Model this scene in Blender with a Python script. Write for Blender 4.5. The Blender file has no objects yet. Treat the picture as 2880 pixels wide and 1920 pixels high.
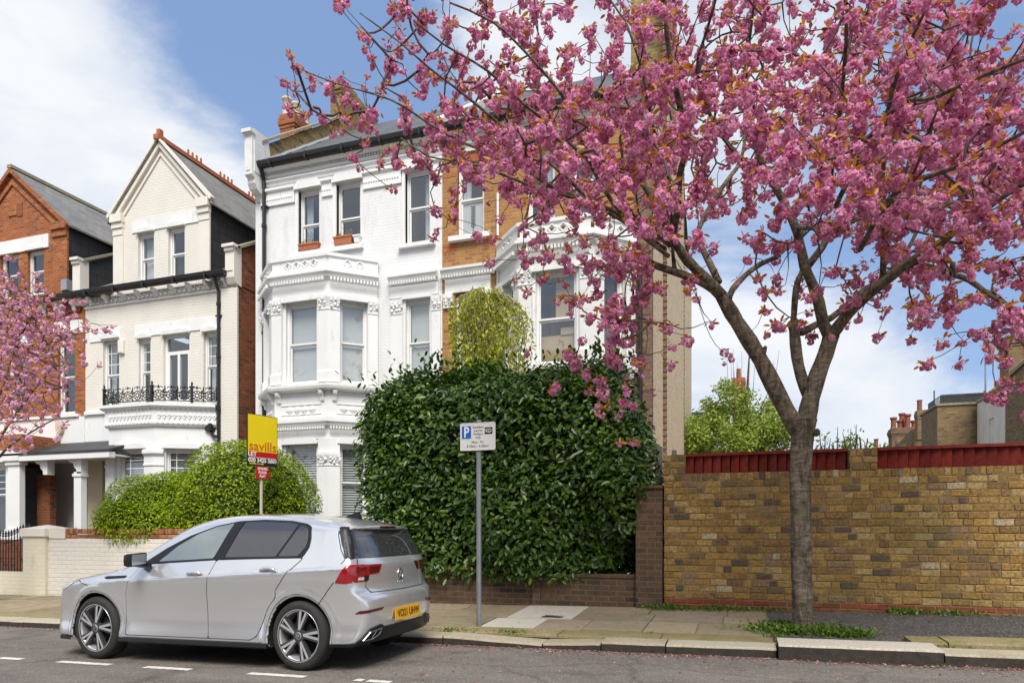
import bpy, bmesh, math, random
import numpy as np
from mathutils import Matrix, Vector
from mathutils.geometry import delaunay_2d_cdt

random.seed(7)
rng = np.random.default_rng(11)
scene = bpy.context.scene
COL = scene.collection

# ------------------------------------------------------------------ camera
YAW = math.radians(18.5)
CY, SY = math.cos(YAW), math.sin(YAW)
CAMZ = 1.323
cam_d = bpy.data.cameras.new('camera')
cam_d.lens = 24.0
cam_d.sensor_width = 36.0
cam_d.shift_y = 0.1837
cam_d.clip_start = 0.05
cam_d.clip_end = 3000.0
cam = bpy.data.objects.new('camera', cam_d)
cam.location = (0.0, 0.0, CAMZ)
cam.rotation_euler = (math.radians(90), 0.0, YAW)
COL.objects.link(cam)
scene.camera = cam

# ------------------------------------------------------------------ light
SUN_DIR = Vector((0.32, -0.70, 1.0)).normalized()
SUN_EL = math.asin(SUN_DIR.z)
SUN_AZ = math.atan2(SUN_DIR.x, SUN_DIR.y)
sun_d = bpy.data.lights.new('sun', 'SUN')
sun_d.energy = 2.5
sun_d.angle = math.radians(28)
sun_d.color = (1.0, 0.955, 0.88)
sun = bpy.data.objects.new('sun', sun_d)
sun.rotation_euler = SUN_DIR.to_track_quat('Z', 'Y').to_euler()
sun.location = (20, -20, 40)
COL.objects.link(sun)

scene.view_settings.view_transform = 'Standard'
scene.view_settings.look = 'None'
scene.view_settings.exposure = 0.80
scene.view_settings.gamma = 1.0
scene.view_settings.use_curve_mapping = False
scene.cycles.max_bounces = 6
scene.cycles.diffuse_bounces = 3
scene.cycles.glossy_bounces = 3
scene.cycles.transparent_max_bounces = 12
scene.cycles.caustics_reflective = False
scene.cycles.caustics_refractive = False


def nd(nt, typ, ins=None, **attr):
    n = nt.nodes.new(typ)
    for k, v in attr.items():
        setattr(n, k, v)
    if ins:
        for k, v in ins.items():
            s = n.inputs[k]
            if isinstance(v, bpy.types.NodeSocket):
                nt.links.new(v, s)
            else:
                s.default_value = v
    return n


def math_n(nt, op, a, b=0.0, clamp=False):
    n = nd(nt, 'ShaderNodeMath', {0: a, 1: b}, operation=op)
    n.use_clamp = clamp
    return n.outputs[0]


def mixc(nt, fac, a, b, blend='MIX'):
    n = nt.nodes.new('ShaderNodeMix')
    n.data_type = 'RGBA'
    n.blend_type = blend
    for idx, v in ((0, fac), (6, a), (7, b)):
        if isinstance(v, bpy.types.NodeSocket):
            nt.links.new(v, n.inputs[idx])
        else:
            if idx != 0 and len(v) == 3:
                v = (*v, 1.0)
            n.inputs[idx].default_value = v
    return n.outputs[2]


def ray(px, py):
    """direction of sight of a photo pixel (2880 x 1920)"""
    p = (px - 1440) / 1920.0
    q = (1489 - py) / 1920.0
    v = Vector((p * CY - SY, p * SY + CY, q))
    return v.normalized()


# ------------------------------------------------------------------ sky
world = bpy.data.worlds.new('World')
scene.world = world
world.use_nodes = True
wt = world.node_tree
wt.nodes.clear()
w_out = nd(wt, 'ShaderNodeOutputWorld')
w_bg = nd(wt, 'ShaderNodeBackground', {'Strength': 0.1})
sky = nd(wt, 'ShaderNodeTexSky', sky_type='NISHITA')
sky.sun_disc = False
sky.sun_elevation = SUN_EL
sky.sun_rotation = SUN_AZ
sky.air_density = 1.0
sky.dust_density = 0.6
sky.ozone_density = 1.4
w_tc = nd(wt, 'ShaderNodeTexCoord')
w_dir = w_tc.outputs['Generated']
w_map = nd(wt, 'ShaderNodeMapping', {'Vector': w_dir, 'Scale': (1.0, 1.0, 1.9)})
w_n1 = nd(wt, 'ShaderNodeTexNoise', {'Vector': w_map.outputs[0], 'Scale': 3.4, 'Detail': 10.0, 'Roughness': 0.60, 'Distortion': 0.35})
w_n2 = nd(wt, 'ShaderNodeTexNoise', {'Vector': w_map.outputs[0], 'Scale': 1.4, 'Detail': 4.0, 'Roughness': 0.5})
acc = math_n(wt, 'MULTIPLY', math_n(wt, 'SUBTRACT', w_n1.outputs[0], 0.5), 3.4)
acc = math_n(wt, 'ADD', acc, 0.02)
# clouds and clear patches that stand in the sky of that day (direction, radius, weight)
for (px, py, r, wgt) in [(120, 330, .30, .80), (430, 470, .19, .70), (330, 120, .12, .25), (620, 520, .10, .45),
                         (720, 130, .24, -.85), (960, 240, .20, -.75), (480, 60, .12, -.35), (1200, 330, .14, -.3),
                         (1480, 200, .20, .65), (1330, 130, .10, .5), (1600, 150, .16, .5), (2010, 720, .15, -.45),
                         (2030, 900, .09, .45), (2350, 1190, .17, .80), (2620, 1230, .14, .5), (2600, 980, .17, -.50),
                         (2830, 150, .16, -.55), (2250, 80, .15, .45), (2420, 1010, .07, .35), (2000, 1080, .1, .35), (2050, 480, .15, .4)]:
    d = ray(px, py)
    dt = nd(wt, 'ShaderNodeVectorMath', {0: w_dir, 1: tuple(d)}, operation='DOT_PRODUCT')
    e = math_n(wt, 'SUBTRACT', dt.outputs['Value'], 1.0)
    e = math_n(wt, 'MULTIPLY', e, 1.0 / (r * r * 0.5))
    g = math_n(wt, 'EXPONENT', e)
    g = math_n(wt, 'MULTIPLY', g, wgt)
    acc = math_n(wt, 'ADD', acc, g)
w_mask = nd(wt, 'ShaderNodeMapRange', {'Value': acc, 'From Min': -0.25, 'From Max': 0.85}, interpolation_type='SMOOTHSTEP')
w_n3 = nd(wt, 'ShaderNodeTexNoise', {'Vector': nd(wt, 'ShaderNodeMapping', {'Vector': w_map.outputs[0], 'Location': (.06, .02, -.10)}).outputs[0], 'Scale': 3.4, 'Detail': 10.0, 'Roughness': 0.58, 'Distortion': 0.35})
cl_f = nd(wt, 'ShaderNodeMapRange', {'Value': w_n3.outputs[0], 'From Min': .36, 'From Max': .60})
cl_col = mixc(wt, cl_f.outputs[0], (4.25, 4.6, 5.25), (5.6, 5.7, 5.8))
cl_mask = math_n(wt, 'MULTIPLY', w_mask.outputs[0], 0.93)
# the blue of a thinly veiled sky
sky_soft = mixc(wt, 0.62, sky.outputs[0], (1.65, 2.5, 4.35))
for dv, r, wgt in (((-.2, -1, .5), .8, .5), ((.7, -1, .4), .6, .4), ((-1, -.6, .3), .6, .4)):     # bright cloud added behind the viewer for the window panes to reflect
    d = Vector(dv).normalized()
    dt = nd(wt, 'ShaderNodeVectorMath', {0: w_dir, 1: tuple(d)}, operation='DOT_PRODUCT')
    g = math_n(wt, 'MULTIPLY', math_n(wt, 'EXPONENT', math_n(wt, 'MULTIPLY', math_n(wt, 'SUBTRACT', dt.outputs['Value'], 1.0), 2.0 / (r * r))), wgt)
    acc = math_n(wt, 'ADD', acc, g)
wt.links.new(acc, w_mask.inputs['Value'])
w_col = mixc(wt, cl_mask, sky_soft, cl_col)
wt.links.new(w_col, w_bg.inputs['Color'])
wt.links.new(w_bg.outputs[0], w_out.inputs[0])


# ------------------------------------------------------------------ objects
def mesh_obj(name, me, parent=None):
    o = bpy.data.objects.new(name, me)
    COL.objects.link(o)
    if parent:
        o.parent = parent
    return o


def root_loc(o):
    v = Vector((0, 0, 0))
    while o is not None:
        v = v + Vector(o.location)
        o = o.parent
    return v


def tag(o, label=None, cat=None, group=None, kind=None):
    if label: o['label'] = label
    if cat: o['category'] = cat
    if group: o['group'] = group
    if kind: o['kind'] = kind
    return o


def thing(name, label, cat, loc=(0, 0, 0), group=None):
    o = bpy.data.objects.new(name, None)
    o.empty_display_size = 0.2
    o.location = loc
    COL.objects.link(o)
    return tag(o, label, cat, group)


class MB:
    """collects geometry in world coordinates (through matrix M), builds ONE mesh object"""
    def __init__(self, M=None):
        self.v = []; self.f = []; self.mi = []; self.M = M; self.cm = 0

    def _add(self, vs, fs):
        b = len(self.v)
        if self.M is not None:
            vs = [tuple(self.M @ Vector(p)) for p in vs]
        self.v.extend(vs)
        self.f.extend([tuple(b + i for i in f) for f in fs])
        self.mi.extend([self.cm] * len(fs))
        return self

    def quad(self, a, b, c, d):
        return self._add([a, b, c, d], [(0, 1, 2, 3)])

    def box(self, x0, x1, y0, y1, z0, z1, M2=None):
        vs = [(x0, y0, z0), (x1, y0, z0), (x1, y1, z0), (x0, y1, z0), (x0, y0, z1), (x1, y0, z1), (x1, y1, z1), (x0, y1, z1)]
        if M2 is not None:
            vs = [tuple(M2 @ Vector(p)) for p in vs]
        return self._add(vs, [(0, 3, 2, 1), (4, 5, 6, 7), (0, 1, 5, 4), (1, 2, 6, 5), (2, 3, 7, 6), (3, 0, 4, 7)])

    def bevbox(self, x0, x1, y0, y1, z0, z1, b):
        """box with chamfered front (-y) edge ring"""
        vs = [(x0, y1, z0), (x1, y1, z0), (x1, y1, z1), (x0, y1, z1),
              (x0, y0 + b, z0), (x1, y0 + b, z0), (x1, y0 + b, z1), (x0, y0 + b, z1),
              (x0 + b, y0, z0 + b), (x1 - b, y0, z0 + b), (x1 - b, y0, z1 - b), (x0 + b, y0, z1 - b)]
        fs = [(8, 9, 10, 11), (4, 5, 9, 8), (5, 6, 10, 9), (6, 7, 11, 10), (7, 4, 8, 11),
              (0, 1, 5, 4), (1, 2, 6, 5), (2, 3, 7, 6), (3, 0, 4, 7)]
        return self._add(vs, fs)

    def prism(self, poly, y0, y1):
        """poly in (x, z), extruded along y"""
        n = len(poly)
        vs = [(x, y0, z) for x, z in poly] + [(x, y1, z) for x, z in poly]
        fs = [tuple(range(n)), tuple(range(2 * n - 1, n - 1, -1))]
        fs += [(i, i + n, (i + 1) % n + n, (i + 1) % n) for i in range(n)]
        return self._add(vs, fs)

    def prism_yz(self, poly, x0, x1):
        n = len(poly)
        vs = [(x0, y, z) for y, z in poly] + [(x1, y, z) for y, z in poly]
        fs = [tuple(range(n)), tuple(range(2 * n - 1, n - 1, -1))]
        fs += [(i, i + n, (i + 1) % n + n, (i + 1) % n) for i in range(n)]
        return self._add(vs, fs)

    def prism_xy(self, poly, z0, z1):
        n = len(poly)
        vs = [(x, y, z0) for x, y in poly] + [(x, y, z1) for x, y in poly]
        fs = [tuple(range(n)), tuple(range(2 * n - 1, n - 1, -1))]
        fs += [(i, i + n, (i + 1) % n + n, (i + 1) % n) for i in range(n)]
        return self._add(vs, fs)

    def sweep(self, prof, path, cap=True):
        """prof [(outward offset, z)] swept along a path [(x, y)] running left to right"""
        n = len(path); k = len(prof)
        nor = []
        for i in range(n):
            ds = []
            if i > 0: ds.append((Vector(path[i]) - Vector(path[i - 1])).normalized())
            if i < n - 1: ds.append((Vector(path[i + 1]) - Vector(path[i])).normalized())
            ns = [Vector((d.y, -d.x)) for d in ds]
            m = sum(ns, Vector((0, 0))).normalized()
            c = m.dot(ns[0])
            nor.append(m / max(c, .3))
        vs = []
        for i in range(n):
            for (o, z) in prof:
                vs.append((path[i][0] + nor[i].x * o, path[i][1] + nor[i].y * o, z))
        fs = []
        for i in range(n - 1):
            for j in range(k):
                a = i * k + j; b = i * k + (j + 1) % k
                fs.append((a, b, b + k, a + k))
        if cap:
            fs.append(tuple(range(k))); fs.append(tuple(range((n - 1) * k, n * k))[::-1])
        return self._add(vs, fs)

    def lathe(self, prof, c, axis='Z', n=24, cap=True):
        """prof [(r, h)] round an axis through c"""
        vs = []; k = len(prof)
        for i in range(n):
            a = 2 * math.pi * i / n
            ca, sa = math.cos(a), math.sin(a)
            for r, h in prof:
                if axis == 'Z': vs.append((c[0] + r * ca, c[1] + r * sa, c[2] + h))
                elif axis == 'Y': vs.append((c[0] + r * ca, c[1] + h, c[2] + r * sa))
                else: vs.append((c[0] + h, c[1] + r * ca, c[2] + r * sa))
        fs = []
        for i in range(n):
            j = (i + 1) % n
            for q in range(k - 1):
                fs.append((i * k + q, j * k + q, j * k + q + 1, i * k + q + 1))
        if cap:
            fs.append(tuple(i * k for i in range(n))); fs.append(tuple(i * k + k - 1 for i in range(n))[::-1])
        return self._add(vs, fs)

    def tube(self, pts, rad, n=6, cap=True):
        pts = [Vector(p) for p in pts]
        m = len(pts)
        if not hasattr(rad, '__len__'): rad = [rad] * m
        t0 = (pts[1] - pts[0]).normalized()
        up = Vector((0, 0, 1)) if abs(t0.z) < .9 else Vector((1, 0, 0))
        s = t0.cross(up).normalized()
        vs = []
        for i in range(m):
            t = (pts[min(i + 1, m - 1)] - pts[max(i - 1, 0)])
            if t.length < 1e-9: t = t0
            t = t.normalized()
            s = (s - t * s.dot(t))
            if s.length < 1e-6: s = t.orthogonal()
            s = s.normalized()
            b = t.cross(s)
            for k in range(n):
                a = 2 * math.pi * k / n
                vs.append(tuple(pts[i] + (s * math.cos(a) + b * math.sin(a)) * rad[i]))
        fs = []
        for i in range(m - 1):
            for k in range(n):
                fs.append((i * n + k, i * n + (k + 1) % n, (i + 1) * n + (k + 1) % n, (i + 1) * n + k))
        if cap:
            fs.append(tuple(range(n))[::-1]); fs.append(tuple(range((m - 1) * n, m * n)))
        return self._add(vs, fs)

    def blob(self, c, r, n=1):
        """small lumpy ball (subdivided octahedron)"""
        if not hasattr(r, '__len__'): r = (r, r, r)
        vs = [(1, 0, 0), (-1, 0, 0), (0, 1, 0), (0, -1, 0), (0, 0, 1), (0, 0, -1)]
        fs = [(0, 2, 4), (2, 1, 4), (1, 3, 4), (3, 0, 4), (2, 0, 5), (1, 2, 5), (3, 1, 5), (0, 3, 5)]
        for _ in range(n):
            vv = list(vs); cache = {}; nf = []
            def mid(a, b):
                key = (min(a, b), max(a, b))
                if key not in cache:
                    p = Vector(vv[a]) + Vector(vv[b]); p.normalize()
                    vv.append(tuple(p)); cache[key] = len(vv) - 1
                return cache[key]
            for a, b, c_ in fs:
                x, y, z = mid(a, b), mid(b, c_), mid(c_, a)
                nf += [(a, x, z), (x, b, y), (z, y, c_), (x, y, z)]
            vs, fs = vv, nf
        return self._add([(c[0] + p[0] * r[0], c[1] + p[1] * r[1], c[2] + p[2] * r[2]) for p in vs], fs)

    def wall(self, x0, x1, z0, z1, holes, depth=0.14, y=0.0):
        """front sheet facing -y with rectangular openings (x0,x1,z0,z1) and reveals"""
        xs = sorted({x0, x1, *[h[0] for h in holes], *[h[1] for h in holes]})
        zs = sorted({z0, z1, *[h[2] for h in holes], *[h[3] for h in holes]})
        xs = [x for x in xs if x0 - 1e-6 <= x <= x1 + 1e-6]; zs = [z for z in zs if z0 - 1e-6 <= z <= z1 + 1e-6]
        for i in range(len(xs) - 1):
            for j in range(len(zs) - 1):
                cx, cz = (xs[i] + xs[i + 1]) / 2, (zs[j] + zs[j + 1]) / 2
                if any(h[0] < cx < h[1] and h[2] < cz < h[3] for h in holes): continue
                self.quad((xs[i], y, zs[j]), (xs[i + 1], y, zs[j]), (xs[i + 1], y, zs[j + 1]), (xs[i], y, zs[j + 1]))
        for a, b, c, d in holes:
            y1 = y + depth
            self.quad((a, y, c), (a, y1, c), (a, y1, d), (a, y, d))
            self.quad((b, y, c), (b, y, d), (b, y1, d), (b, y1, c))
            self.quad((a, y, d), (a, y1, d), (b, y1, d), (b, y, d))
            self.quad((a, y, c), (b, y, c), (b, y1, c), (a, y1, c))
        return self

    def pieces(self):
        """groups of faces that stand well apart from each other"""
        n = len(self.v); par = list(range(n))
        def find(a):
            while par[a] != a: par[a] = par[par[a]]; a = par[a]
            return a
        for f in self.f:
            a = find(f[0])
            for q in f[1:]: par[find(q)] = a
        roots = [find(i) for i in range(n)]
        ids = sorted(set(roots)); k = len(ids)
        if k > 700 or k < 2: return None
        V = np.array(self.v); rid = {r: i for i, r in enumerate(ids)}; isl = np.array([rid[r] for r in roots])
        lo = np.full((k, 3), 1e9); hi = np.full((k, 3), -1e9)
        np.minimum.at(lo, isl, V); np.maximum.at(hi, isl, V)
        size = (hi - lo).max(1)
        gap = np.maximum(0, np.maximum(lo[:, None] - hi[None], lo[None] - hi[:, None]))
        near = np.sqrt((gap ** 2).sum(2)) <= np.maximum(.02, .5 * np.maximum(size[:, None], size[None]))
        lab = np.arange(k)
        for _ in range(k):
            new = np.where(near, lab[None, :], k).min(1)
            if (new == lab).all(): break
            lab = new
        return lab[isl] if len(set(lab)) > 1 else None

    def build(self, name, mats, parent=None, smooth=False, fixn=True, loc=None, split=True):
        lab = self.pieces() if (split and parent is not None and name not in ('twigs', 'bars', 'shut_line', 'body_seam', 'room')) else None
        if lab is not None:
            first = None
            for g in sorted(set(lab)):
                m = MB(); idx = {}
                for f, mi in zip(self.f, self.mi):
                    if lab[f[0]] != g: continue
                    for q in f:
                        if q not in idx: idx[q] = len(m.v); m.v.append(self.v[q])
                    m.f.append(tuple(idx[q] for q in f)); m.mi.append(mi)
                o = m.build(name, mats, parent, smooth, fixn, loc, split=False)
                first = first or o
            return first
        me = bpy.data.meshes.new(name)
        off = root_loc(parent) if parent else Vector(loc or (0, 0, 0))
        me.from_pydata([(p[0] - off.x, p[1] - off.y, p[2] - off.z) for p in self.v], [], self.f)
        if not isinstance(mats, (list, tuple)): mats = [mats]
        for m in mats: me.materials.append(m)
        me.polygons.foreach_set('material_index', self.mi)
        if fixn:
            bm = bmesh.new(); bm.from_mesh(me)
            bmesh.ops.recalc_face_normals(bm, faces=bm.faces)
            bm.to_mesh(me); bm.free()
        if smooth: me.polygons.foreach_set('use_smooth', [True] * len(me.polygons))
        me.update()
        o = mesh_obj(name, me, parent)
        if not parent and loc: o.location = loc
        return o


def soft_edges(o, ang=40):
    me = o.data
    me.polygons.foreach_set('use_smooth', [True] * len(me.polygons))
    me.set_sharp_from_angle(angle=math.radians(ang))
    return o


def np_mesh(name, verts, faces, mats, parent=None, smooth=False, mi=None):
    """fast mesh from numpy arrays; all faces of one size"""
    off = root_loc(parent) if parent else Vector((0, 0, 0))
    verts = (np.asarray(verts, dtype=np.float32) - np.array(off[:], dtype=np.float32))
    faces = np.asarray(faces, dtype=np.int32)
    me = bpy.data.meshes.new(name)
    nf, k = faces.shape
    me.vertices.add(len(verts)); me.vertices.foreach_set('co', verts.ravel())
    me.loops.add(nf * k); me.loops.foreach_set('vertex_index', faces.ravel())
    me.polygons.add(nf)
    me.polygons.foreach_set('loop_start', np.arange(0, nf * k, k, dtype=np.int32))
    me.polygons.foreach_set('loop_total', np.full(nf, k, dtype=np.int32))
    if mi is not None: me.polygons.foreach_set('material_index', np.asarray(mi, dtype=np.int32))
    if smooth: me.polygons.foreach_set('use_smooth', np.ones(nf, dtype=bool))
    me.update(calc_edges=True)
    if not isinstance(mats, (list, tuple)): mats = [mats]
    for m in mats: me.materials.append(m)
    return mesh_obj(name, me, parent)


def scatter(name, tv, tf, pos, R, scale, mats, parent=None, mi=None):
    """one mesh holding len(pos) copies of a small template (leaves, petals)"""
    tv = np.asarray(tv, dtype=np.float32); tf = np.asarray(tf, dtype=np.int32)
    n = len(pos); k = len(tv)
    sc = np.asarray(scale, dtype=np.float32)
    if sc.ndim == 1: sc = sc[:, None, None]
    else: sc = sc[:, None, :]
    V = np.einsum('nij,nkj->nki', np.asarray(R, dtype=np.float32), tv[None] * sc) + np.asarray(pos, dtype=np.float32)[:, None, :]
    Fc = (tf[None] + (np.arange(n, dtype=np.int32) * k)[:, None, None]).reshape(-1, tf.shape[1])
    if mi is not None: mi = np.repeat(mi, len(tf))
    return np_mesh(name, V.reshape(-1, 3), Fc, mats, parent, mi=mi)


def frames(nrm, spin=None, tangent=None):
    """rotation matrices whose third column is nrm"""
    nrm = np.asarray(nrm, dtype=float)
    nrm = nrm / np.maximum(np.linalg.norm(nrm, axis=1, keepdims=True), 1e-9)
    if tangent is None:
        tangent = rng.normal(size=nrm.shape)
    t = tangent - nrm * np.sum(tangent * nrm, axis=1, keepdims=True)
    t = t / np.maximum(np.linalg.norm(t, axis=1, keepdims=True), 1e-9)
    b = np.cross(nrm, t)
    return np.stack([t, b, nrm], axis=2)


def unit(n):
    v = rng.normal(size=(n, 3))
    return v / np.linalg.norm(v, axis=1, keepdims=True)


# ------------------------------------------------------------------ materials
def new_mat(name):
    m = bpy.data.materials.new(name)
    m.use_nodes = True
    nt = m.node_tree
    return m, nt, nt.nodes['Principled BSDF']


def wall_vec(nt):
    """(along the wall, height) whatever way the wall faces"""
    g = nd(nt, 'ShaderNodeNewGeometry')
    sp = nd(nt, 'ShaderNodeSeparateXYZ', {0: g.outputs['Position']})
    sn = nd(nt, 'ShaderNodeSeparateXYZ', {0: g.outputs['True Normal']})
    ax = math_n(nt, 'ABSOLUTE', sn.outputs[0]); ay = math_n(nt, 'ABSOLUTE', sn.outputs[1])
    f = math_n(nt, 'GREATER_THAN', ax, ay)
    u = nd(nt, 'ShaderNodeMix', {0: f, 2: sp.outputs[0], 3: sp.outputs[1]})
    c = nd(nt, 'ShaderNodeCombineXYZ', {0: u.outputs[0], 1: sp.outputs[2]})
    return c.outputs[0], g.outputs['Position']


def bump(nt, b, height, strength=.4, dist=.01):
    n = nd(nt, 'ShaderNodeBump', {'Height': height, 'Strength': strength, 'Distance': dist})
    nt.links.new(n.outputs[0], b.inputs['Normal'])


def plain(name, col, rough=.6, metal=0.0, var=.12, scale=6.0, bmp=0.0, bscale=60.0, coat=0.0, spec=.5, stretch=None, dirt=None):
    m, nt, b = new_mat(name)
    g = nd(nt, 'ShaderNodeNewGeometry')
    vec = g.outputs['Position']
    if stretch:
        vec = nd(nt, 'ShaderNodeMapping', {'Vector': vec, 'Scale': stretch}).outputs[0]
    n = nd(nt, 'ShaderNodeTexNoise', {'Vector': vec, 'Scale': scale, 'Detail': 5.0, 'Roughness': .6})
    lo = tuple(c * (1 - var) for c in col); hi = tuple(min(1, c * (1 + var)) for c in col)
    mr = nd(nt, 'ShaderNodeMapRange', {'Value': n.outputs[0], 'From Min': .3, 'From Max': .7})
    c = mixc(nt, mr.outputs[0], lo, hi)
    if dirt:
        n3 = nd(nt, 'ShaderNodeTexNoise', {'Vector': vec, 'Scale': dirt[1], 'Detail': 8.0, 'Roughness': .7})
        mr3 = nd(nt, 'ShaderNodeMapRange', {'Value': n3.outputs[0], 'From Min': dirt[2], 'From Max': dirt[2] + .18})
        c = mixc(nt, mr3.outputs[0], c, dirt[0])
    nt.links.new(c, b.inputs['Base Color'])
    b.inputs['Roughness'].default_value = rough
    b.inputs['Metallic'].default_value = metal
    b.inputs['Specular IOR Level'].default_value = spec
    b.inputs['Coat Weight'].default_value = coat
    b.inputs['Coat Roughness'].default_value = .03
    if bmp:
        n2 = nd(nt, 'ShaderNodeTexNoise', {'Vector': vec, 'Scale': bscale, 'Detail': 4.0})
        bump(nt, b, n2.outputs[0], bmp)
    return m


def brick_mat(name, c1, c2, c3, mortar, bw=.225, bh=.0825, ms=.010, bmp=.5, rough=.85, stain=None, offset=.5):
    m, nt, b = new_mat(name)
    v, pos = wall_vec(nt)
    wob = nd(nt, 'ShaderNodeTexNoise', {'Vector': pos, 'Scale': 9.0, 'Detail': 2.0})
    vw = nd(nt, 'ShaderNodeVectorMath', {0: v, 1: nd(nt, 'ShaderNodeVectorMath', {0: wob.outputs['Color'], 1: (.012, .010, 0)}, operation='MULTIPLY').outputs[0]}, operation='ADD').outputs[0]
    br = nd(nt, 'ShaderNodeTexBrick', {'Vector': vw, 'Color1': (0, 0, 0, 1), 'Color2': (1, 1, 1, 1), 'Mortar': (.5, .5, .5, 1), 'Scale': 1.0,
                                       'Mortar Size': ms, 'Mortar Smooth': .3, 'Bias': 0.0, 'Brick Width': bw, 'Row Height': bh}, offset=offset)
    ramp = nd(nt, 'ShaderNodeValToRGB', {0: br.outputs['Color']})
    e = ramp.color_ramp.elements
    e[0].position = 0.0; e[0].color = (*c3, 1)
    e[1].position = 1.0; e[1].color = (*c2, 1)
    k = e.new(.30); k.color = (*c1, 1)
    k = e.new(.75); k.color = (*[(a * .8 + d * .2) for a, d in zip(c1, c2)], 1)
    n = nd(nt, 'ShaderNodeTexNoise', {'Vector': pos, 'Scale': 22.0, 'Detail': 5.0, 'Roughness': .65})
    mr = nd(nt, 'ShaderNodeMapRange', {'Value': n.outputs[0], 'From Min': .25, 'From Max': .75, 'To Min': .62, 'To Max': 1.35})
    c = mixc(nt, 1.0, ramp.outputs[0], mr.outputs[0], 'MULTIPLY')
    c = mixc(nt, br.outputs['Fac'], c, mortar)
    if stain:
        n3 = nd(nt, 'ShaderNodeTexNoise', {'Vector': pos, 'Scale': stain[1], 'Detail': 7.0, 'Roughness': .65})
        mr3 = nd(nt, 'ShaderNodeMapRange', {'Value': n3.outputs[0], 'From Min': .48, 'From Max': .75, 'To Max': stain[2]})
        c = mixc(nt, mr3.outputs[0], c, stain[0])
    nt.links.new(c, b.inputs['Base Color'])
    b.inputs['Roughness'].default_value = rough
    b.inputs['Specular IOR Level'].default_value = .25
    h = math_n(nt, 'ADD', math_n(nt, 'SUBTRACT', 1.0, br.outputs['Fac']), math_n(nt, 'MULTIPLY', n.outputs[0], .5))
    bump(nt, b, h, bmp, .012)
    return m


def painted_brick(name, col, bmp=.3, bw=.225, bh=.0825, rough=.55, dirt=None):
    m, nt, b = new_mat(name)
    v, pos = wall_vec(nt)
    br = nd(nt, 'ShaderNodeTexBrick', {'Vector': v, 'Color1': (0, 0, 0, 1), 'Color2': (1, 1, 1, 1), 'Scale': 1.0,
                                       'Mortar Size': .009, 'Mortar Smooth': .6, 'Brick Width': bw, 'Row Height': bh})
    n = nd(nt, 'ShaderNodeTexNoise', {'Vector': pos, 'Scale': 1.3, 'Detail': 7.0, 'Roughness': .68})
    mr = nd(nt, 'ShaderNodeMapRange', {'Value': n.outputs[0], 'From Min': .3, 'From Max': .72})
    c = mixc(nt, mr.outputs[0], tuple(x * .93 for x in col), tuple(min(.86, x * 1.04) for x in col))
    bb = math_n(nt, 'MULTIPLY', br.outputs['Color'], .07)
    c = mixc(nt, bb, c, tuple(x * .72 for x in col))
    c = mixc(nt, math_n(nt, 'MULTIPLY', br.outputs['Fac'], .16), c, tuple(x * .62 for x in col))
    if dirt:
        n3 = nd(nt, 'ShaderNodeTexNoise', {'Vector': nd(nt, 'ShaderNodeMapping', {'Vector': pos, 'Scale': (1, 1, .25)}).outputs[0], 'Scale': dirt[1], 'Detail': 9.0, 'Roughness': .75})
        mr3 = nd(nt, 'ShaderNodeMapRange', {'Value': n3.outputs[0], 'From Min': dirt[2], 'From Max': dirt[2] + .2, 'To Max': dirt[3]})
        c = mixc(nt, mr3.outputs[0], c, dirt[0])
    nt.links.new(c, b.inputs['Base Color'])
    b.inputs['Roughness'].default_value = rough
    n2 = nd(nt, 'ShaderNodeTexNoise', {'Vector': pos, 'Scale': 30.0, 'Detail': 3.0})
    h = math_n(nt, 'ADD', math_n(nt, 'SUBTRACT', 1.0, br.outputs['Fac']), math_n(nt, 'MULTIPLY', n2.outputs[0], .8))
    bump(nt, b, h, bmp, .012)
    return m


def leaf_mat(name, stops, rough=.45, trans=.35, spec=.4, nscale=1.2, nvar=.35):
    """colour drawn per leaf, plus slow drift through the plant"""
    m, nt, b = new_mat(name)
    g = nd(nt, 'ShaderNodeNewGeometry')
    n = nd(nt, 'ShaderNodeTexNoise', {'Vector': g.outputs['Position'], 'Scale': nscale, 'Detail': 3.0})
    f = math_n(nt, 'ADD', math_n(nt, 'MULTIPLY', g.outputs['Random Per Island'], 1 - nvar), math_n(nt, 'MULTIPLY', n.outputs[0], nvar))
    ramp = nd(nt, 'ShaderNodeValToRGB', {0: f})
    e = ramp.color_ramp.elements
    e[0].position, e[0].color = stops[0][0], (*stops[0][1], 1)
    e[1].position, e[1].color = stops[-1][0], (*stops[-1][1], 1)
    for p, c in stops[1:-1]:
        k = e.new(p); k.color = (*c, 1)
    nt.links.new(ramp.outputs[0], b.inputs['Base Color'])
    b.inputs['Roughness'].default_value = rough
    b.inputs['Specular IOR Level'].default_value = spec
    tr = nd(nt, 'ShaderNodeBsdfTranslucent', {'Color': ramp.outputs[0]})
    mx = nd(nt, 'ShaderNodeMixShader', {0: trans, 1: b.outputs[0], 2: tr.outputs[0]})
    nt.links.new(mx.outputs[0], nt.nodes['Material Output'].inputs[0])
    return m


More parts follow.
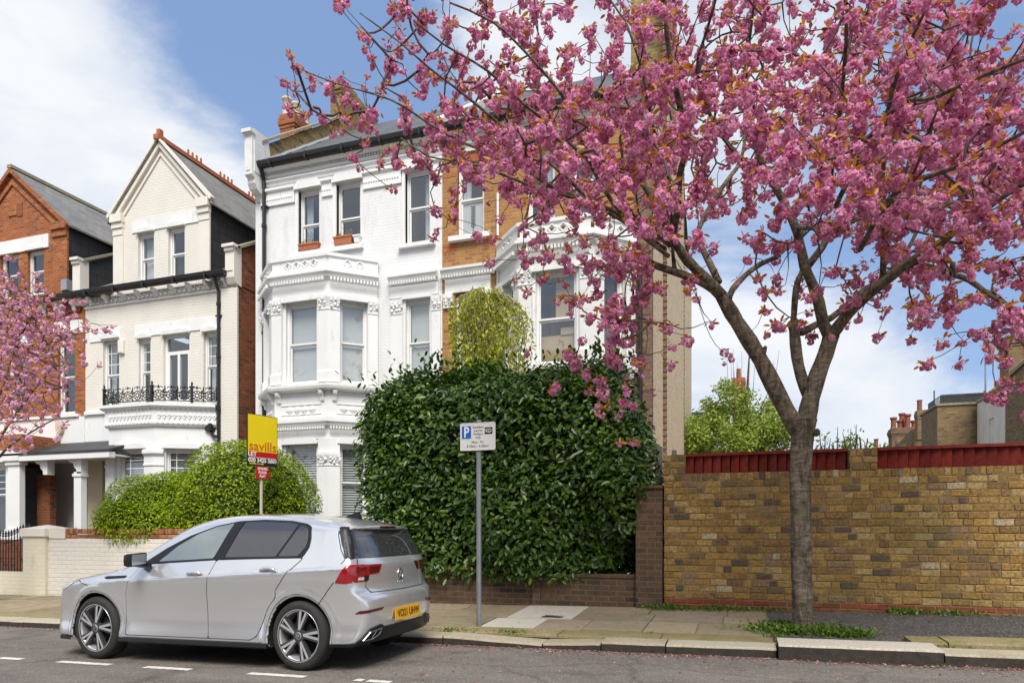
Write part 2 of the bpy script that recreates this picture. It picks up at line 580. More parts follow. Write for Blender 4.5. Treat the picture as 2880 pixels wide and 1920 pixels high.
def glass_mat(name, tint=(.75, .8, .8), refl=.30, rough=.02):
    m, nt, b = new_mat(name)
    nt.nodes.remove(b)
    lw = nd(nt, 'ShaderNodeLayerWeight', {'Blend': .5})
    f = math_n(nt, 'ADD', math_n(nt, 'MULTIPLY', math_n(nt, 'POWER', lw.outputs['Facing'], 4.0), .7), refl, clamp=True)
    gl = nd(nt, 'ShaderNodeBsdfGlossy', {'Color': (.92, .95, .97, 1), 'Roughness': rough})
    tr = nd(nt, 'ShaderNodeBsdfTransparent', {'Color': (*tint, 1)})
    mx = nd(nt, 'ShaderNodeMixShader', {0: f, 1: tr.outputs[0], 2: gl.outputs[0]})
    nt.links.new(mx.outputs[0], nt.nodes['Material Output'].inputs[0])
    return m


def island_mat(name, stops, rough=.85, noise=22.0, nv=(.7, 1.3), bmp=.35, dirt=None):
    """stone or brick whose colour is drawn per piece"""
    m, nt, b = new_mat(name)
    g = nd(nt, 'ShaderNodeNewGeometry')
    ramp = nd(nt, 'ShaderNodeValToRGB', {0: g.outputs['Random Per Island']})
    ramp.color_ramp.interpolation = 'CONSTANT' if len(stops) > 6 else 'LINEAR'
    e = ramp.color_ramp.elements
    e[0].position, e[0].color = stops[0][0], (*stops[0][1], 1)
    e[1].position, e[1].color = stops[-1][0], (*stops[-1][1], 1)
    for p, c in stops[1:-1]:
        k = e.new(p); k.color = (*c, 1)
    n = nd(nt, 'ShaderNodeTexNoise', {'Vector': g.outputs['Position'], 'Scale': noise, 'Detail': 6.0, 'Roughness': .68})
    mr = nd(nt, 'ShaderNodeMapRange', {'Value': n.outputs[0], 'From Min': .25, 'From Max': .75, 'To Min': nv[0], 'To Max': nv[1]})
    c = mixc(nt, 1.0, ramp.outputs[0], mr.outputs[0], 'MULTIPLY')
    if dirt:
        for (col, sc, lo, amt) in dirt:
            n3 = nd(nt, 'ShaderNodeTexNoise', {'Vector': g.outputs['Position'], 'Scale': sc, 'Detail': 7.0, 'Roughness': .68})
            mr3 = nd(nt, 'ShaderNodeMapRange', {'Value': n3.outputs[0], 'From Min': lo, 'From Max': lo + .2, 'To Max': amt})
            c = mixc(nt, mr3.outputs[0], c, col)
    nt.links.new(c, b.inputs['Base Color'])
    b.inputs['Roughness'].default_value = rough
    b.inputs['Specular IOR Level'].default_value = .25
    bump(nt, b, n.outputs[0], bmp, .012)
    return m


M = {}
M['white'] = plain('white_paint', (.79, .79, .775), .5, var=.05, scale=1.5, bmp=.08, bscale=40, dirt=((.48, .45, .39), 4.5, .60), stretch=(1, 1, .45))
M['white_old'] = plain('weathered_white_paint', (.74, .74, .71), .6, var=.08, scale=3, bmp=.15, bscale=30, dirt=((.30, .27, .22), 5.0, .60))
M['white_brick'] = painted_brick('white_painted_brick', (.79, .79, .78), .30, dirt=((.46, .43, .37), 1.7, .53, .5))
M['cream_brick'] = painted_brick('cream_painted_brick', (.78, .735, .655), .42, dirt=((.50, .45, .36), 1.6, .58, .4))
M['cream_stone'] = plain('cream_paint', (.77, .725, .635), .5, var=.05, scale=1.5)
M['cream_garden'] = painted_brick('cream_garden_paint', (.74, .68, .53), .35, dirt=((.25, .2, .1), 2.0, .60, .8))
M['white_garden'] = painted_brick('white_garden_paint', (.78, .74, .66), .6, bh=.088, dirt=((.30, .24, .13), 2.2, .60, .8))
M['yellow_facade'] = brick_mat('yellow_facade_brick', (.40, .185, .058), (.47, .25, .09), (.30, .115, .045), (.34, .25, .15), stain=((.16, .10, .05), 3.0, .35))
M['dark_stock'] = brick_mat('dark_stock_brick', (.20, .12, .075), (.30, .17, .08), (.10, .07, .06), (.20, .16, .12), stain=((.06, .05, .04), 2.0, .5))
M['flank'] = brick_mat('pale_flank_brick', (.66, .50, .31), (.72, .57, .38), (.56, .40, .24), (.62, .51, .37), bmp=.35)
M['red_brick'] = brick_mat('red_brick', (.38, .105, .03), (.46, .17, .06), (.20, .07, .04), (.30, .19, .12), stain=((.12, .05, .03), 2.5, .4))
M['red_dark'] = brick_mat('dark_red_brick', (.26, .075, .03), (.33, .11, .04), (.09, .045, .035), (.20, .13, .09), stain=((.05, .03, .025), 1.6, .6))
M['parapet_brick'] = brick_mat('mossy_parapet_brick', (.30, .20, .07), (.42, .29, .11), (.09, .07, .05), (.25, .2, .12), stain=((.07, .06, .04), 3.0, .7))
M['brown_brick'] = brick_mat('brown_stock_brick', (.25, .17, .085), (.34, .24, .12), (.15, .10, .06), (.25, .2, .13), stain=((.1, .07, .04), 1.5, .45))
M['slate'] = brick_mat('grey_slate', (.12, .12, .122), (.15, .15, .152), (.08, .08, .082), (.06, .06, .06), bw=.30, bh=.16, ms=.006, bmp=.5, rough=.55, stain=((.20, .18, .13), 1.2, .3))
M['slate_light'] = brick_mat('weathered_slate', (.21, .205, .19), (.26, .25, .23), (.15, .148, .14), (.09, .085, .08), bw=.30, bh=.16, ms=.006, bmp=.45, rough=.6, stain=((.26, .23, .15), 1.0, .4))
M['slate_hung'] = brick_mat('dark_slate_hanging', (.045, .047, .052), (.055, .057, .062), (.035, .036, .04), (.015, .015, .015), bw=.6, bh=.34, ms=.008, bmp=.3, rough=.5)
M['lead'] = plain('lead_flashing', (.30, .32, .35), .55, var=.15, scale=4)
M['stone_cap'] = plain('mossy_coping_stone', (.33, .28, .19), .85, var=.25, scale=6, bmp=.3, dirt=((.16, .14, .06), 6.0, .55))
M['black'] = plain('black_gloss_paint', (.016, .016, .017), .35, var=.2)
M['iron'] = plain('black_iron', (.012, .012, .013), .45, var=.2)
M['terracotta'] = plain('terracotta', (.42, .14, .06), .7, var=.15, scale=9)
M['cream_pot'] = plain('cream_clay_pot', (.62, .52, .38), .75, var=.12, scale=8, dirt=((.25, .2, .15), 5, .62))
M['red_pot'] = plain('red_clay_pot', (.26, .085, .045), .75, var=.18, scale=8)
M['render_wall'] = plain('stained_cream_render', (.80, .77, .68), .85, var=.10, scale=1.2, bmp=.2, dirt=((.60, .56, .46), 1.6, .54))
M['grey_wall'] = plain('even_grey_paint', (.60, .59, .58), .6, var=.04)  # one even grey for the porch back wall
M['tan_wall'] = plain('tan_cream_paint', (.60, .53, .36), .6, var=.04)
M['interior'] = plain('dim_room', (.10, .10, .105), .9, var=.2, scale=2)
M['blind'] = plain('white_blind', (.74, .74, .71), .7, var=.03)
M['curtain'] = plain('sheer_curtain', (.62, .64, .66), .9, var=.08, scale=5)
M['board_tan'] = plain('brown_card_sheet', (.60, .45, .28), .85, var=.06, scale=3)
M['glass'] = glass_mat('window_glass', (.80, .83, .84), .16)
M['trunk'] = None
# ------------------------------------------------------------------ ground
SL = 0.0153                     # the street climbs gently to the right
def gz(x): return SL * x
YK, YW, YH, YB = 7.5, 10.2, 15.5, 14.7   # kerb, garden walls, house fronts, bay fronts


def X_at(px, Y):
    p = (px - 1440) / 1920.0
    return Y * (p * CY - SY) / (CY + p * SY)


def asphalt(name, lo, hi, petals=False):
    m, nt, b = new_mat(name)
    g = nd(nt, 'ShaderNodeNewGeometry')
    n1 = nd(nt, 'ShaderNodeTexNoise', {'Vector': g.outputs['Position'], 'Scale': 130.0, 'Detail': 3.0, 'Roughness': .7})
    n2 = nd(nt, 'ShaderNodeTexNoise', {'Vector': nd(nt, 'ShaderNodeMapping', {'Vector': g.outputs['Position'], 'Scale': (.35, 1.1, 1)}).outputs[0], 'Scale': 1.5, 'Detail': 6.0, 'Roughness': .62})
    vo = nd(nt, 'ShaderNodeTexVoronoi', {'Vector': g.outputs['Position'], 'Scale': 75.0})
    f1 = nd(nt, 'ShaderNodeMapRange', {'Value': n2.outputs[0], 'From Min': .3, 'From Max': .7})
    c = mixc(nt, f1.outputs[0], lo, hi)
    f2 = nd(nt, 'ShaderNodeMapRange', {'Value': n1.outputs[0], 'From Min': .3, 'From Max': .7, 'To Min': .45, 'To Max': 1.6})
    c = mixc(nt, 1.0, c, f2.outputs[0], 'MULTIPLY')
    sp = nd(nt, 'ShaderNodeSeparateColor', {0: vo.outputs['Color']})
    f3 = nd(nt, 'ShaderNodeMapRange', {'Value': sp.outputs[0], 'From Min': .86, 'From Max': .95, 'To Max': .7})
    c = mixc(nt, f3.outputs[0], c, (.34, .30, .25))
    n4 = nd(nt, 'ShaderNodeTexNoise', {'Vector': g.outputs['Position'], 'Scale': .9, 'Detail': 9.0, 'Roughness': .72})
    f4 = nd(nt, 'ShaderNodeMapRange', {'Value': n4.outputs[0], 'From Min': .55, 'From Max': .66, 'To Max': .55})
    c = mixc(nt, f4.outputs[0], c, tuple(v * .55 for v in lo))
    wv = nd(nt, 'ShaderNodeVectorMath', {0: g.outputs['Position'], 1: nd(nt, 'ShaderNodeVectorMath', {0: n4.outputs['Color'], 1: (.9, .9, 0)}, operation='MULTIPLY').outputs[0]}, operation='ADD').outputs[0]
    vc = nd(nt, 'ShaderNodeTexVoronoi', {'Vector': wv, 'Scale': .55}, feature='DISTANCE_TO_EDGE')
    f5 = nd(nt, 'ShaderNodeMapRange', {'Value': vc.outputs['Distance'], 'From Min': .004, 'From Max': .012, 'To Min': .32, 'To Max': 0.0})
    c = mixc(nt, f5.outputs[0], c, (.03, .027, .024))
    nt.links.new(c, b.inputs['Base Color'])
    b.inputs['Roughness'].default_value = .85
    b.inputs['Specular IOR Level'].default_value = .3
    bump(nt, b, n1.outputs[0], .6, .01)
    return m


M['road'] = asphalt('worn_asphalt', (.122, .106, .092), (.20, .176, .155))
M['tarmac'] = asphalt('dark_tarmac', (.055, .05, .048), (.085, .078, .074))
M['earth'] = plain('earth', (.10, .075, .045), .95, var=.3)
M['paint_line'] = plain('worn_road_paint', (.68, .66, .60), .7, var=.15, scale=14, dirt=((.16, .14, .12), 16.0, .56))
M['kerb'] = island_mat('granite_kerb', [(0, (.33, .28, .19)), (.5, (.40, .34, .24)), (1, (.46, .41, .31))], noise=60, nv=(.55, 1.4), bmp=.5,
                       dirt=[((.17, .14, .05), 2.5, .55, .7)])
M['kerb_face'] = plain('grimy_shaded_kerb_side', (.042, .034, .026), .9, var=.4, scale=14, bmp=.5, bscale=50)  # dirt and the shade on the kerb side, both put into the colour
M['kerb_pale'] = plain('pale_granite', (.48, .43, .35), .85, var=.3, scale=45, bmp=.5, bscale=60)
M['moss_edge'] = island_mat('mossy_edging', [(0, (.24, .20, .09)), (1, (.33, .27, .15))], noise=40, nv=(.5, 1.4), bmp=.5, dirt=[((.15, .15, .04), 3.0, .45, .75)])
M['slab'] = island_mat('paving_slab', [(0, (.25, .21, .13)), (.4, (.33, .26, .17)), (.7, (.24, .20, .14)), (1, (.36, .27, .19))], noise=9, nv=(.75, 1.25), bmp=.2,
                       dirt=[((.17, .16, .05), 1.8, .50, .6)])
M['slab_pale'] = plain('new_pale_slab', (.55, .50, .41), .85, var=.10, scale=12, bmp=.15)

mb = MB(); mb.quad((-900, -900, -1.6), (900, -900, -1.6), (900, 1500, -1.6), (-900, 1500, -1.6))
tag(mb.build('ground', M['earth']), kind='structure')
mb = MB(); mb.quad((-70, -14, gz(-70)), (50, -14, gz(50)), (50, YK + .05, gz(50)), (-70, YK + .05, gz(-70)))
tag(mb.build('road', M['road']), kind='structure')
mb = MB()
for x0, x1, yb in [(-70, 50, 0)]:
    a, b_ = gz(x0), gz(x1)
    mb.quad((x0, YK + .3, a + .082), (x1, YK + .3, b_ + .082), (x1, YW + .4, b_ + .185), (x0, YW + .4, a + .185))
tag(mb.build('pavement', M['moss_edge']), kind='structure')
mb = MB()
mb.quad((-70, YW + .3, gz(-70) + .175), (50, YW + .3, gz(50) + .175), (50, 40, gz(50) + .2), (-70, 40, gz(-70) + .2))
tag(mb.build('garden_ground', M['earth']), kind='structure')

# parking bay line: short worn dashes along the kerb side
mb = MB()
for px0, px1, py in [(0, 62, 1838), (166, 311, 1857), (409, 536, 1876), (700, 858, 1896), (998, 1022, 1911), (1034, 1100, 1915)]:
    y = 5.47
    xa, xb = X_at(px0, y), X_at(px1, y)
    k = max(2, int((xb - xa) / .06))
    for i in range(k):
        u0, u1 = xa + (xb - xa) * i / k, xa + (xb - xa) * (i + 1) / k
        e0, e1 = random.uniform(-.008, .008), random.uniform(-.008, .008)
        mb.quad((u0, y - .045 + e0, gz(u0) + .004), (u1, y - .045 + e1, gz(u1) + .004), (u1, y + .045 + e1, gz(u1) + .004), (u0, y + .045 + e0, gz(u0) + .004))
tag(mb.build('road_marking', M['paint_line']), kind='structure')


def chamfer_block(mb, x0, x1, y0, y1, zb, zt, zt2=None, c=.02, jit=.0, seg=6):
    """a kerb stone with a rounded, slightly uneven front arris; zt at x0, zt2 at x1; rises to the back"""
    zt2 = zt if zt2 is None else zt2
    rows = []
    for i in range(seg + 1):
        t = i / seg
        x = x0 + (x1 - x0) * t
        z = zt + (zt2 - zt) * t + random.uniform(-jit, jit)
        j = random.uniform(-jit, jit)
        g = gz(x)
        rows.append([(x, y0 + j, zb + g), (x, y0 + j, z + g - c), (x, y0 + j + c * .4, z + g - c * .3), (x, y0 + j + c, z + g), (x, y1, z + g + .008), (x, y1, zb + g)])
    vs = [p for r in rows for p in r]
    k = 6; fs = []
    for i in range(seg):
        for q in range(k - 1):
            fs.append((i * k + q, (i + 1) * k + q, (i + 1) * k + q + 1, i * k + q + 1))
    mb._add(vs, fs)
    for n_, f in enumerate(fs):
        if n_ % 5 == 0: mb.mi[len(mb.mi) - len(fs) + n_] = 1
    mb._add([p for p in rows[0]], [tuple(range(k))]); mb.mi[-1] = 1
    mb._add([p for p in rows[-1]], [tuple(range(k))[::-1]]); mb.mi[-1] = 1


mb = MB()
edges = [-40]
while edges[-1] < -7.0: edges.append(edges[-1] + random.uniform(1.1, 1.9))
edges = [e for e in edges if e < -5.4] + [X_at(p, YK) for p in (1245, 1525, 1690, 1872)] + [X_at(2186, YK)]
tops = {}
for i in range(len(edges) - 1):
    a, b_ = edges[i], edges[i + 1]
    za = zb_ = .098 + random.uniform(-.006, .006)
    if abs(b_ - X_at(1525, YK)) < .02: zb_ = .055
    if abs(a - X_at(1525, YK)) < .02: za = .06; zb_ = .085
    chamfer_block(mb, a + .008, b_ - .008, YK + random.uniform(-.012, .012), YK + .31, -.1, za, zb_, .022, .003)
x0 = X_at(2650, YK)
e2 = [x0 + .01, x0 + 1.5, x0 + 2.9, x0 + 4.6, x0 + 9, x0 + 14]
for a, b_ in zip(e2[:-1], e2[1:]): chamfer_block(mb, a + .008, b_ - .008, YK - .03, YK + .30, -.1, .115, None, .02, .003)
tag(mb.build('kerb', [M['kerb'], M['kerb_face']], fixn=True), kind='structure')
mb = MB(); chamfer_block(mb, X_at(2186, YK) + .01, x0 - .005, YK - .075, YK + .36, -.1, .155, .15, .018, .002, 8)
o = mb.build('raised_kerb', [M['kerb_pale'], M['kerb_face']]); tag(o, kind='structure')
# second, mossy course behind the kerb
mb = MB()
xs = [-40]
while xs[-1] < X_at(2130, 8) - .5: xs.append(xs[-1] + random.uniform(.9, 2.2))
xs[-1] = X_at(2135, 8.0)
for a, b_ in zip(xs[:-1], xs[1:]):
    z = .105 + random.uniform(-.004, .012)
    chamfer_block(mb, a + .006, b_ - .006, YK + .345, YK + .74, .02, z, None, .012, .003, 4)
xs = [X_at(2560, 8.0), X_at(2660, 8), X_at(2660, 8) + 1.6, 6, 9, 14]
for i, (a, b_) in enumerate(zip(xs[:-1], xs[1:])):
    chamfer_block(mb, a + .006, b_ - .006, YK + .40, YK + .82, .02, .15 + .012 * (i > 0), None, .02, .003, 4)
tag(mb.build('edging_stone', [M['moss_edge'], M['moss_edge']]), kind='structure')
# paving slabs in two courses
mb = MB()
def pz(x, y): return gz(x) + .098 + (y - YK - .3) * .0385
XT = X_at(2168, 8.8)
for y0, y1, off in [(YK + .76, 9.02, 0.0), (9.03, 9.60, .4), (9.61, YW + .02, .15)]:
    x = -38 + off
    while x < XT:
        w = random.choice([.62, .75, .9, .95, 1.05])
        x1 = min(x + w, XT + random.uniform(-.05, .02))
        dz = random.uniform(-.004, .006)
        cx = (x + x1) / 2
        mb.cm = 1 if (off > .1 and X_at(1415, 9.4) < cx < X_at(1540, 9.4)) or (off == 0 and X_at(1325, 8.6) < cx < X_at(1480, 8.6)) else 0
        g = .007
        vs = [(x + g, y0 + g, pz(x, y0) + dz), (x1 - g, y0 + g, pz(x1, y0) + dz), (x1 - g, y1 - g, pz(x1, y1) + dz), (x + g, y1 - g, pz(x, y1) + dz)]
        lo = [(p[0], p[1], p[2] - .03) for p in vs]
        mb._add(lo + vs, [(4, 5, 6, 7), (0, 1, 5, 4), (1, 2, 6, 5), (2, 3, 7, 6), (3, 0, 4, 7)])
        x = x1
mb.cm = 0
tag(mb.build('paving_slabs', [M['slab'], M['slab_pale']]), kind='structure')
mb = MB()
mb.quad((XT, YK + .5, pz(XT, YK + .5) - .002), (30, YK + .5, pz(30, YK + .5) - .002), (30, YW + .03, pz(30, YW) + .002), (XT, YW + .03, pz(XT, YW) + .002))
tag(mb.build('tarmac_path', M['tarmac']), kind='structure')
o = thing('drain_cover', 'small dark metal cover set in the pale paving slab', 'drain cover', (X_at(1558, 9.2), 9.2, pz(-3, 9.2)))
mb = MB(); r = o.location
mb.box(r.x - .16, r.x + .16, r.y - .11, r.y + .11, r.z - .01, r.z + .012)
for i in range(5): mb.box(r.x - .14, r.x + .14, r.y - .09 + i * .042, r.y - .075 + i * .042, r.z + .012, r.z + .018)
mb.build('plate', M['kerb_face'], o)


# ------------------------------------------------------------------ house building kit
def loc_M(x, y, ang=0.0):
    return Matrix.Translation((x, y, 0)) @ Matrix.Rotation(ang, 4, 'Z')


def sash(parent, u0, u1, z0, z1, mid=None, Mx=None, y=0.0, dress=None, frame=None, bars=0, name='window', sill=None, depth=.12, room=True):
    """two-sash window in an opening: frame > pane, blind/curtain, sill"""
    frame = frame or M['white']
    mid = mid if mid is not None else (z0 + z1) / 2
    Mx = (Mx or Matrix.Identity(4)) @ Matrix.Translation((0, y, 0))
    d = depth
    f = MB(Mx)
    s, t = .055, .07
    f.box(u0, u0 + s, d - .03, d + .09, z0, z1); f.box(u1 - s, u1, d - .03, d + .09, z0, z1)
    f.box(u0 + s, u1 - s, d - .03, d + .09, z1 - t, z1); f.box(u0 + s, u1 - s, d - .03, d + .09, z0, z0 + t)
    a = .03
    for (za, zb, yy) in ((mid, z1 - t, d), (z0 + t, mid, d + .035)):
        f.box(u0 + s, u0 + s + a, yy, yy + .03, za, zb); f.box(u1 - s - a, u1 - s, yy, yy + .03, za, zb)
        f.box(u0 + s + a, u1 - s - a, yy, yy + .03, za, za + .042); f.box(u0 + s + a, u1 - s - a, yy, yy + .03, zb - .042, zb)
        if bars and za == mid:
            for k in range(1, bars):
                zc = za + (zb - za) * k / bars
                f.box(u0 + s + a, u1 - s - a, yy + .004, yy + .026, zc - .011, zc + .011)
            if bars > 2:
                uc = u0 + (u1 - u0) * .30
                f.box(uc - .011, uc + .011, yy + .006, yy + .024, za + .042, zb - .042)
    w = f.build(name, frame, parent)
    p = MB(Mx)
    p.quad((u0 + s + a, d + .016, mid + .04), (u1 - s - a, d + .016, mid + .04), (u1 - s - a, d + .016, z1 - t - .04), (u0 + s + a, d + .016, z1 - t - .04))
    p.quad((u0 + s + a, d + .052, z0 + t + .04), (u1 - s - a, d + .052, z0 + t + .04), (u1 - s - a, d + .052, mid - .002), (u0 + s + a, d + .052, mid - .002))
    p.build('pane', M['glass'], w)
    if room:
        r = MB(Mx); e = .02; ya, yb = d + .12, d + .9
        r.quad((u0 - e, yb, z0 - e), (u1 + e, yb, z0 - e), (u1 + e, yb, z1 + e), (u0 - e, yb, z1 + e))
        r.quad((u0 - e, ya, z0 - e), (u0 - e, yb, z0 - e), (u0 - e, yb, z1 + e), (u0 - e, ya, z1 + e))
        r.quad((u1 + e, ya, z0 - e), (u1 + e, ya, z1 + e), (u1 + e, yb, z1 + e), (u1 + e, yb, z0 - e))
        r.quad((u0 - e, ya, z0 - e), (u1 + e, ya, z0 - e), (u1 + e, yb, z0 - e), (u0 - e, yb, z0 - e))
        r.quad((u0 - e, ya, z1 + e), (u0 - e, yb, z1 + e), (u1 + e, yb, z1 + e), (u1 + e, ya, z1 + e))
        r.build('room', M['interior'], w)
    if dress == 'slat':
        b = MB(Mx); z = z0 + .1
        while z < z1 - .1:
            b._add([(u0 + s, d + .10, z), (u1 - s, d + .10, z), (u1 - s, d + .135, z + .048), (u0 + s, d + .135, z + .048)], [(0, 1, 2, 3)]); z += .062
        b.build('slat_blind', M['blind'], w, fixn=False)
    elif dress == 'roller':
        b = MB(Mx)
        b.quad((u0 + s, d + .11, z0 + .05), (u1 - s, d + .11, z0 + .05), (u1 - s, d + .11, z1 - .07), (u0 + s, d + .11, z1 - .07))
        b.build('blind', M['blind'], w, fixn=False)
    elif dress in ('curtains', 'left', 'right', 'sheer'):
        b = MB(Mx); W = u1 - u0
        spans = {'curtains': [(0, .26), (.70, 1)], 'left': [(0, .36)], 'right': [(.62, 1)], 'sheer': [(0, 1)]}[dress]
        for a0, a1 in spans:
            n = max(6, int((a1 - a0) * W / .022)); vs = []; fs = []
            ph = random.random() * 6
            for i in range(n + 1):
                x = u0 + s + (W - 2 * s) * (a0 + (a1 - a0) * i / n)
                yy = d + .16 + .028 * math.sin(i * 1.15 + ph) + .01 * math.sin(i * .37)
                vs += [(x, yy, z0 + .06), (x, yy + .01, z1 - .08)]
            for i in range(n): fs.append((2 * i, 2 * i + 2, 2 * i + 3, 2 * i + 1))
            b._add(vs, fs)
        b.build('curtain', M['curtain'], w, smooth=True, fixn=False)
    if sill:
        q = MB(Mx); ex, dp, h = sill
        q.box(u0 - ex, u1 + ex, -dp, d - .032, z0 - h, z0 - .002)
        q.build('sill', M['white'], w)
    return w


def hood(mb, u0, u1, z0, h=.17, y0=-.10, y1=.02):
    """flat eared window head with chipped corners"""
    c = .11
    mb.prism([(u0 - .1, z0), (u0 - .1, z0 + h * .35), (u0 - .1 + c, z0 + h), (u1 + .1 - c, z0 + h), (u1 + .1, z0 + h * .35), (u1 + .1, z0)], y0, y1)


def dentils(mb, path, off, z0, z1, step=.085, w=.045, d=.05):
    for i in range(len(path) - 1):
        a, b_ = Vector(path[i]), Vector(path[i + 1])
        L = (b_ - a).length; t = (b_ - a).normalized(); n = Vector((t.y, -t.x))
        k = int(L / step); ang = math.atan2(t.y, t.x)
        for j in range(k + 1):
            c = a + t * (L * (j + .5) / (k + 1)) + n * off
            mb.box(-w / 2, w / 2, -d, 0, z0, z1, M2=Matrix.Translation((c.x, c.y, 0)) @ Matrix.Rotation(ang, 4, 'Z'))


CORN = [(0, 0), (.05, 0), (.07, .06), (.13, .09), (.16, .16), (.20, .18), (.20, .24), (0, .26)]
def cornice(mb, path, z, prof=CORN, s=1.0):
    mb.sweep([(a * s, z + b_ * s) for a, b_ in prof], path)


def capital(mb, path, z0, z1, off=.09, fl=.07):
    """flared, leafy column head following a path"""
    h = z1 - z0
    mb.sweep([(0, z0), (off + .015, z0), (off + .015, z0 + .03), (off, z0 + .045), (off + .02, z0 + h * .4), (off + fl, z1 - .07), (off + fl, z1), (0, z1)], path)
    for i in range(len(path) - 1):
        a, b_ = Vector(path[i]), Vector(path[i + 1]); t = (b_ - a).normalized(); n = Vector((t.y, -t.x)); L = (b_ - a).length
        k = max(2, int(L / .09))
        for r in range(3):
            for j in range(k):
                q = a + t * (L * (j + .5 + .25 * (r % 2)) / k) + n * (off + .015 + fl * .55 * (r + .6) / 3)
                z = z0 + .07 + (h - .15) * (r + .4) / 3
                s_ = random.uniform(.6, 1.15); mb.blob((q.x + random.uniform(-.025, .025), q.y + random.uniform(-.01, .01), z + random.uniform(-.02, .02)), (.045 * s_, .03, .05 * s_), 1)


def octa(c, r, n=8):
    return [(c[0] + r * math.cos(2 * math.pi * i / n), c[1] + r * math.sin(2 * math.pi * i / n)) for i in range(n)]


def sash_holes(ws): return [(w[0], w[1], w[2], w[3]) for w in ws]


def relief_rings(mb, path, i, z, r=.10, n=4, span=(.15, .85), off=.012):
    a, b_ = Vector(path[i]), Vector(path[i + 1]); t = (b_ - a).normalized(); nn = Vector((t.y, -t.x)); L = (b_ - a).length
    for j in range(n):
        c = a + t * L * (span[0] + (span[1] - span[0]) * (j + .5) / n) + nn * off
        pts = []
        for k in range(17):
            th = 2 * math.pi * k / 16
            rr = r * (1 + .16 * math.cos(4 * th))
            q = c + t * (rr * math.cos(th)); pts.append((q.x, q.y, z + rr * math.sin(th)))
        mb.tube(pts, .024, 5, cap=False)


# ------------------------------------------------------------------ white house (left of the pair)
XL, XB, XR = -12.59, -7.01, -1.89
WH = thing('white_house', 'white painted three storey house with slate roof and canted bay, beside the yellow brick house', 'house', (-9.8, YH, 0))
FRONT = loc_M(0, YH)
wt_ = [(-11.19, -10.56, 8.70, 10.36), (-10.02, -9.32, 8.70, 10.36), (-8.02, -7.34, 8.50, 10.36), (-8.02, -7.34, 4.95, 7.12)]
mb = MB(FRONT); mb.wall(XL, XB, -.3, 11.1, wt_)
mb.M = None
mb.quad((XL, YH, -.3), (XL, YH, 11.9), (XL, YH + 11, 11.9), (XL, YH + 11, -.3))
mb.build('wall', M['white_brick'], WH)
sash(WH, *wt_[0], mid=9.45, y=YH, dress='left')
sash(WH, *wt_[1], mid=9.45, y=YH)
sash(WH, *wt_[2], mid=9.43, y=YH, dress='right', sill=(.16, .12, .10))
sash(WH, *wt_[3], mid=6.02, y=YH, dress='roller', sill=(.1, .1, .1))
mb = MB(FRONT)
mb.box(-11.32, -9.22, -.10, .05, 8.58, 8.70)
mb.build('sill', M['white'], WH)
# pilasters and strings of the top floor
mb = MB(FRONT)
for a, b_ in [(-12.40, -11.30), (-10.46, -10.12), (-9.22, -8.12), (-7.24, -7.0)]:
    mb.box(a, b_, -.05, .0, 10.36 - .28, 10.42)
    mb.prism_yz([(-.05, 10.42), (-.11, 10.46), (-.11, 10.53), (0, 10.56), (0, 10.42)], a - .02, b_ + .02)
    x = a + .03
    while x < b_ - .03:
        mb.blob((x, -.055, 10.24), (.03, .02, .035), 1); x += .075
for w in wt_[:3]: hood(mb, w[0], w[1], 10.37, .22, -.11)
mb.box(-8.10, -8.02, -.05, .1, 8.50, 10.36); mb.box(-10.12, -10.02, -.05, .1, 8.70, 10.36); mb.box(-11.28, -11.19, -.05, .1, 8.70, 10.36)
mb.build('window_head', M['white'], WH)
mb = MB()
pth = [(XL + .25, YH), (XB, YH)]
mb.sweep([(0, 10.62), (.03, 10.62), (.05, 10.70), (.09, 10.72), (.09, 10.76), (0, 10.78)], pth)
mb.sweep([(0, 10.82), (.05, 10.82), (.07, 10.85), (.07, 10.89), (0, 10.89)], pth)
mb.sweep([(0, 10.965), (.09, 10.965), (.15, 11.01), (.18, 11.03), (.18, 11.045), (0, 11.045)], pth)
x = XL + .3
while x < XB:
    mb.blob((x, YH - .05, 10.93), (.034, .05, .036), 1); x += .08
mb.build('cornice', M['white'], WH)
# right ground-floor hood over first floor window, capitals
mb = MB()
pth = [(-8.45, YH), (-7.10, YH)]
cornice(mb, pth, 7.50, s=.95); dentils(mb, pth, .14, 7.48, 7.55, .075, .04, .06)
mb.sweep([(0, 7.18), (.04, 7.18), (.04, 7.48), (0, 7.48)], pth)
for a, b_ in [(-8.42, -8.08), (-7.28, -7.04)]:
    capital(mb, [(a, YH), (b_, YH)], 6.76, 7.12, .05, .05)
    mb.box(a, b_, YH - .05, YH, 4.7, 6.76)
hood(mb, -8.02, -7.34, YH * 0 + 7.12, .06, YH - .07, YH)
mb.build('window_surround', M['white'], WH)

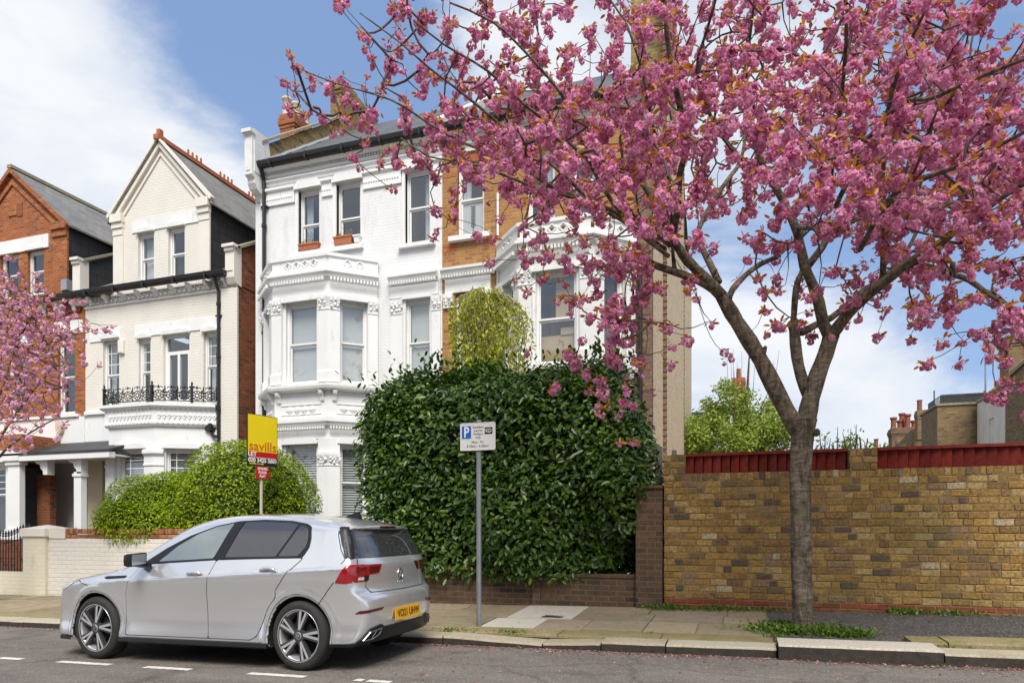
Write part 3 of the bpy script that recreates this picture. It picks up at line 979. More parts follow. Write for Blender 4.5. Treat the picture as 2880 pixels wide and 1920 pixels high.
BAYP = [(-12.27, YH), (-11.35, YB), (-9.75, YB), (-8.83, YH)]
def bay(parent, path, mats, dress1, dress0, name='bay_wall', board=False, old=False):
    wmat, trim = mats
    w = MB(); lst = []
    for i in range(3):
        a, b_ = Vector(path[i]), Vector(path[i + 1]); L = (b_ - a).length
        ang = math.atan2((b_ - a).y, (b_ - a).x)
        Mx = loc_M(a.x, a.y, ang)
        u0, u1 = (.34, L - .34) if i == 1 else (.28, L - .26)
        h1, h0 = (u0, u1, 5.0, 7.08), (u0, u1, 1.25, 3.48)
        w.M = Mx; w.wall(0, L, -.3, 7.8, [h1, h0], .16)
        lst.append((Mx, h1, h0, i))
    w.M = None
    w.prism_xy([path[0], path[1], path[2], path[3]], 7.60, 7.62)
    w.build(name, wmat, parent)
    for Mx, h1, h0, i in lst:
        sash(parent, *h1, mid=6.03, Mx=Mx, dress=dress1)
        sash(parent, *h0, mid=2.50, Mx=Mx, dress=dress0)
    t = MB()
    # corner columns
    for (zs, zc0, zc1) in ((5.0, 6.80, 7.16), (1.2, 2.92, 3.24)):
        for k in range(4):
            P0 = Vector(path[k])
            pp = []
            if k > 0: pp.append(tuple(P0 + (Vector(path[k - 1]) - P0).normalized() * .25))
            pp.append(tuple(P0))
            if k < 3: pp.append(tuple(P0 + (Vector(path[k + 1]) - P0).normalized() * .27))
            t.sweep([(0, zs), (.12, zs), (.12, zs + .25), (.085, zs + .30), (.085, zc0), (0, zc0)], pp)
            capital(t, pp, zc0, zc1, .085, .06)
            if zs < 2: t.sweep([(0, zc1), (.07, zc1), (.07, 3.6), (0, 3.6)], pp)
    for Mx, h1, h0, i in lst:
        t.M = Mx
        hood(t, h1[0] + .03, h1[1] - .03, 7.08, .14, -.10); hood(t, h0[0] + .03, h0[1] - .03, 3.48, .14, -.10)
        t.M = None
    t.sweep([(0, 7.14), (.05, 7.14), (.05, 7.52), (0, 7.52)], path)
    t.sweep([(0, 4.80), (.02, 4.80), (.17, 4.84), (.19, 4.90), (.19, 4.96), (.06, 5.0), (0, 5.0)], path)
    for i in range(3):
        a, b_ = Vector(path[i]), Vector(path[i + 1]); tt = (b_ - a).normalized(); n = Vector((tt.y, -tt.x)); L = (b_ - a).length
        ang = math.atan2(tt.y, tt.x)
        for f in ((.12, .88) if L < 1.4 else (.10, .9)):
            c = a + tt * L * f
            M2 = loc_M(c.x, c.y, ang)
            t.M = M2; t.prism_yz([(-.15, 4.80), (-.13, 4.72), (-.07, 4.66), (-.05, 4.56), (0, 4.54), (0, 4.80)], -.05, .05); t.M = None
        # carved diamonds in the apron
        k = 4 if L > 1.4 else 3
        for j in range(k):
            c = a + tt * L * (.22 + .56 * (j + .5) / k)
            t.M = loc_M(c.x, c.y, ang)
            t.prism([(-.10, 4.36), (0, 4.26), (.10, 4.36), (0, 4.46)], -.022, 0)
            t.prism([(-.05, 4.36), (0, 4.31), (.05, 4.36), (0, 4.41)], -.045, -.022)
            t.M = None
        t.M = loc_M(a.x, a.y, ang)
        for z_ in (4.23, 4.47): t.box(.2, L - .2, -.018, 0, z_, z_ + .02)
        t.M = None
    t.sweep([(0, 4.08), (.03, 4.08), (.06, 4.14), (0, 4.16)], path)
    cornice(t, path, 3.85, s=.9); dentils(t, path, .13, 3.83, 3.90, .075, .04, .06)
    t.sweep([(0, 3.60), (.03, 3.60), (.03, 3.85), (0, 3.85)], path)
    t.build('bay_trim', trim, parent)
    c = MB()
    cornice(c, path, 7.52, s=1.05); dentils(c, path, .16, 7.50, 7.58, .085, .045, .06)
    c.build('bay_cornice', trim, parent)
    b2 = MB()
    b2.sweep([(.0, 7.78), (.13, 7.78), (.13, 7.86), (.10, 7.88), (.0, 7.88)], path)
    b2.sweep([(.0, 8.09), (.10, 8.09), (.14, 8.12), (.14, 8.20), (-.02, 8.20), (-.02, 8.12)], path)
    for i, (nn, sp_) in enumerate(((2, (.25, .75)), (4, (.22, .86)), (2, (.25, .75)))):
        a, b_ = Vector(path[i]), Vector(path[i + 1]); tt = (b_ - a).normalized(); n = Vector((tt.y, -tt.x)); L = (b_ - a).length
        us = [L * (sp_[0] + (sp_[1] - sp_[0]) * (j + .5) / nn) for j in range(nn)]
        q = a + n * .10
        b2.M = loc_M(q.x, q.y, math.atan2(tt.y, tt.x)); b2.wall(0, L, 7.88, 8.09, [(u - .058, u + .058, 7.985 - .058, 7.985 + .058) for u in us], .09); b2.M = None
        relief_rings(b2, path, i, 7.985, .080, nn, sp_, .10)
    b2.build('balustrade', trim, parent)
bay(WH, BAYP, (M['white'], M['white']), 'roller', 'slat')

# gutter, downpipe, roof, parapet and chimney
def gutter(parent, x0, x1, y, z, mat=None):
    g = MB(); g.prism_yz([(y - .16, z + .02), (y - .14, z - .06), (y - .08, z - .11), (y, z - .11), (y + .02, z - .06), (y + .02, z + .04), (y - .16, z + .04)], x0, x1)
    x = x0 + .5
    while x < x1: g.box(x - .03, x + .03, y - .17, y + .02, z - .12, z + .045); x += 1.1
    return g.build('gutter', mat or M['black'], parent)


def downpipe(parent, x, y, z0, z1, r=.05, kick=None, mat=None):
    p = MB()
    pts = [(x, y, z0), (x, y, z1)]
    if kick: pts += [(x + kick[0], y + kick[1], z1 + kick[2])]
    p.tube(pts, r, 8)
    z = z0 + .6
    while z < z1: p.lathe([(r + .018, 0), (r + .018, .09)], (x, y, z), n=8); z += 1.45
    p.box(x - .10, x + .10, y - .02, y + .08, z1 - .7, z1 - .66)
    return p.build('downpipe', mat or M['black'], parent)


EAV = 11.17
gutter(WH, XL + .22, XB, YH - .2, 11.14)
downpipe(WH, -12.24, YH - .09, .2, 10.75, .052, (.0, -.12, .3))
p = MB(); p.tube([(-12.24, YH - .09, 6.35), (-11.95, YH - .10, 6.62), (-11.7, YH - .1, 6.66)], .045, 8); p.build('branch_pipe', M['black'], WH)
rf = MB()
PIT = .75
def roof_z(y): return EAV + (y - (YH - .2)) * PIT
RY = 20.6
rf.quad((XL + .1, YH - .2, EAV), (XB, YH - .2, EAV), (XB, RY, roof_z(RY)), (XL + .1, RY, roof_z(RY)))
rf.quad((XL + .1, RY, roof_z(RY)), (XB, RY, roof_z(RY)), (XB, RY + 5.5, EAV), (XL + .1, RY + 5.5, EAV))
roof = rf.build('roof', M['slate'], WH)
fl = MB(); n = 14
for i in range(n):
    y0, y1 = YH - .28 + (RY - YH) * i / n, YH - .28 + (RY - YH) * (i + 1) / n
    fl.quad((XL + .21, y0, roof_z(y0) + .13), (XL + .30, y0, roof_z(y0) + .012), (XL + .30, y1, roof_z(y1) + .012 + .02 * (i % 2)), (XL + .21, y1, roof_z(y1) + .13))
fl.build('lead_flashing', M['lead'], roof)
pp = MB()
pp.prism_yz([(YH + .1, 10.5), (YH + .1, roof_z(YH) + .52), (RY, roof_z(RY) + .52), (RY + 5, EAV + .4), (RY + 5, 10.5)], XL + .03, XL + .24)
pp.build('parapet', M['parapet_brick'], WH)
pp = MB()
pp.prism_yz([(YH - .1, roof_z(YH - .1) + .54), (RY, roof_z(RY) + .54), (RY, roof_z(RY) + .62), (YH - .1, roof_z(YH - .1) + .62)], XL - .02, XL + .31)
pp.build('coping', M['stone_cap'], WH)
kn = MB()
# carved kneeler that carries the parapet out over the eaves
kn.prism_yz([(YH + .3, 10.25), (YH - .06, 10.25), (YH - .10, 10.37), (YH - .30, 10.47), (YH - .38, 10.60), (YH - .38, 10.72), (YH - .50, 10.78), (YH - .50, 11.80), (YH - .56, 11.84), (YH - .56, 11.96),
              (YH - .42, 12.02), (YH + .15, 12.05), (YH + .3, 11.4)], XL + .05, XL + .29)
kn.box(XL + .02, XL + .32, YH - .60, YH - .40, 11.86, 11.95)
kn.box(XL + .10, XL + .24, YH - .515, YH - .49, 10.88, 11.72)
kn.box(XL + .28, XL + .31, YH - .42, YH - .02, 10.88, 11.70)
kn.build('kneeler', M['white_old'], WH)
ch = MB()
def stack(mb, x0, x1, y0, y1, z0, z1, corb=.07):
    mb.box(x0, x1, y0, y1, z0, z1 - .45)
    mb.box(x0 - corb * .4, x1 + corb * .4, y0 - corb * .4, y1 + corb * .4, z1 - .45, z1 - .34)
    mb.box(x0 - corb, x1 + corb, y0 - corb, y1 + corb, z1 - .34, z1 - .12)
    mb.box(x0 - corb * .3, x1 + corb * .3, y0 - corb * .3, y1 + corb * .3, z1 - .12, z1)
stack(ch, XL - .10, XL + .30, 19.25, 21.4, 13.3, 15.95)
ch.box(XL - .0, XL + .2, 19.5, 20.4, 15.95, 16.15)
ch.build('chimney', M['parapet_brick'], roof)

# ------------------------------------------------------------------ yellow brick house (right of the pair)
YHS = thing('brick_house', 'yellow brick house with white canted bay and long pale side wall, behind the blossom', 'house', (-4.4, YH, 0))
wy = [(-6.60, -5.90, 8.50, 10.30), (-6.66, -6.0, 4.95, 7.10), (-4.80, -4.12, 8.50, 10.30), (-3.72, -3.02, 8.50, 10.30)]
mb = MB(FRONT); mb.wall(XB, XR, -.3, 11.1, wy)
mb.build('front_wall', M['yellow_facade'], YHS)
fk = MB()
fk.quad((XR, YH, -.3), (XR, 28.7, -.3), (XR, 28.7, 11.1), (XR, YH, 11.1))
fk._add([(XR, YH - .2, 11.1), (XR, 25.8, 11.1), (XR, RY, 15.3)], [(0, 1, 2)])
fk.quad((XR, 28.7, -.3), (XR - 5, 28.7, -.3), (XR - 5, 28.7, 11.6), (XR, 28.7, 11.6))
fk.box(XR, XR + .08, 17.9, 23.7, -.3, 16.4)
fk.build('side_wall', M['flank'], YHS)
ed = MB()
for y in (17.86, 23.66):
    z = 0.1
    while z < 14:
        ed.box(XR - .01, XR + .095, y, y + .14, z, z + .08); z += .165
    ed.box(XR - .01, XR + .084, y + .02, y + .12, 0, 14)
ed.build('brick_edging', M['dark_stock'], YHS)
qn = MB()
qn.box(-2.27, XR + .012, YH - .03, YH + .22, -.3, 10.6)
qn.build('corner_pier', M['dark_stock'], YHS)
for i, w in enumerate(wy):
    ws = sash(YHS, *w, mid=(9.42 if i != 1 else 6.02), y=YH, dress=('left', 'sheer', 'right', 'right')[i], sill=(.19, .14, .12))
    if i == 0:
        lf = MB(loc_M(0, YH))
        lf.quad((-6.52, .19, 8.62), (-5.98, .19, 8.62), (-5.98, .19, 9.38), (-6.52, .19, 9.38)); lf.build('blind', M['blind'], ws, fixn=False)
        sp = MB(loc_M(0, YH)); sp.box(-6.262, -6.25, .172, .186, 8.68, 9.30)
        for k in range(9):
            for sgn in (-1, 1):
                sp._add([(-6.256, .18, 8.78 + k * .06), (-6.256 + sgn * .05, .18, 8.80 + k * .06), (-6.256 + sgn * .065, .18, 8.84 + k * .06), (-6.256 + sgn * .02, .18, 8.82 + k * .06)], [(0, 1, 2, 3)])
        sp.build('leaf_ornament', M['interior'], ws, fixn=False)
bd = MB(FRONT)
for z in (8.18, 8.30, 10.02):
    for a, b_ in ((XB, -6.62), (-5.88, -4.82), (-4.1, -3.74), (-3.0, -2.28)):
        bd.box(a + .002, b_, -.008, 0, z, z + .082)
for w in wy[:1] + wy[2:]:
    for k in range(11):
        x = w[0] - .08 + (w[1] - w[0] + .16) * k / 11
        bd.box(x + .004, x + .068, -.008, 0, w[3] + .0, w[3] + .25)
bd.build('red_band', island_mat('red_band_brick', [(0, (.36, .10, .04)), (1, (.48, .17, .07))], noise=20), YHS)
mb = MB()
pth = [(-7.0, YH), (-5.62, YH)]
cornice(mb, pth, 7.50, s=.95); dentils(mb, pth, .14, 7.48, 7.55, .075, .04, .06)
mb.sweep([(0, 7.14), (.05, 7.14), (.05, 7.48), (0, 7.48)], [(-6.92, YH), (-5.72, YH)])
for a, b_ in [(-6.96, -6.70), (-5.96, -5.66)]:
    capital(mb, [(a, YH), (b_, YH)], 6.78, 7.12, .05, .05)
mb.sweep([(0, 10.62), (.03, 10.62), (.05, 10.70), (.09, 10.72), (.09, 10.76), (0, 10.78)], [(XB, YH), (XR, YH)])
mb.sweep([(0, 10.965), (.09, 10.965), (.15, 11.01), (.18, 11.03), (.18, 11.045), (0, 11.045)], [(XB, YH), (XR, YH)])
mb.box(XB, XR, YH - .02, YH, 10.78, 10.96)
for w in wy[:1] + wy[2:]: hood(mb, w[0] + .05, w[1] - .05, 10.55, .06, YH - .05, YH)
mb.build('stone_trim', M['white_old'], YHS)
BAYQ = [(-5.47, YH), (-4.70, YB), (-3.08, YB), (-2.30, YH)]
bay(YHS, BAYQ, (M['white'], M['white_old']), None, 'slat')
cb = MB(); cb.box(-3.96, -3.42, YB + .27, YB + .285, 6.05, 6.95); cb.box(-4.34, -3.42, YB + .30, YB + .31, 5.05, 5.72)
cb.box(-3.85, -3.45, YB + .272, YB + .284, 5.72, 5.88)
cb.build('card_sheet', M['board_tan'], YHS)
gutter(YHS, XB, XR + .05, YH - .2, 11.14)
downpipe(YHS, -2.13, YH - .1, .2, 7.2, .055, (-.35, .0, .45))
wp = MB(); wp.tube([(-5.53, YH - .05, 5.0), (-5.53, YH - .05, 9.4)], .03, 6); wp.build('white_pipe', M['white'], YHS)
rf = MB()
rf.quad((XB, YH - .2, EAV), (XR + .1, YH - .2, EAV), (XR + .1, RY, roof_z(RY)), (XB, RY, roof_z(RY)))
rf.quad((XB, RY, roof_z(RY)), (XR + .1, RY, roof_z(RY)), (XR + .1, RY + 5.5, EAV), (XB, RY + 5.5, EAV))
roof = rf.build('roof', M['slate'], YHS)
ch = MB(); stack(ch, XR - .9, XR + .12, 18.4, 20.2, 12.5, 19.2, .09); ch.build('chimney', M['parapet_brick'], roof)
pw = MB(); pw.prism_yz([(YH - .2, EAV - .2), (YH - .2, EAV + .25), (RY, roof_z(RY) + .25), (RY, roof_z(RY) - .2)], XB - .14, XB + .14)
pw.build('party_parapet', M['white_old'], roof)

# flower boxes on the sills
def flower_box(label, x0, x1, z, mat, plants=True, deep=.2):
    t = thing('window_box', label, 'window box', ((x0 + x1) / 2, YH - .02, z), 'plant boxes on the upper sill')
    b = MB()
    y0, y1 = YH - .13, YH + .04
    b._add([(x0 + .03, y0 + .02, z), (x1 - .03, y0 + .02, z), (x1 - .03, y1, z), (x0 + .03, y1, z), (x0, y0, z + deep), (x1, y0, z + deep), (x1, y1, z + deep), (x0, y1, z + deep)],
           [(0, 3, 2, 1), (0, 1, 5, 4), (1, 2, 6, 5), (2, 3, 7, 6), (3, 0, 4, 7), (4, 5, 6, 7)])
    b.box(x0 - .012, x1 + .012, y0 - .012, y1 + .005, z + deep - .035, z + deep + .005)
    b.build('box', mat, t)
    n = int((x1 - x0) * 90)
    pos = np.stack([rng.uniform(x0 + .03, x1 - .03, n), rng.uniform(y0 + .02, y1, n), z + deep + rng.gamma(2, .03, n)], 1)
    scatter('plant', [(-.25, 0, 0), (0, -.1, .5), (.25, 0, 0), (0, .1, 1)], [(0, 1, 2, 3)], pos, frames(unit(n)), rng.uniform(.05, .1, n), M['leaf_box'], t)
    return t
M['leaf_box'] = leaf_mat('box_plant_leaf', [(0, (.08, .12, .02)), (.6, (.20, .24, .04)), (1, (.40, .38, .08))])
flower_box('long terracotta box of sparse plants on the left upper window sill', -11.12, -10.52, 8.71, M['terracotta'], deep=.17)
flower_box('terracotta box tilted under the middle upper window of the white house', -10.05, -9.50, 8.71, M['terracotta'], deep=.22)
flower_box('small white plant pot beside the terracotta box on the upper sill', -9.46, -9.28, 8.71, M['white'], deep=.19)
# ------------------------------------------------------------------ cream house
CH = thing('cream_house', 'cream painted brick house with pointed gable and iron balcony, between the red and white houses', 'house', (-16, YH, 0))
CX0, CX1 = -18.80, -13.18
GX, GW = -15.88, 1.76
wc = [(-18.10, -17.47, 5.0, 7.0), (-16.72, -16.28, 4.9, 6.90), (-15.80, -14.86, 4.82, 6.92), (-14.36, -13.88, 4.85, 6.88)]
wg = [(-16.74, -16.15, 8.55, 9.98), (-15.62, -15.03, 8.55, 9.98)]
mb = MB(FRONT)
mb.wall(CX0, CX1, 4.85, 8.5, wc)
mb.wall(GX - GW, GX + GW, 8.5, 10.6, wg)
mb._add([(GX - GW, 0, 10.6), (GX + GW, 0, 10.6), (GX, 0, 12.35)], [(0, 1, 2)])
mb.wall(-14.0, CX1, -.3, 4.85, [])
mb.build('front_wall', M['cream_brick'], CH)
mb = MB(); mb.M = FRONT
mb.wall(CX0, -14.0, 3.35, 4.85, [])
mb.box(CX0 + .02, -16.9, -.07, 0, 4.78, 4.88)
mb.build('white_band', M['white'], CH)
sd = MB()
sd.quad((CX1, YH, -.3), (CX1, YH + 9, -.3), (CX1, YH + 9, 8.5), (CX1, YH, 8.5))
sd.prism_yz([(YH - .05, 8.1), (YH - .05, 9.0), (YH + 5, 11.9), (YH + 5, 8.1)], CX1 - .22, CX1 + .02)
sd.build('side_wall', M['red_dark'], CH)
cp = MB()
cp.prism_yz([(YH - .12, 9.02), (YH + 5, 12.0), (YH + 5, 12.08), (YH - .12, 9.10)], CX1 - .3, CX1 + .1)
cp.prism_yz([(YH - .12, 9.38), (YH + 5, 12.25), (YH + 5, 12.33), (YH - .12, 9.46)], CX0 - .3, CX0 + .06)
cp.build('coping', M['stone_cap'], CH)
sd = MB(); sd.prism_yz([(YH - .05, 8.5), (YH - .05, 9.35), (YH + 5, 12.2), (YH + 5, 8.5)], CX0 - .22, CX0 - .02)
sd.build('parapet', M['slate_hung'], CH)
kn = MB()
for x in (CX1 - .10, CX0 - .12):
    zz = 9.02 if x > -15 else 9.36
    kn.prism_yz([(YH + .1, 8.05), (YH - .12, 8.10), (YH - .20, 8.25), (YH - .20, zz - .08), (YH - .25, zz - .05), (YH - .25, zz + .03), (YH + .1, zz + .1)], x - .16, x + .14)
kn.box(CX0 - .28, CX0 + .04, YH - .3, YH - .02, 9.40, 9.48); kn.box(CX1 - .3, CX1 + .1, YH - .3, YH - .02, 9.06, 9.14)
kn.build('kneeler', M['cream_stone'], CH)
for i, w in enumerate(wc):
    if i == 2: continue
    sash(CH, *w, mid=5.93, y=YH, bars=3, sill=(.06, .08, .07), dress=('left', None, None, 'left')[i])
for i, w in enumerate(wg): sash(CH, *w, mid=9.24, y=YH, dress=('sheer', None)[i])
# french door on to the balcony
a, b_, z0, z1 = wc[2]
f = MB(loc_M(0, YH))
for u0, u1, za, zb in [(a, a + .06, z0, z1), (b_ - .06, b_, z0, z1), (a + .06, b_ - .06, z1 - .07, z1), (a + .06, b_ - .06, 6.36, 6.46), (-15.37, -15.29, z0, 6.36), (a + .06, a + .14, z0, 6.36), (b_ - .14, b_ - .06, z0, 6.36), (a + .14, -15.37, z0, z0 + .25), (-15.29, b_ - .14, z0, z0 + .25)]:
    f.box(u0, u1, .09, .17, za, zb)
dr = f.build('french_door', M['white'], CH)
g = MB(loc_M(0, YH)); g.quad((a + .06, .13, z0 + .2), (b_ - .06, .13, z0 + .2), (b_ - .06, .13, z1 - .07), (a + .06, .13, z1 - .07)); g.build('pane', M['glass'], dr)
g = MB(loc_M(0, YH)); g.box(a - .02, b_ + .02, .9, .92, z0, z1); g.box(a - .03, a - .02, .18, .9, z0, z1); g.box(b_ + .02, b_ + .03, .18, .9, z0, z1); g.build('room', M['interior'], dr)
t = MB(FRONT)
t.box(-16.95, -14.5, -.03, 0, 10.02, 10.38)                       # white band over attic windows
t.build('lintel_band', M['white'], CH)
t = MB(FRONT)
for x0, x1 in ((-18.6, -17.4), (-16.85, -13.72)): t.box(x0, x1, -.03, 0, 6.96, 7.30)
t.build('lintel_band', M['white'], CH)
t = MB(FRONT)
for w in wc + wg: hood(t, w[0] + .06, w[1] - .06, w[3] + .005, .12, -.09)
t.prism([(CX0, 7.98), (CX1 - .1, 7.98), (CX1 - .1, 8.02), (CX0, 8.02)], -.05, 0)
t.prism([(CX0, 8.24), (CX1, 8.24), (CX1, 8.285), (CX0, 8.285)], -.06, 0)
x = CX0 + .3
while x < CX1 - .3:
    t.prism_yz([(-.22, 8.27), (-.21, 8.19), (-.11, 8.15), (-.08, 8.06), (0, 8.04), (0, 8.27)], x - .05, x + .05); x += .62
x = CX0 + .1
while x < CX1 - .1:                                                # scrolled plaster frieze
    pts = [(x + .07 * math.cos(k * .7) * (1 - k / 14), -.02, 8.14 + .07 * math.sin(k * .7) * (1 - k / 14)) for k in range(10)]
    t.tube(pts, .016, 5); t.blob((x + .09, -.02, 8.10), (.035, .02, .05), 1); t.blob((x - .03, -.02, 8.21), (.05, .02, .03), 1); x += .17
t.box(CX0 - .1, CX0 + .25, -.14, 0, 8.13, 8.28)
t.build('frieze', M['white_old'], CH)
gutter(CH, CX0 - .1, CX1 - .2, YH - .22, 8.39)
downpipe(CH, -13.76, YH - .09, 2.6, 7.95, .045, (0, -.15, .32))
p = MB(); p.tube([(-13.78, YH - .1, 3.9), (-13.95, YH - .1, 3.95), (-14.03, YH - .1, 4.1)], .045, 8); p.box(-14.13, -13.93, YH - .2, YH - .02, 4.08, 4.28); p.build('rainwater_head', M['black'], CH)
# pier strip at the right edge
t = MB(FRONT); t.box(-13.70, CX1 + .02, -.06, 0, -.3, 8.0); t.build('corner_pier', M['cream_brick'], CH)
t = MB(FRONT)
# gable verge boards and shoulders
for s in (-1, 1):
    A = Vector((GX + s * (GW + .10), 10.52)); B = Vector((GX, 12.55)); d = (B - A).normalized(); nrm = Vector((-d.y, d.x)) * (1 if s < 0 else -1)
    for (w0, w1, dy) in ((0, .10, -.16), (-.16, 0, -.09), (-.34, -.27, -.04)):
        q = [A + nrm * w0, B + nrm * w0, B + nrm * w1, A + nrm * w1]
        t.prism([(q[0].x, q[0].y), (GX, q[1].y + (0 if w0 >= 0 else w0 * .6)), (GX, q[2].y + (0 if w1 >= 0 else w1 * .6)), (q[3].x, q[3].y)], dy, 0)
    x = GX + s * (GW - .18)
    t.box(x - .22, x + .22, -.16, 0, 10.38, 10.62); t.box(x - .20, x + .20, -.11, 0, 10.22, 10.38); t.box(x - .19, x + .19, -.07, 0, 10.02, 10.22)
    t.box(x - .19, x + .19, -.05, 0, 8.56, 10.02)
t.build('gable_trim', M['cream_stone'], CH)


def gable_roof(parent, gx, gw, ze, zr, y0, y1, mat, over=.16):
    r = MB()
    for s in (-1, 1):
        x = gx + s * (gw + over); z = ze - over * (zr - ze) / gw
        r._add([(x, y0, z), (gx, y0, zr), (gx, y1, zr), (x, y1, z), (x, y0, z - .06), (gx, y0, zr - .06), (gx, y1, zr - .06), (x, y1, z - .06)],
               [(0, 1, 2, 3), (4, 5, 6, 7), (0, 1, 5, 4), (0, 3, 7, 4)])
    return r.build('roof', mat, parent)


rf = gable_roof(CH, GX, GW, 10.62, 12.56, YH - .12, 22.5, M['slate_light'])
rd = MB()
y = YH - .1
while y < 22:
    rd.prism_yz([(y, 12.54), (y + .44, 12.54), (y + .44, 12.66), (y, 12.66)], GX - .08, GX + .08)
    y += .45
k = 0; y = YH + 1.0
while y < 22:
    for j in range(4):
        yy = y + j * .17
        rd.box(GX - .025, GX + .025, yy, yy + .04, 12.66, 12.80); rd.blob((GX, yy + .02, 12.82), (.03, .035, .035), 1)
    y += 1.35
rd.box(GX - .06, GX + .06, YH - .12, YH + .02, 12.6, 12.84); rd.box(GX - .09, GX + .09, YH - .2, YH + .1, 12.52, 12.66)
rd.build('ridge_cresting', M['terracotta'], rf)
mr = MB()
mr._add([(CX0, YH - .22, 8.42), (GX - GW, YH - .22, 8.42), (GX - GW, YH + 6, 12.1), (CX0, YH + 6, 12.1)], [(0, 1, 2, 3)])
mr._add([(GX + GW, YH - .22, 8.42), (CX1, YH - .22, 8.42), (CX1, YH + 6, 12.1), (GX + GW, YH + 6, 12.1)], [(0, 1, 2, 3)])
mr.build('lower_roof', M['slate_light'], CH)
ck = MB()
for s in (-1, 1):
    x = GX + s * (GW - .02)
    ck.quad((x, YH + .02, 8.4), (x, YH + 7, 8.4), (x, YH + 7, 10.62), (x, YH + .02, 10.62))
ck.build('dormer_cheek', M['slate_hung'], CH)
ch = MB(); stack(ch, -13.62, -13.10, 17.9, 18.9, 11, 14.25, .05)
cst = ch.build('chimney', M['red_brick'], CH)
for (x, y, h) in ((-13.48, 18.05, .62), (-13.24, 18.2, .50), (-13.24, 18.65, .42), (-13.48, 18.6, .55)):
    p = MB(); p.lathe([(.10, 0), (.15, .04), (.13, .12), (.115, h - .08), (.15, h - .05), (.15, h), (.10, h), (.10, h - .2)], (x, y, 14.2), n=14, cap=False)
    p.build('chimney_pot', M['cream_pot'], cst, smooth=True)
# bay with iron balcony
CP = [(-17.25, YH), (-16.95, YB), (-15.30, YB), (-13.90, YH)]
w = MB(); lst = []
for i in range(3):
    a, b_ = Vector(CP[i]), Vector(CP[i + 1]); L = (b_ - a).length; ang = math.atan2((b_ - a).y, (b_ - a).x); Mx = loc_M(a.x, a.y, ang)
    hs = [] if i == 0 else ([(.36, L - .30, 1.25, 3.56)] if i == 1 else [(.30, L - .52, 1.25, 3.56)])
    w.M = Mx; w.wall(0, L, -.3, 4.3, hs, .16); lst.append((Mx, hs))
w.M = None
w.build('bay_wall', M['white'], CH)
for Mx, hs in lst:
    for h in hs: sash(CH, *h, mid=2.6, Mx=Mx, dress='sheer', bars=4)
t = MB()
t.sweep([(0, 4.18), (.06, 4.18), (.10, 4.24), (.10, 4.30), (.08, 4.32), (.08, 4.64), (.14, 4.66), (.20, 4.72), (.20, 4.80), (-.3, 4.82), (-.3, 4.7), (0, 4.3)], CP)
for i in range(3):
    a, b_ = Vector(CP[i]), Vector(CP[i + 1]); tt = (b_ - a).normalized(); L = (b_ - a).length
    t.M = loc_M(a.x, a.y, math.atan2(tt.y, tt.x)); x = .08; k = 0
    while x < L - .05:
        t.prism([(x, 4.48), (x + .06, 4.36 + .0), (x + .12, 4.48), (x + .06, 4.60)], -.105, -.07)
        t.blob((x + .06, -.10, 4.48), (.03, .03, .03), 1)
        t.box(x, x + .06, -.115, -.08, 4.25, 4.30); t.box(x + .01, x + .07, -.11, -.08, 4.61, 4.65)
        x += .13
    t.M = None
for k in range(1, 4):
    P0 = Vector(CP[k]); pp = [tuple(P0 + (Vector(CP[k - 1]) - P0).normalized() * .30), tuple(P0)]
    if k < 3: pp.append(tuple(P0 + (Vector(CP[k + 1]) - P0).normalized() * .26))
    t.sweep([(0, 1.1), (.07, 1.1), (.07, 3.06), (.10, 3.10), (.07, 3.16), (.07, 3.34), (.14, 3.42), (.14, 3.50), (.08, 3.54), (.08, 3.6), (0, 3.62)], pp)
for Mx, hs in lst:
    for h in hs: t.M = Mx; hood(t, h[0], h[1], 3.57, .14, -.11); t.M = None
t.build('bay_trim', M['white'], CH)
rl = MB()
RP = [(CP[0][0] - .02, CP[0][1] - .15), (-16.98, YB - .12), (-15.26, YB - .12), (CP[3][0] + .1, CP[3][1] - .14)]
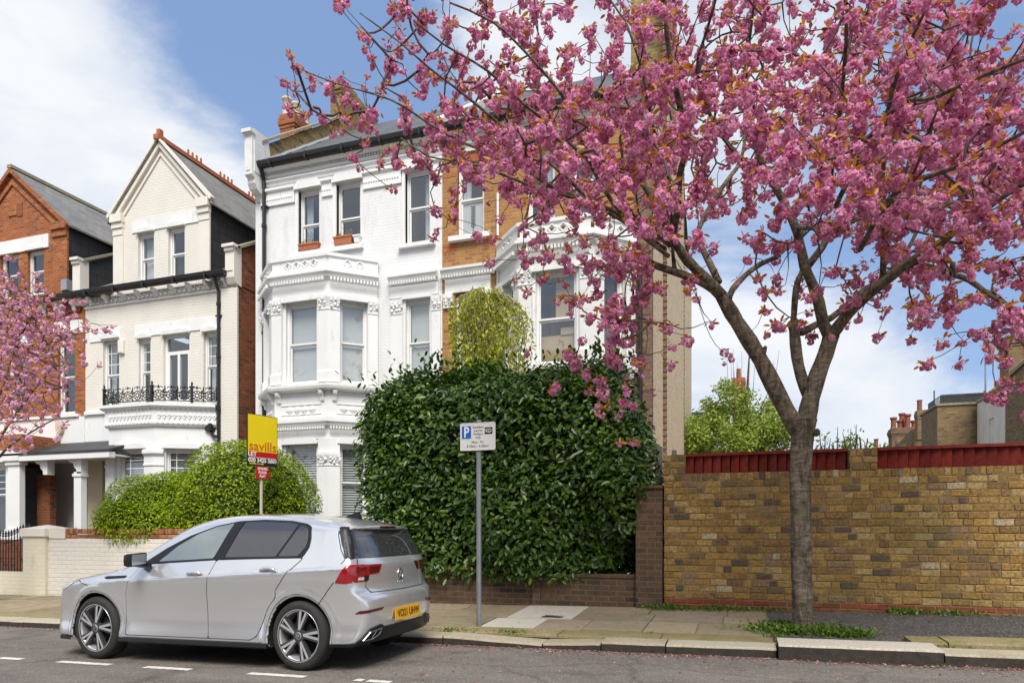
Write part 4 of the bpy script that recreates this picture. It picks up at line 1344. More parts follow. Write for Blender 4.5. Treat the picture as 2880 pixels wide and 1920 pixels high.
for i in range(3):
    a, b_ = Vector(RP[i]), Vector(RP[i + 1]); tt = (b_ - a).normalized(); L = (b_ - a).length
    Mx = loc_M(a.x, a.y, math.atan2(tt.y, tt.x)); rl.M = Mx
    rl.box(0, L, -.012, .012, 4.86, 4.885)
    k = max(1, round(L / .34)); wd = L / k
    for j in range(k):
        c = wd * (j + .5); R_ = .125
        def ring(cx, cz, r, t0=0, t1=2 * math.pi, n=14, rad=.013):
            rl.tube([(cx + r * math.cos(t0 + (t1 - t0) * q / n), 0, cz + r * math.sin(t0 + (t1 - t0) * q / n)) for q in range(n + 1)], rad, 4, cap=False)
        ring(c, 5.03, R_); ring(c, 5.03, .05, rad=.012)
        for q in range(4):
            th = q * math.pi / 2 + .785
            rl.tube([(c + .05 * math.cos(th), 0, 5.03 + .05 * math.sin(th)), (c + R_ * math.cos(th), 0, 5.03 + R_ * math.sin(th))], .013, 4)
            rl.blob((c + .085 * math.cos(th + .785), 0, 5.03 + .085 * math.sin(th + .785)), (.022, .012, .022), 1)
        for s in (-1, 1):
            ring(c + s * wd * .5, 4.96, .05, 0, 5.2, 10, .012); ring(c + s * wd * .47, 5.13, .045, 1, 6, 10, .012)
            ring(c + s * .06, 5.20, .05, .3 if s > 0 else 0, 3.0, 8, .012)
        rl.blob((c, 0, 5.26), (.02, .012, .04), 1); rl.blob((c + wd * .5, 0, 5.23), (.018, .012, .05), 1)
        rl.tube([(c + wd * .5, 0, 4.86), (c + wd * .5, 0, 5.22)], .012, 4)
    for x in ((0, L) if i == 1 else ((L * .62,) if i == 2 else ())):
        rl.box(x - .03, x + .03, -.03, .03, 4.82, 5.28); rl.blob((x, 0, 5.34), (.03, .03, .07), 1)
        for s in (-1, 1): rl.blob((x + s * .05, 0, 5.26), (.03, .015, .03), 1)
    rl.M = None
rl.build('balcony_railing', M['iron'], CH, fixn=False)
al = thing('alarm_box', 'small cream alarm box fixed beside the first floor window', 'alarm box', (-17.33, YH - .06, 6.7))
b = MB(); b.bevbox(-17.44, -17.24, YH - .10, YH - .002, 6.52, 6.92, .025); b.build('case', M['cream_stone'], al)

# ------------------------------------------------------------------ porch (shared) of the cream and red houses
PO = MB()
yp = 14.1
xr0, xr1 = X_at(40, yp), X_at(306, yp)
PO._add([(xr0 - 2.0, yp, 3.52), (xr1, yp, 3.52), (xr1 + .0, YH, 3.98), (xr0 - 2.0, YH, 3.98), (xr0 - 2.0, yp, 3.46), (xr1, yp, 3.46)], [(0, 1, 2, 3), (4, 5, 1, 0), (5, 2, 1)])
PO.build('porch_roof', M['slate_hung'], CH)
PO = MB()
PO.box(xr0 - 1.0, xr1 - .02, yp + .02, yp + .22, 3.30, 3.458)
PO.box(xr0 - 1.0, xr1 - .02, yp + .22, YH + 1.6, 3.36, 3.40)
for px in (222, 190, 105, 90): pass
def bracket(px, w=.16):
    x = X_at(px, yp + .3)
    PO.prism([(x - .30, 3.30), (x - .22, 3.22), (x - .10, 3.20), (x - .06, 3.08), (x + .02, 3.02), (x + .04, 2.9), (x + .20, 2.9), (x + .20, 3.30)], yp + .20, yp + .42)
bracket(128); bracket(222)
xa, xb = X_at(217, yp + .3), X_at(237, yp + .3)
PO.box(xa, xb, yp + .2, yp + .38, -.2, 2.95); PO.box(xa - .03, xb + .03, yp + .17, yp + .41, 2.82, 2.9)
PO.build('porch_frame', M['white'], CH)
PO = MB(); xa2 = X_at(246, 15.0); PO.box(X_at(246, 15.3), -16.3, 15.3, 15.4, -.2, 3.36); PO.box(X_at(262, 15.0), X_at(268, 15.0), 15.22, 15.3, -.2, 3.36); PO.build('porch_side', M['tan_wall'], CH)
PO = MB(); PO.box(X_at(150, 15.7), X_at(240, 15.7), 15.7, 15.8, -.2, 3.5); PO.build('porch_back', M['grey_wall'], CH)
PO = MB(); PO.box(X_at(160, 15.65), X_at(222, 15.65), 15.66, 15.7, .72, .79); PO.build('dado_rail', M['black'], CH)

# ------------------------------------------------------------------ red brick house
RH = thing('red_brick_house', 'red brick gabled house with slate roof, behind the pink tree at the left edge', 'house', (-22, YH, 0))
RX, RW = -21.85, 2.37
wr = [(-22.42, -21.62, 8.65, 10.05), (-21.22, -20.52, 8.65, 10.05)]
wr1 = [(-19.93, -19.22, 4.85, 7.30), (-22.1, -21.2, 4.85, 7.1), (-24.0, -23.1, 4.85, 7.1)]
mb = MB(FRONT)
mb.wall(-27.0, CX0, 4.75, 8.5, wr1)
mb.wall(RX - RW, RX + RW, 8.5, 10.7, wr)
mb._add([(RX - RW, 0, 10.7), (RX + RW, 0, 10.7), (RX, 0, 12.62)], [(0, 1, 2)])
mb.wall(-27.0, X_at(126, YH), -.3, 4.3, [])
mb.wall(X_at(126, YH), CX0, 3.37, 4.3, [])
mb.build('front_wall', M['red_brick'], RH)
for w_ in wr: sash(RH, *w_, mid=9.4, y=YH)
for w_ in wr1: sash(RH, *w_, mid=6.0, y=YH, sill=(.12, .1, .1))
t = MB(FRONT)
t.box(-24.0, -20.3, -.04, 0, 10.06, 10.48)
t.box(-20.1, -18.9, -.03, 0, 7.30, 7.7); t.box(-22.3, -21.0, -.03, 0, 7.1, 7.45)
for w_ in wr + wr1: hood(t, w_[0] + .05, w_[1] - .05, w_[3] + .002, .10, -.08)
t.build('lintel_band', M['white'], RH)
t = MB(FRONT); t.box(-27, CX0, -.04, .01, 3.38, 4.75); t.box(-27.0, CX0 - .2, -.09, 0, 4.75, 4.83); t.build('white_band', M['white'], RH)
t = MB(FRONT)
t.box(-27, -18.95, -.06, 0, 7.93, 8.28)
t.build('painted_frieze', plain('oxblood_paint', (.20, .025, .02), .6), RH)
t = MB(FRONT)
x = -26.6
while x < -18.9:
    t.prism_yz([(-.22, 8.27), (-.21, 8.14), (-.13, 8.10), (-.10, 7.98), (-.06, 7.95), (-.06, 8.27)], x - .06, x + .06); x += .62
t.build('eaves_bracket', M['white'], RH)
gutter(RH, -27, CX0 - .1, YH - .22, 8.38)
t = MB(FRONT)
for s in (-1, 1):
    A = Vector((RX + s * (RW + .08), 10.62)); B = Vector((RX, 12.72)); d = (B - A).normalized(); nrm = Vector((-d.y, d.x)) * (1 if s < 0 else -1)
    for (w0, w1, dy) in ((-.10, 0.02, -.13), (-.36, -.24, -.05)):
        q = [A + nrm * w0, B + nrm * w0, B + nrm * w1, A + nrm * w1]
        t.prism([(q[0].x, q[0].y), (RX, q[1].y + w0 * .6), (RX, q[2].y + w1 * .6), (q[3].x, q[3].y)], dy, 0)
    x = RX + s * (RW - .30)
    t.box(x - .32, x + .32, -.16, 0, 10.50, 10.72); t.box(x - .30, x + .30, -.11, 0, 10.30, 10.50); t.box(x - .30, x + .30, -.06, 0, 8.55, 10.30)
t.box(RX - .18, RX + .18, -.03, 0, 11.25, 11.55)
t.build('gable_trim', M['red_brick'], RH)
t = MB(FRONT); t.box(RX - .02 + .2, RX + .42, -.02, 0, 11.2, 11.6); t.build('air_brick', M['red_dark'], RH)
rf = gable_roof(RH, RX, RW, 10.72, 12.75, YH - .1, 24, M['slate_light'])
rd = MB(); rd.prism_yz([(YH - .14, 12.72), (24, 12.72), (24, 12.82), (YH - .14, 12.82)], RX - .09, RX + .09)
rd.build('ridge_tiles', M['stone_cap'], rf)
mr = MB()
mr._add([(RX + RW, YH - .22, 8.41), (CX0, YH - .22, 8.41), (CX0, YH + 6, 12.1), (RX + RW, YH + 6, 12.1)], [(0, 1, 2, 3)])
mr.build('lower_roof', M['slate'], RH)
ck = MB()
for s in (-1, 1):
    x = RX + s * (RW - .02); ck.quad((x, YH + .02, 8.4), (x, YH + 7, 8.4), (x, YH + 7, 10.7), (x, YH + .02, 10.7))
ck.build('dormer_cheek', M['slate_hung'], RH)
ck = MB(); ck.box(RX + RW - .18, RX + RW + .06, YH - .12, YH + .4, 8.62, 8.95); ck.build('lead_box', M['lead'], RH)
# ground floor bay corner and porch of the red house
t = MB()
xa, xb = X_at(22, 14.2), X_at(70, 14.2)
xb = X_at(55, 14.2)
t.box(xa, xb, 14.2, 14.36, -.2, 3.2); t.box(xa - .05, xb + .05, 14.15, 14.40, 3.2, 3.32); t.box(xa - .09, xb + .09, 14.10, 14.45, 3.32, 3.46); t.box(xa - .05, xb + .05, 14.14, 14.40, -.2, 1.35)
t.box(-27, xb + .1, 14.1, 15.5, 3.46, 3.62)
t.build('bay_column', M['white'], RH)
t = MB(loc_M(0, 14.3))
t.wall(-26, xa, -.3, 3.46, [(X_at(-75, 14.3), X_at(16, 14.3), 1.15, 3.2)], .12)
t.build('bay_wall', M['white'], RH)
sash(RH, X_at(-75, 14.3), X_at(16, 14.3), 1.15, 3.2, mid=2.35, y=14.3, bars=4)
t = MB(); t.box(-24.5, xb, 14.25, 15.5, 3.62, 4.1); t.build('bay_parapet', M['red_brick'], RH)
t = MB()
t.box(X_at(66, 15.6), X_at(125, 15.6) , 15.55, 15.7, -.2, 3.36)
t.box(X_at(104, 14.9), X_at(140, 14.9), 14.9, 15.1, -.2, 3.0)
t.build('porch_wall', M['red_dark'], RH)
sh = thing('alarm_box', 'cream shield shaped alarm box above the shared porch roof', 'alarm box', (-19.72, YH - .08, 4.45))
b = MB(FRONT); cx = -19.72
b.prism([(cx - .13, 4.62), (cx + .13, 4.62), (cx + .14, 4.42), (cx + .08, 4.28), (cx, 4.22), (cx - .08, 4.28), (cx - .14, 4.42)], -.15, -.05)
b.prism([(cx - .05, 4.50), (cx + .05, 4.50), (cx + .03, 4.42), (cx - .03, 4.42)], -.162, -.15)
b.build('case', M['cream_pot'], sh)
an = thing('aerial', 'small black aerial on the red house roof ridge', 'aerial', (RX, 21.4, 12.8))
b = MB(); y = 21.4
b.tube([(RX, y, 12.8), (RX, y, 13.35)], .02, 5); b.tube([(RX - .1, y - .25, 13.18), (RX + .75, y + .5, 13.62)], .014, 5)
for k in range(11):
    f = k / 10; c = Vector((RX + .0 + .75 * f, y - .2 + .7 * f, 13.2 + .42 * f))
    b.tube([tuple(c + Vector((-.10, .14, -.10))), tuple(c + Vector((.10, -.14, .10)))], .009, 4)
b.build('antenna', M['iron'], an)
# ------------------------------------------------------------------ garden walls
def at(px, py, Y):
    p = (px - 1440) / 1920.0
    d = Y / (CY + p * SY)
    return Vector((d * (p * CY - SY), Y, CAMZ + (1489 - py) * d / 1920.0))


M['stock_brick'] = island_mat('old_stock_brick', [(0, (.10, .07, .05)), (.04, (.155, .10, .05)), (.10, (.195, .118, .046)), (.22, (.225, .132, .045)), (.36, (.255, .152, .046)), (.50, (.285, .172, .050)),
                               (.64, (.315, .195, .060)), (.77, (.335, .218, .080)), (.88, (.35, .245, .105)), (.945, (.23, .145, .085)), (.985, (.38, .30, .19)), (1, (.15, .11, .08))], noise=30, nv=(.28, 1.95), bmp=.7,
                              dirt=[((.10, .11, .035), .7, .50, .45), ((.13, .105, .04), 1.3, .50, .55), ((.07, .05, .03), 7.0, .56, .7), ((.46, .38, .24), 9.0, .64, .5)])
M['mortar'] = plain('old_mortar', (.22, .155, .075), .95, var=.3, scale=5, bmp=.4)
M['red_base'] = island_mat('red_base_brick', [(0, (.20, .05, .026)), (1, (.27, .08, .038))], noise=20, nv=(.6, 1.3), dirt=[((.10, .08, .03), 2.0, .5, .7)])
M['red_stain'] = island_mat('red_stained_board', [(0, (.135, .016, .011)), (1, (.225, .028, .018))], rough=.6, noise=14, nv=(.6, 1.4), bmp=.2)
M['gap_shade'] = plain('gap_shade_backing', (.03, .006, .005), .9, var=.2)  # darkened red that stands for shadow in the board gaps
M['post_wood'] = plain('grey_weathered_wood', (.20, .18, .15), .9, var=.3, scale=3, stretch=(30, 30, 1.5), bmp=.4)

GW_ = thing('yellow_garden_wall', 'long yellow stock brick garden wall with brick piers behind the cherry tree', 'wall', (1, YW, 0))
WX0, WX1 = -1.07, 7.4
PA, PB, PC = X_at(1927, YW), X_at(2388, YW), X_at(2469, YW)
ZB, ZT, ZP = .335, 2.03, 2.425
CH_ = (ZT - ZB) / 18
mo = MB()
mo.box(WX0 + .01, WX1, YW + .007, YW + .33, -.1, 2.135)
mo.box(WX0 + .01, PA - .012, YW + .007, YW + .33, 2.135, ZP - .01); mo.box(PB + .012, PC - .012, YW + .007, YW + .33, 2.135, ZP - .01)
mo.build('mortar', M['mortar'], GW_)
bk = MB()
def brick(mb, x0, x1, z0, z1, y=YW, dep=.05):
    j = lambda s: random.uniform(-s, s)
    mb.bevbox(x0 + .005 + j(.003), x1 - .006 + j(.003), y + j(.005), y + dep, z0 + .006 + j(.003), z1 - .006 + j(.003), random.uniform(.004, .009))
    k = len(mb.v)
    for i in range(k - 8, k): mb.v[i] = (mb.v[i][0] + j(.0035), mb.v[i][1], mb.v[i][2] + j(.0035))
    if random.random() < .12:                     # a spalled corner
        i = k - 4 + random.randrange(4); mb.v[i] = (mb.v[i][0] + (.03 if i in (k - 4, k - 1) else -.03), mb.v[i][1] + .006, mb.v[i][2] + (.014 if i in (k - 4, k - 3) else -.014))
def course(mb, xa, xb, z0, z1, off, y=YW, pheader=.38):
    x = xa - off
    while x < xb - .02:
        w = .112 if random.random() < pheader else .225
        a, b_ = max(x, xa), min(x + w, xb)
        if b_ - a > .03: brick(mb, a, b_, z0, z1, y)
        x += w
for k in range(18): course(bk, WX0, WX1, ZB + k * CH_, ZB + (k + 1) * CH_, random.uniform(0, .2))
x = PA
while x < WX1:                                   # brick on edge coping
    if not (PB - .01 < x < PC - .02): brick(bk, x, x + .078, ZT, 2.14)
    x += .078
for a, b_ in ((WX0, PA), (PB, PC)):
    z = ZT
    for k in range(3): course(bk, a, b_, z, z + .0935, random.uniform(0, .15)); z += .0935
    n = int((b_ - a) / .078)
    for k in range(n): brick(bk, a + (b_ - a) * k / n, a + (b_ - a) * (k + 1) / n, z, ZP)
bk.build('brickwork', M['stock_brick'], GW_)
bk = MB()
for k in range(4): course(bk, WX0, WX1, ZB - (k + 1) * .082, ZB - k * .082, .11 * k, YW - .012 * (k > 0), .12)
bk.build('base_course', M['red_base'], GW_)


def fence_top(label, x0, x1):
    t = thing('fence_panel', label, 'fence panel', ((x0 + x1) / 2, YW + .05, 2.14), 'red boarded panels on the garden wall')
    b = MB(); x = x0
    while x < x1 - .02:
        w = min(.128, x1 - x)
        yy = YW + .05 + random.uniform(-.004, .004)
        b._add([(x, yy + .022, 2.142), (x + w - .015, yy - .018, 2.142), (x + w - .015, yy + .006, 2.142), (x, yy + .04, 2.142), (x, yy + .022, 2.385), (x + w - .015, yy - .018, 2.385), (x + w - .015, yy + .006, 2.385), (x, yy + .04, 2.385)],
               [(0, 1, 5, 4), (1, 2, 6, 5), (2, 3, 7, 6), (3, 0, 4, 7), (4, 5, 6, 7), (0, 3, 2, 1)])
        x += .125
    b.build('boards', M['red_stain'], t)
    b = MB(); b.box(x0, x1, YW + .10, YW + .12, 2.142, 2.384); b.build('shadow_backing', M['gap_shade'], t)  # added dark sheet so the gaps between boards read as shadow lines
    b = MB(); b.box(x0, x1, YW + .005, YW + .10, 2.385, 2.425); b.build('capping_rail', M['red_stain'], t)
fence_top('dark red boarded panel on the wall top behind the tree trunk, between the two piers', PA + .004, PB - .004)
fence_top('dark red boarded panel on the wall top right of the middle pier', PC + .004, WX1)

M['dark_wall'] = brick_mat('sooty_garden_brick', (.115, .068, .043), (.18, .10, .058), (.05, .042, .04), (.155, .12, .08), bw=.235, bh=.082, ms=.011, stain=((.05, .045, .03), 1.8, .6))
DW = thing('dark_garden_wall', 'low dark brown brick garden wall under the laurel hedge, with a taller end pier', 'wall', (-4, YW, 0))
b = MB()
b.box(-9.9, X_at(1500, YW), YW + .05, YW + .32, -.2, .60); b.box(X_at(1515, YW), X_at(1790, YW), YW + .05, YW + .32, -.2, .60)
b.box(X_at(1496, YW), X_at(1519, YW), YW + .0, YW + .30, -.2, .585)
b.build('wall', M['dark_wall'], DW)
b = MB(); b.box(X_at(1788, YW - .05), WX0 - .015, YW - .05, YW + .38, -.2, 1.93); b.build('end_pier', M['dark_wall'], DW)
b = MB(); b.box(X_at(1786, YW) - .02, WX0 - .004, YW - .08, YW + .42, 1.93, 1.975); b.box(-9.9, X_at(1785, YW), YW + .03, YW + .34, .60, .645); b.build('coping', M['dark_wall'], DW)
t = thing('timber_post', 'grey weathered timber post standing behind the dark end pier', 'post', (X_at(1852, 10.5), 10.55, .2))
b = MB(); x = X_at(1852, 10.5); b.box(x - .05, x + .05, 10.5, 10.6, .2, 2.58); b.box(x + .13, x + .2, 11.2, 11.3, .2, 2.6); b.build('post', M['post_wood'], t)

CW = thing('cream_garden_wall', 'white painted garden wall with a capped cream pillar, in front of the cream house', 'wall', (-13, YW, 0))
b = MB(); b.box(-13.45, -9.9, YW + .04, YW + .28, -.3, 1.15); b.build('wall', M['white_garden'], CW)
bk = MB()
x = -13.02
while x < -10.0: brick(bk, x, x + .225, 1.152, 1.235, YW + .03, .22); x += .225
x = -12.98
while x < -10.0: brick(bk, x, x + .078, 1.238, 1.345, YW + .03, .22); x += .078
bk.build('brick_coping', island_mat('red_coping_brick', [(0, (.24, .09, .04)), (.6, (.38, .16, .08)), (1, (.42, .26, .14))], noise=20, nv=(.6, 1.3)), CW)
b = MB(); b.box(-14.06, -13.43, YW - .03, YW + .55, -.3, 1.19); b.build('pillar', M['cream_garden'], CW)
b = MB(); b.box(-14.10, -13.39, YW - .07, YW + .59, 1.19, 1.345)
b._add([(-14.1, YW - .07, 1.345), (-13.39, YW - .07, 1.345), (-13.39, YW + .59, 1.345), (-14.1, YW + .59, 1.345), (-13.74, YW + .26, 1.43)], [(0, 1, 4), (1, 2, 4), (2, 3, 4), (3, 0, 4)])
b.box(-13.4, -12.95, YW + .02, YW + .30, 1.15, 1.36)
b.build('pillar_cap', M['cream_stone'], CW)
LW = thing('low_cream_wall', 'low cream painted wall carrying iron railings at the left edge', 'wall', (-16, YW, 0))
b = MB(); b.box(-19, -14.07, YW + .03, YW + .3, -.4, .44); b.build('wall', M['cream_garden'], LW)
IR = thing('iron_railing', 'black iron spear topped railing standing on the low cream wall', 'railing', (-15, YW + .15, .44))
b = MB(); x = -14.13; k = 0
while x > -18.5:
    h = 1.24 + .08 * math.cos(k * .38)
    b.tube([(x, YW + .15, .44), (x, YW + .15, h)], .011, 6)
    b.lathe([(.0, 0), (.02, .015), (.024, .04), (.012, .055), (.026, .075), (.0, .16)], (x, YW + .15, h), n=6, cap=False)
    x -= .085; k += 1
b.tube([(-18.5 + i * .1, YW + .15, 1.10 + .06 * math.cos((i * .1 - 4.37) / .085 * .38 * -1)) for i in range(44)], .012, 4)
b.box(-18.5, -14.08, YW + .135, YW + .165, .47, .495)
b.build('bars', M['iron'], IR)
t = thing('strap_leaf_plant', 'small clump of green strap leaves behind the iron railing', 'plant', (-14.5, 10.9, .3))
n = 90; pos = np.stack([rng.normal(-14.5, .16, n), rng.normal(10.9, .1, n), np.full(n, .35)], 1)
dirs = np.stack([rng.normal(0, .35, n), rng.normal(0, .3, n), np.ones(n)], 1)
M['strap'] = leaf_mat('strap_leaf', [(0, (.04, .09, .02)), (1, (.12, .20, .04))])
R = frames(np.stack([rng.normal(size=n), -np.ones(n), rng.normal(size=n) * .2], 1), tangent=dirs)
scatter('leaves', [(0, -.03, 0), (.5, -.04, 0), (1, 0, .1), (.5, .04, 0)], [(0, 1, 2, 3)], pos, R, rng.uniform(.3, .6, n), M['strap'], t)
t = thing('low_brick_wall', 'low red brick wall behind the iron railing at the left edge', 'wall', (-17, 12.2, 0))
b = MB(); b.box(-21, -15.2, 12.2, 12.4, -.2, 1.08); b.build('wall', M['red_dark'], t)

# ------------------------------------------------------------------ hedges
def wob(P, s, seed):
    r = np.random.default_rng(seed)
    out = np.zeros(len(P))
    for k in range(7):
        d = r.normal(size=3); d /= np.linalg.norm(d); f = s * r.uniform(.6, 2.2)
        out += np.sin(P @ d * f + r.uniform(0, 6.28)) / (1 + .25 * k)
    return out / 3.0


LEAF_T = ([(0, 0, 0), (.28, -.19, .06), (.68, -.19, .05), (1, 0, -.04), (.68, .19, .05), (.28, .19, .06)], [(0, 1, 2, 3), (0, 3, 4, 5)])
def hull_points(n, parts, amp, s, seed, zmin):
    """points on a union of rounded lumps; parts = [(centre, radii, exponent)]"""
    out, nor = [], []
    ar = np.array([p[1][0] * p[1][1] + p[1][0] * p[1][2] + p[1][1] * p[1][2] for p in parts]); ar = ar / ar.sum()
    for (c, r, e), f in zip(parts, ar):
        c = np.array(c); r = np.array(r)
        k = int(n * f * 1.15)
        if e > 3:
            fa = np.array([r[1] * r[2], r[0] * r[2], r[0] * r[1]]); ax_ = rng.choice(3, k, p=fa / fa.sum())
            q = rng.uniform(-1, 1, (k, 3)); q[np.arange(k), ax_] = np.sign(rng.normal(size=k))
        else:
            q = unit(k)
        d = q / (np.sum(np.abs(q) ** e, axis=1, keepdims=True) ** (1.0 / e))
        P = c + d * r
        N = np.sign(d) * np.abs(d) ** (e - 1) / r
        N /= np.linalg.norm(N, axis=1, keepdims=True)
        P = P + N * (amp * wob(P, s, seed))[:, None]
        keep = P[:, 2] > zmin
        for (c2, r2, e2) in parts:
            if (np.allclose(c2, c) and np.allclose(r2, r)): continue
            keep &= np.sum(np.abs((P - np.array(c2)) / (np.array(r2) * .70)) ** e2, axis=1) > 1
        out.append(P[keep]); nor.append(N[keep])
    return np.concatenate(out), np.concatenate(nor)


def core(parent, parts, shrink, mat, zmin):
    b = MB()
    for c, r, e in parts:
        nlat, nlon = 12, 24; vs = []; fs = []
        for i in range(nlat + 1):
            for j in range(nlon):
                th = math.pi * i / nlat; ph = 2 * math.pi * j / nlon
                v = [math.sin(th) * math.cos(ph), math.sin(th) * math.sin(ph), math.cos(th)]
                if e > 2: v = [math.copysign(abs(q) ** (2 / e), q) for q in v]
                L = sum(abs(q) ** e for q in v) ** (1 / e)
                vs.append((c[0] + v[0] / L * (r[0] - shrink), c[1] + v[1] / L * (r[1] - shrink), max(zmin, c[2] + v[2] / L * (r[2] - shrink))))
        for i in range(nlat):
            for j in range(nlon): fs.append((i * nlon + j, i * nlon + (j + 1) % nlon, (i + 1) * nlon + (j + 1) % nlon, (i + 1) * nlon + j))
        b._add(vs, fs)
    return b.build('shade_core', mat, parent, fixn=False)  # added solid hull that blocks light, dark like the shade between leaves


def leafy(parent, n, parts, amp, s, seed, zmin, size, mat, shell=.25, up=.6, droop=.12, name='foliage', mi=None):
    P, N = hull_points(n, parts, amp, s, seed, zmin)
    k = len(P)
    P = P - N * (rng.random(k) ** 2 * shell)[:, None] + rng.normal(size=(k, 3)) * .02
    nn = N * .75 + np.array([0, 0, up]) + rng.normal(size=(k, 3)) * .42
    tg = N * .7 + np.array([0, 0, -droop]) + rng.normal(size=(k, 3)) * .8
    return scatter(name, LEAF_T[0], LEAF_T[1], P, frames(nn, tangent=tg), rng.uniform(size * .5, size * 1.35, k), mat, parent)


M['laurel'] = leaf_mat('laurel_leaf', [(0, (.014, .036, .006)), (.32, (.045, .10, .012)), (.68, (.095, .18, .018)), (.90, (.20, .29, .03)), (1, (.36, .40, .06))], rough=.33, trans=.20, spec=.5, nscale=1.3, nvar=.45)
M['laurel_in'] = plain('laurel_shade_core', (.010, .014, .006), .95, var=.4)  # near-black colour stands for the shade inside the laurel
LH = thing('laurel_hedge', 'tall dark green glossy laurel hedge over the low dark brick wall', 'hedge', (-3.8, 11, .2))
lp = [((-3.82, 11.02, 2.12), (2.42, .98, 1.72), 5.0), ((-5.35, 11.0, 3.05), (.95, .8, .92), 2.4), ((-2.65, 11.0, 3.15), (1.05, .8, .85), 2.4), ((-4.1, 10.95, 3.25), (.8, .75, .85), 2.4), ((-1.82, 10.7, 1.95), (.60, .72, 1.2), 2.4), ((-3.2, 10.45, 1.6), (1.3, .5, .9), 2.4), ((-5.1, 10.6, 2.2), (1.0, .5, .9), 2.4)]
leafy(LH, 60000, lp, .24, 2.9, 3, .52, .112, M['laurel'], .30, .62, .05)
# upright shoots that break the outline
n = 420; sx = rng.uniform(-6.3, -1.5, 130); P = []; T = []
for i, x in enumerate(sx):
    h = rng.uniform(.10, .55) ** 1.2; y = rng.uniform(10.3, 11.3); zt = 3.82 + .12 * math.sin(x * 2.3) - .5 * max(0, abs(x + 3.8) - 2.0)
    lean = rng.normal(size=2) * .18
    for k in range(7):
        f = k / 6; P.append((x + lean[0] * f, y + lean[1] * f, zt - .15 + (h + .15) * f)); a = rng.uniform(0, 6.28); T.append((math.cos(a), math.sin(a), .5 + .6 * f))
P = np.array(P); T = np.array(T)
scatter('leaves', LEAF_T[0], LEAF_T[1], P, frames(np.cross(T, np.cross(T, np.array([[0, 0, -1.0]]))) + rng.normal(size=P.shape) * .2, tangent=T), rng.uniform(.09, .15, len(P)), M['laurel'], LH)
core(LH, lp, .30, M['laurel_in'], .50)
b = MB()
for i in range(26):
    x = random.uniform(-5.9, -1.7); y = random.uniform(10.35, 11.2)
    b.tube([(x, y, .15), (x + random.uniform(-.15, .15), y - .05, 1.2), (x + random.uniform(-.4, .4), y + random.uniform(-.2, .1), 2.6)], [.03, .022, .01], 5)
b.build('stems', plain('hedge_stem', (.06, .045, .03), .9, var=.3), LH)

M['privet'] = leaf_mat('privet_leaf', [(0, (.05, .12, .004)), (.4, (.19, .29, .007)), (.8, (.42, .53, .012)), (1, (.62, .65, .04))], rough=.45, trans=.34, spec=.25, nscale=1.4, nvar=.35)
M['privet_in'] = plain('privet_shade_core', (.022, .038, .006), .95, var=.4)  # dark green puts the shade inside the clipped hedge into the colour
BH = thing('clipped_hedge', 'bright yellow green rounded hedge spilling over the white garden wall', 'hedge', (-10, 11.2, .2))
bp = [((-11.50, 11.30, 1.55), (1.14, 1.10, .98), 2.0), ((-9.52, 11.40, 1.72), (1.36, 1.22, 1.34), 2.1), ((-10.5, 11.4, 1.5), (1.0, 1.0, .95), 2.3), ((-10.3, 11.5, .7), (1.75, .9, .9), 4.0), ((-11.35, 10.55, 1.42), (1.05, .48, .52), 2.2)]
leafy(BH, 78000, bp, .14, 3.6, 5, .55, .060, M['privet'], .16, .5, .15)
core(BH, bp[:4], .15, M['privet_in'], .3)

# weeping birch behind the laurel
M['birch'] = leaf_mat('birch_leaf', [(0, (.26, .32, .015)), (.5, (.47, .52, .03)), (1, (.68, .68, .10))], rough=.5, trans=.45, nscale=2.5)
M['birch_bark'] = plain('birch_bark', (.30, .24, .17), .85, var=.3, scale=5)
WB = thing('weeping_birch', 'small weeping tree with yellow green hanging foliage behind the laurel hedge', 'tree', (-4.55, 12.6, .2))
b = MB(); b.tube([(-4.55, 12.6, .1), (-4.6, 12.6, 3), (-4.7, 12.55, 5.2), (-4.72, 12.5, 5.75)], [.07, .06, .04, .02], 7)
P = []; N = []
top = Vector((-4.72, 12.5, 5.7))
for i in range(100):
    a = rng.uniform(0, 6.28); R_ = rng.uniform(.12, .86) * (1.28 if math.cos(a) > 0 else 1.0); hh = rng.uniform(.1, .62)
    pts = []
    ln = rng.uniform(1.0, 2.1) * (1.1 - .25 * R_)
    for k in range(15):
        f = k / 14
        if f < .35:
            g = f / .35; q = top + Vector((math.cos(a) * R_ * g, math.sin(a) * R_ * g * .8, hh * math.sin(g * 2.2) * .8 - .15 * g - .55 * R_ * g * g))
            end = q
        else:
            g = (f - .35) / .65; q = end + Vector((.05 * math.sin(5 * g + a), .04 * math.cos(4 * g + a), -ln * g))
        pts.append(q)
        m = 3 if f < .35 else 6
        for _ in range(m):
            P.append(tuple(q + Vector(rng.normal(size=3) * .035))); N.append(rng.normal(size=3) + np.array([0, -.4, .2]))
    b.tube([tuple(p) for p in pts], [.010 - .007 * k / 14 for k in range(15)], 4)
b.build('trunk', M['birch_bark'], WB)
P = np.array(P); N = np.array(N)
scatter('crown', LEAF_T[0], LEAF_T[1], P, frames(N, tangent=np.array([[0, 0, -1.0]]) + rng.normal(size=P.shape) * .5), rng.uniform(.055, .105, len(P)), M['birch'], WB)

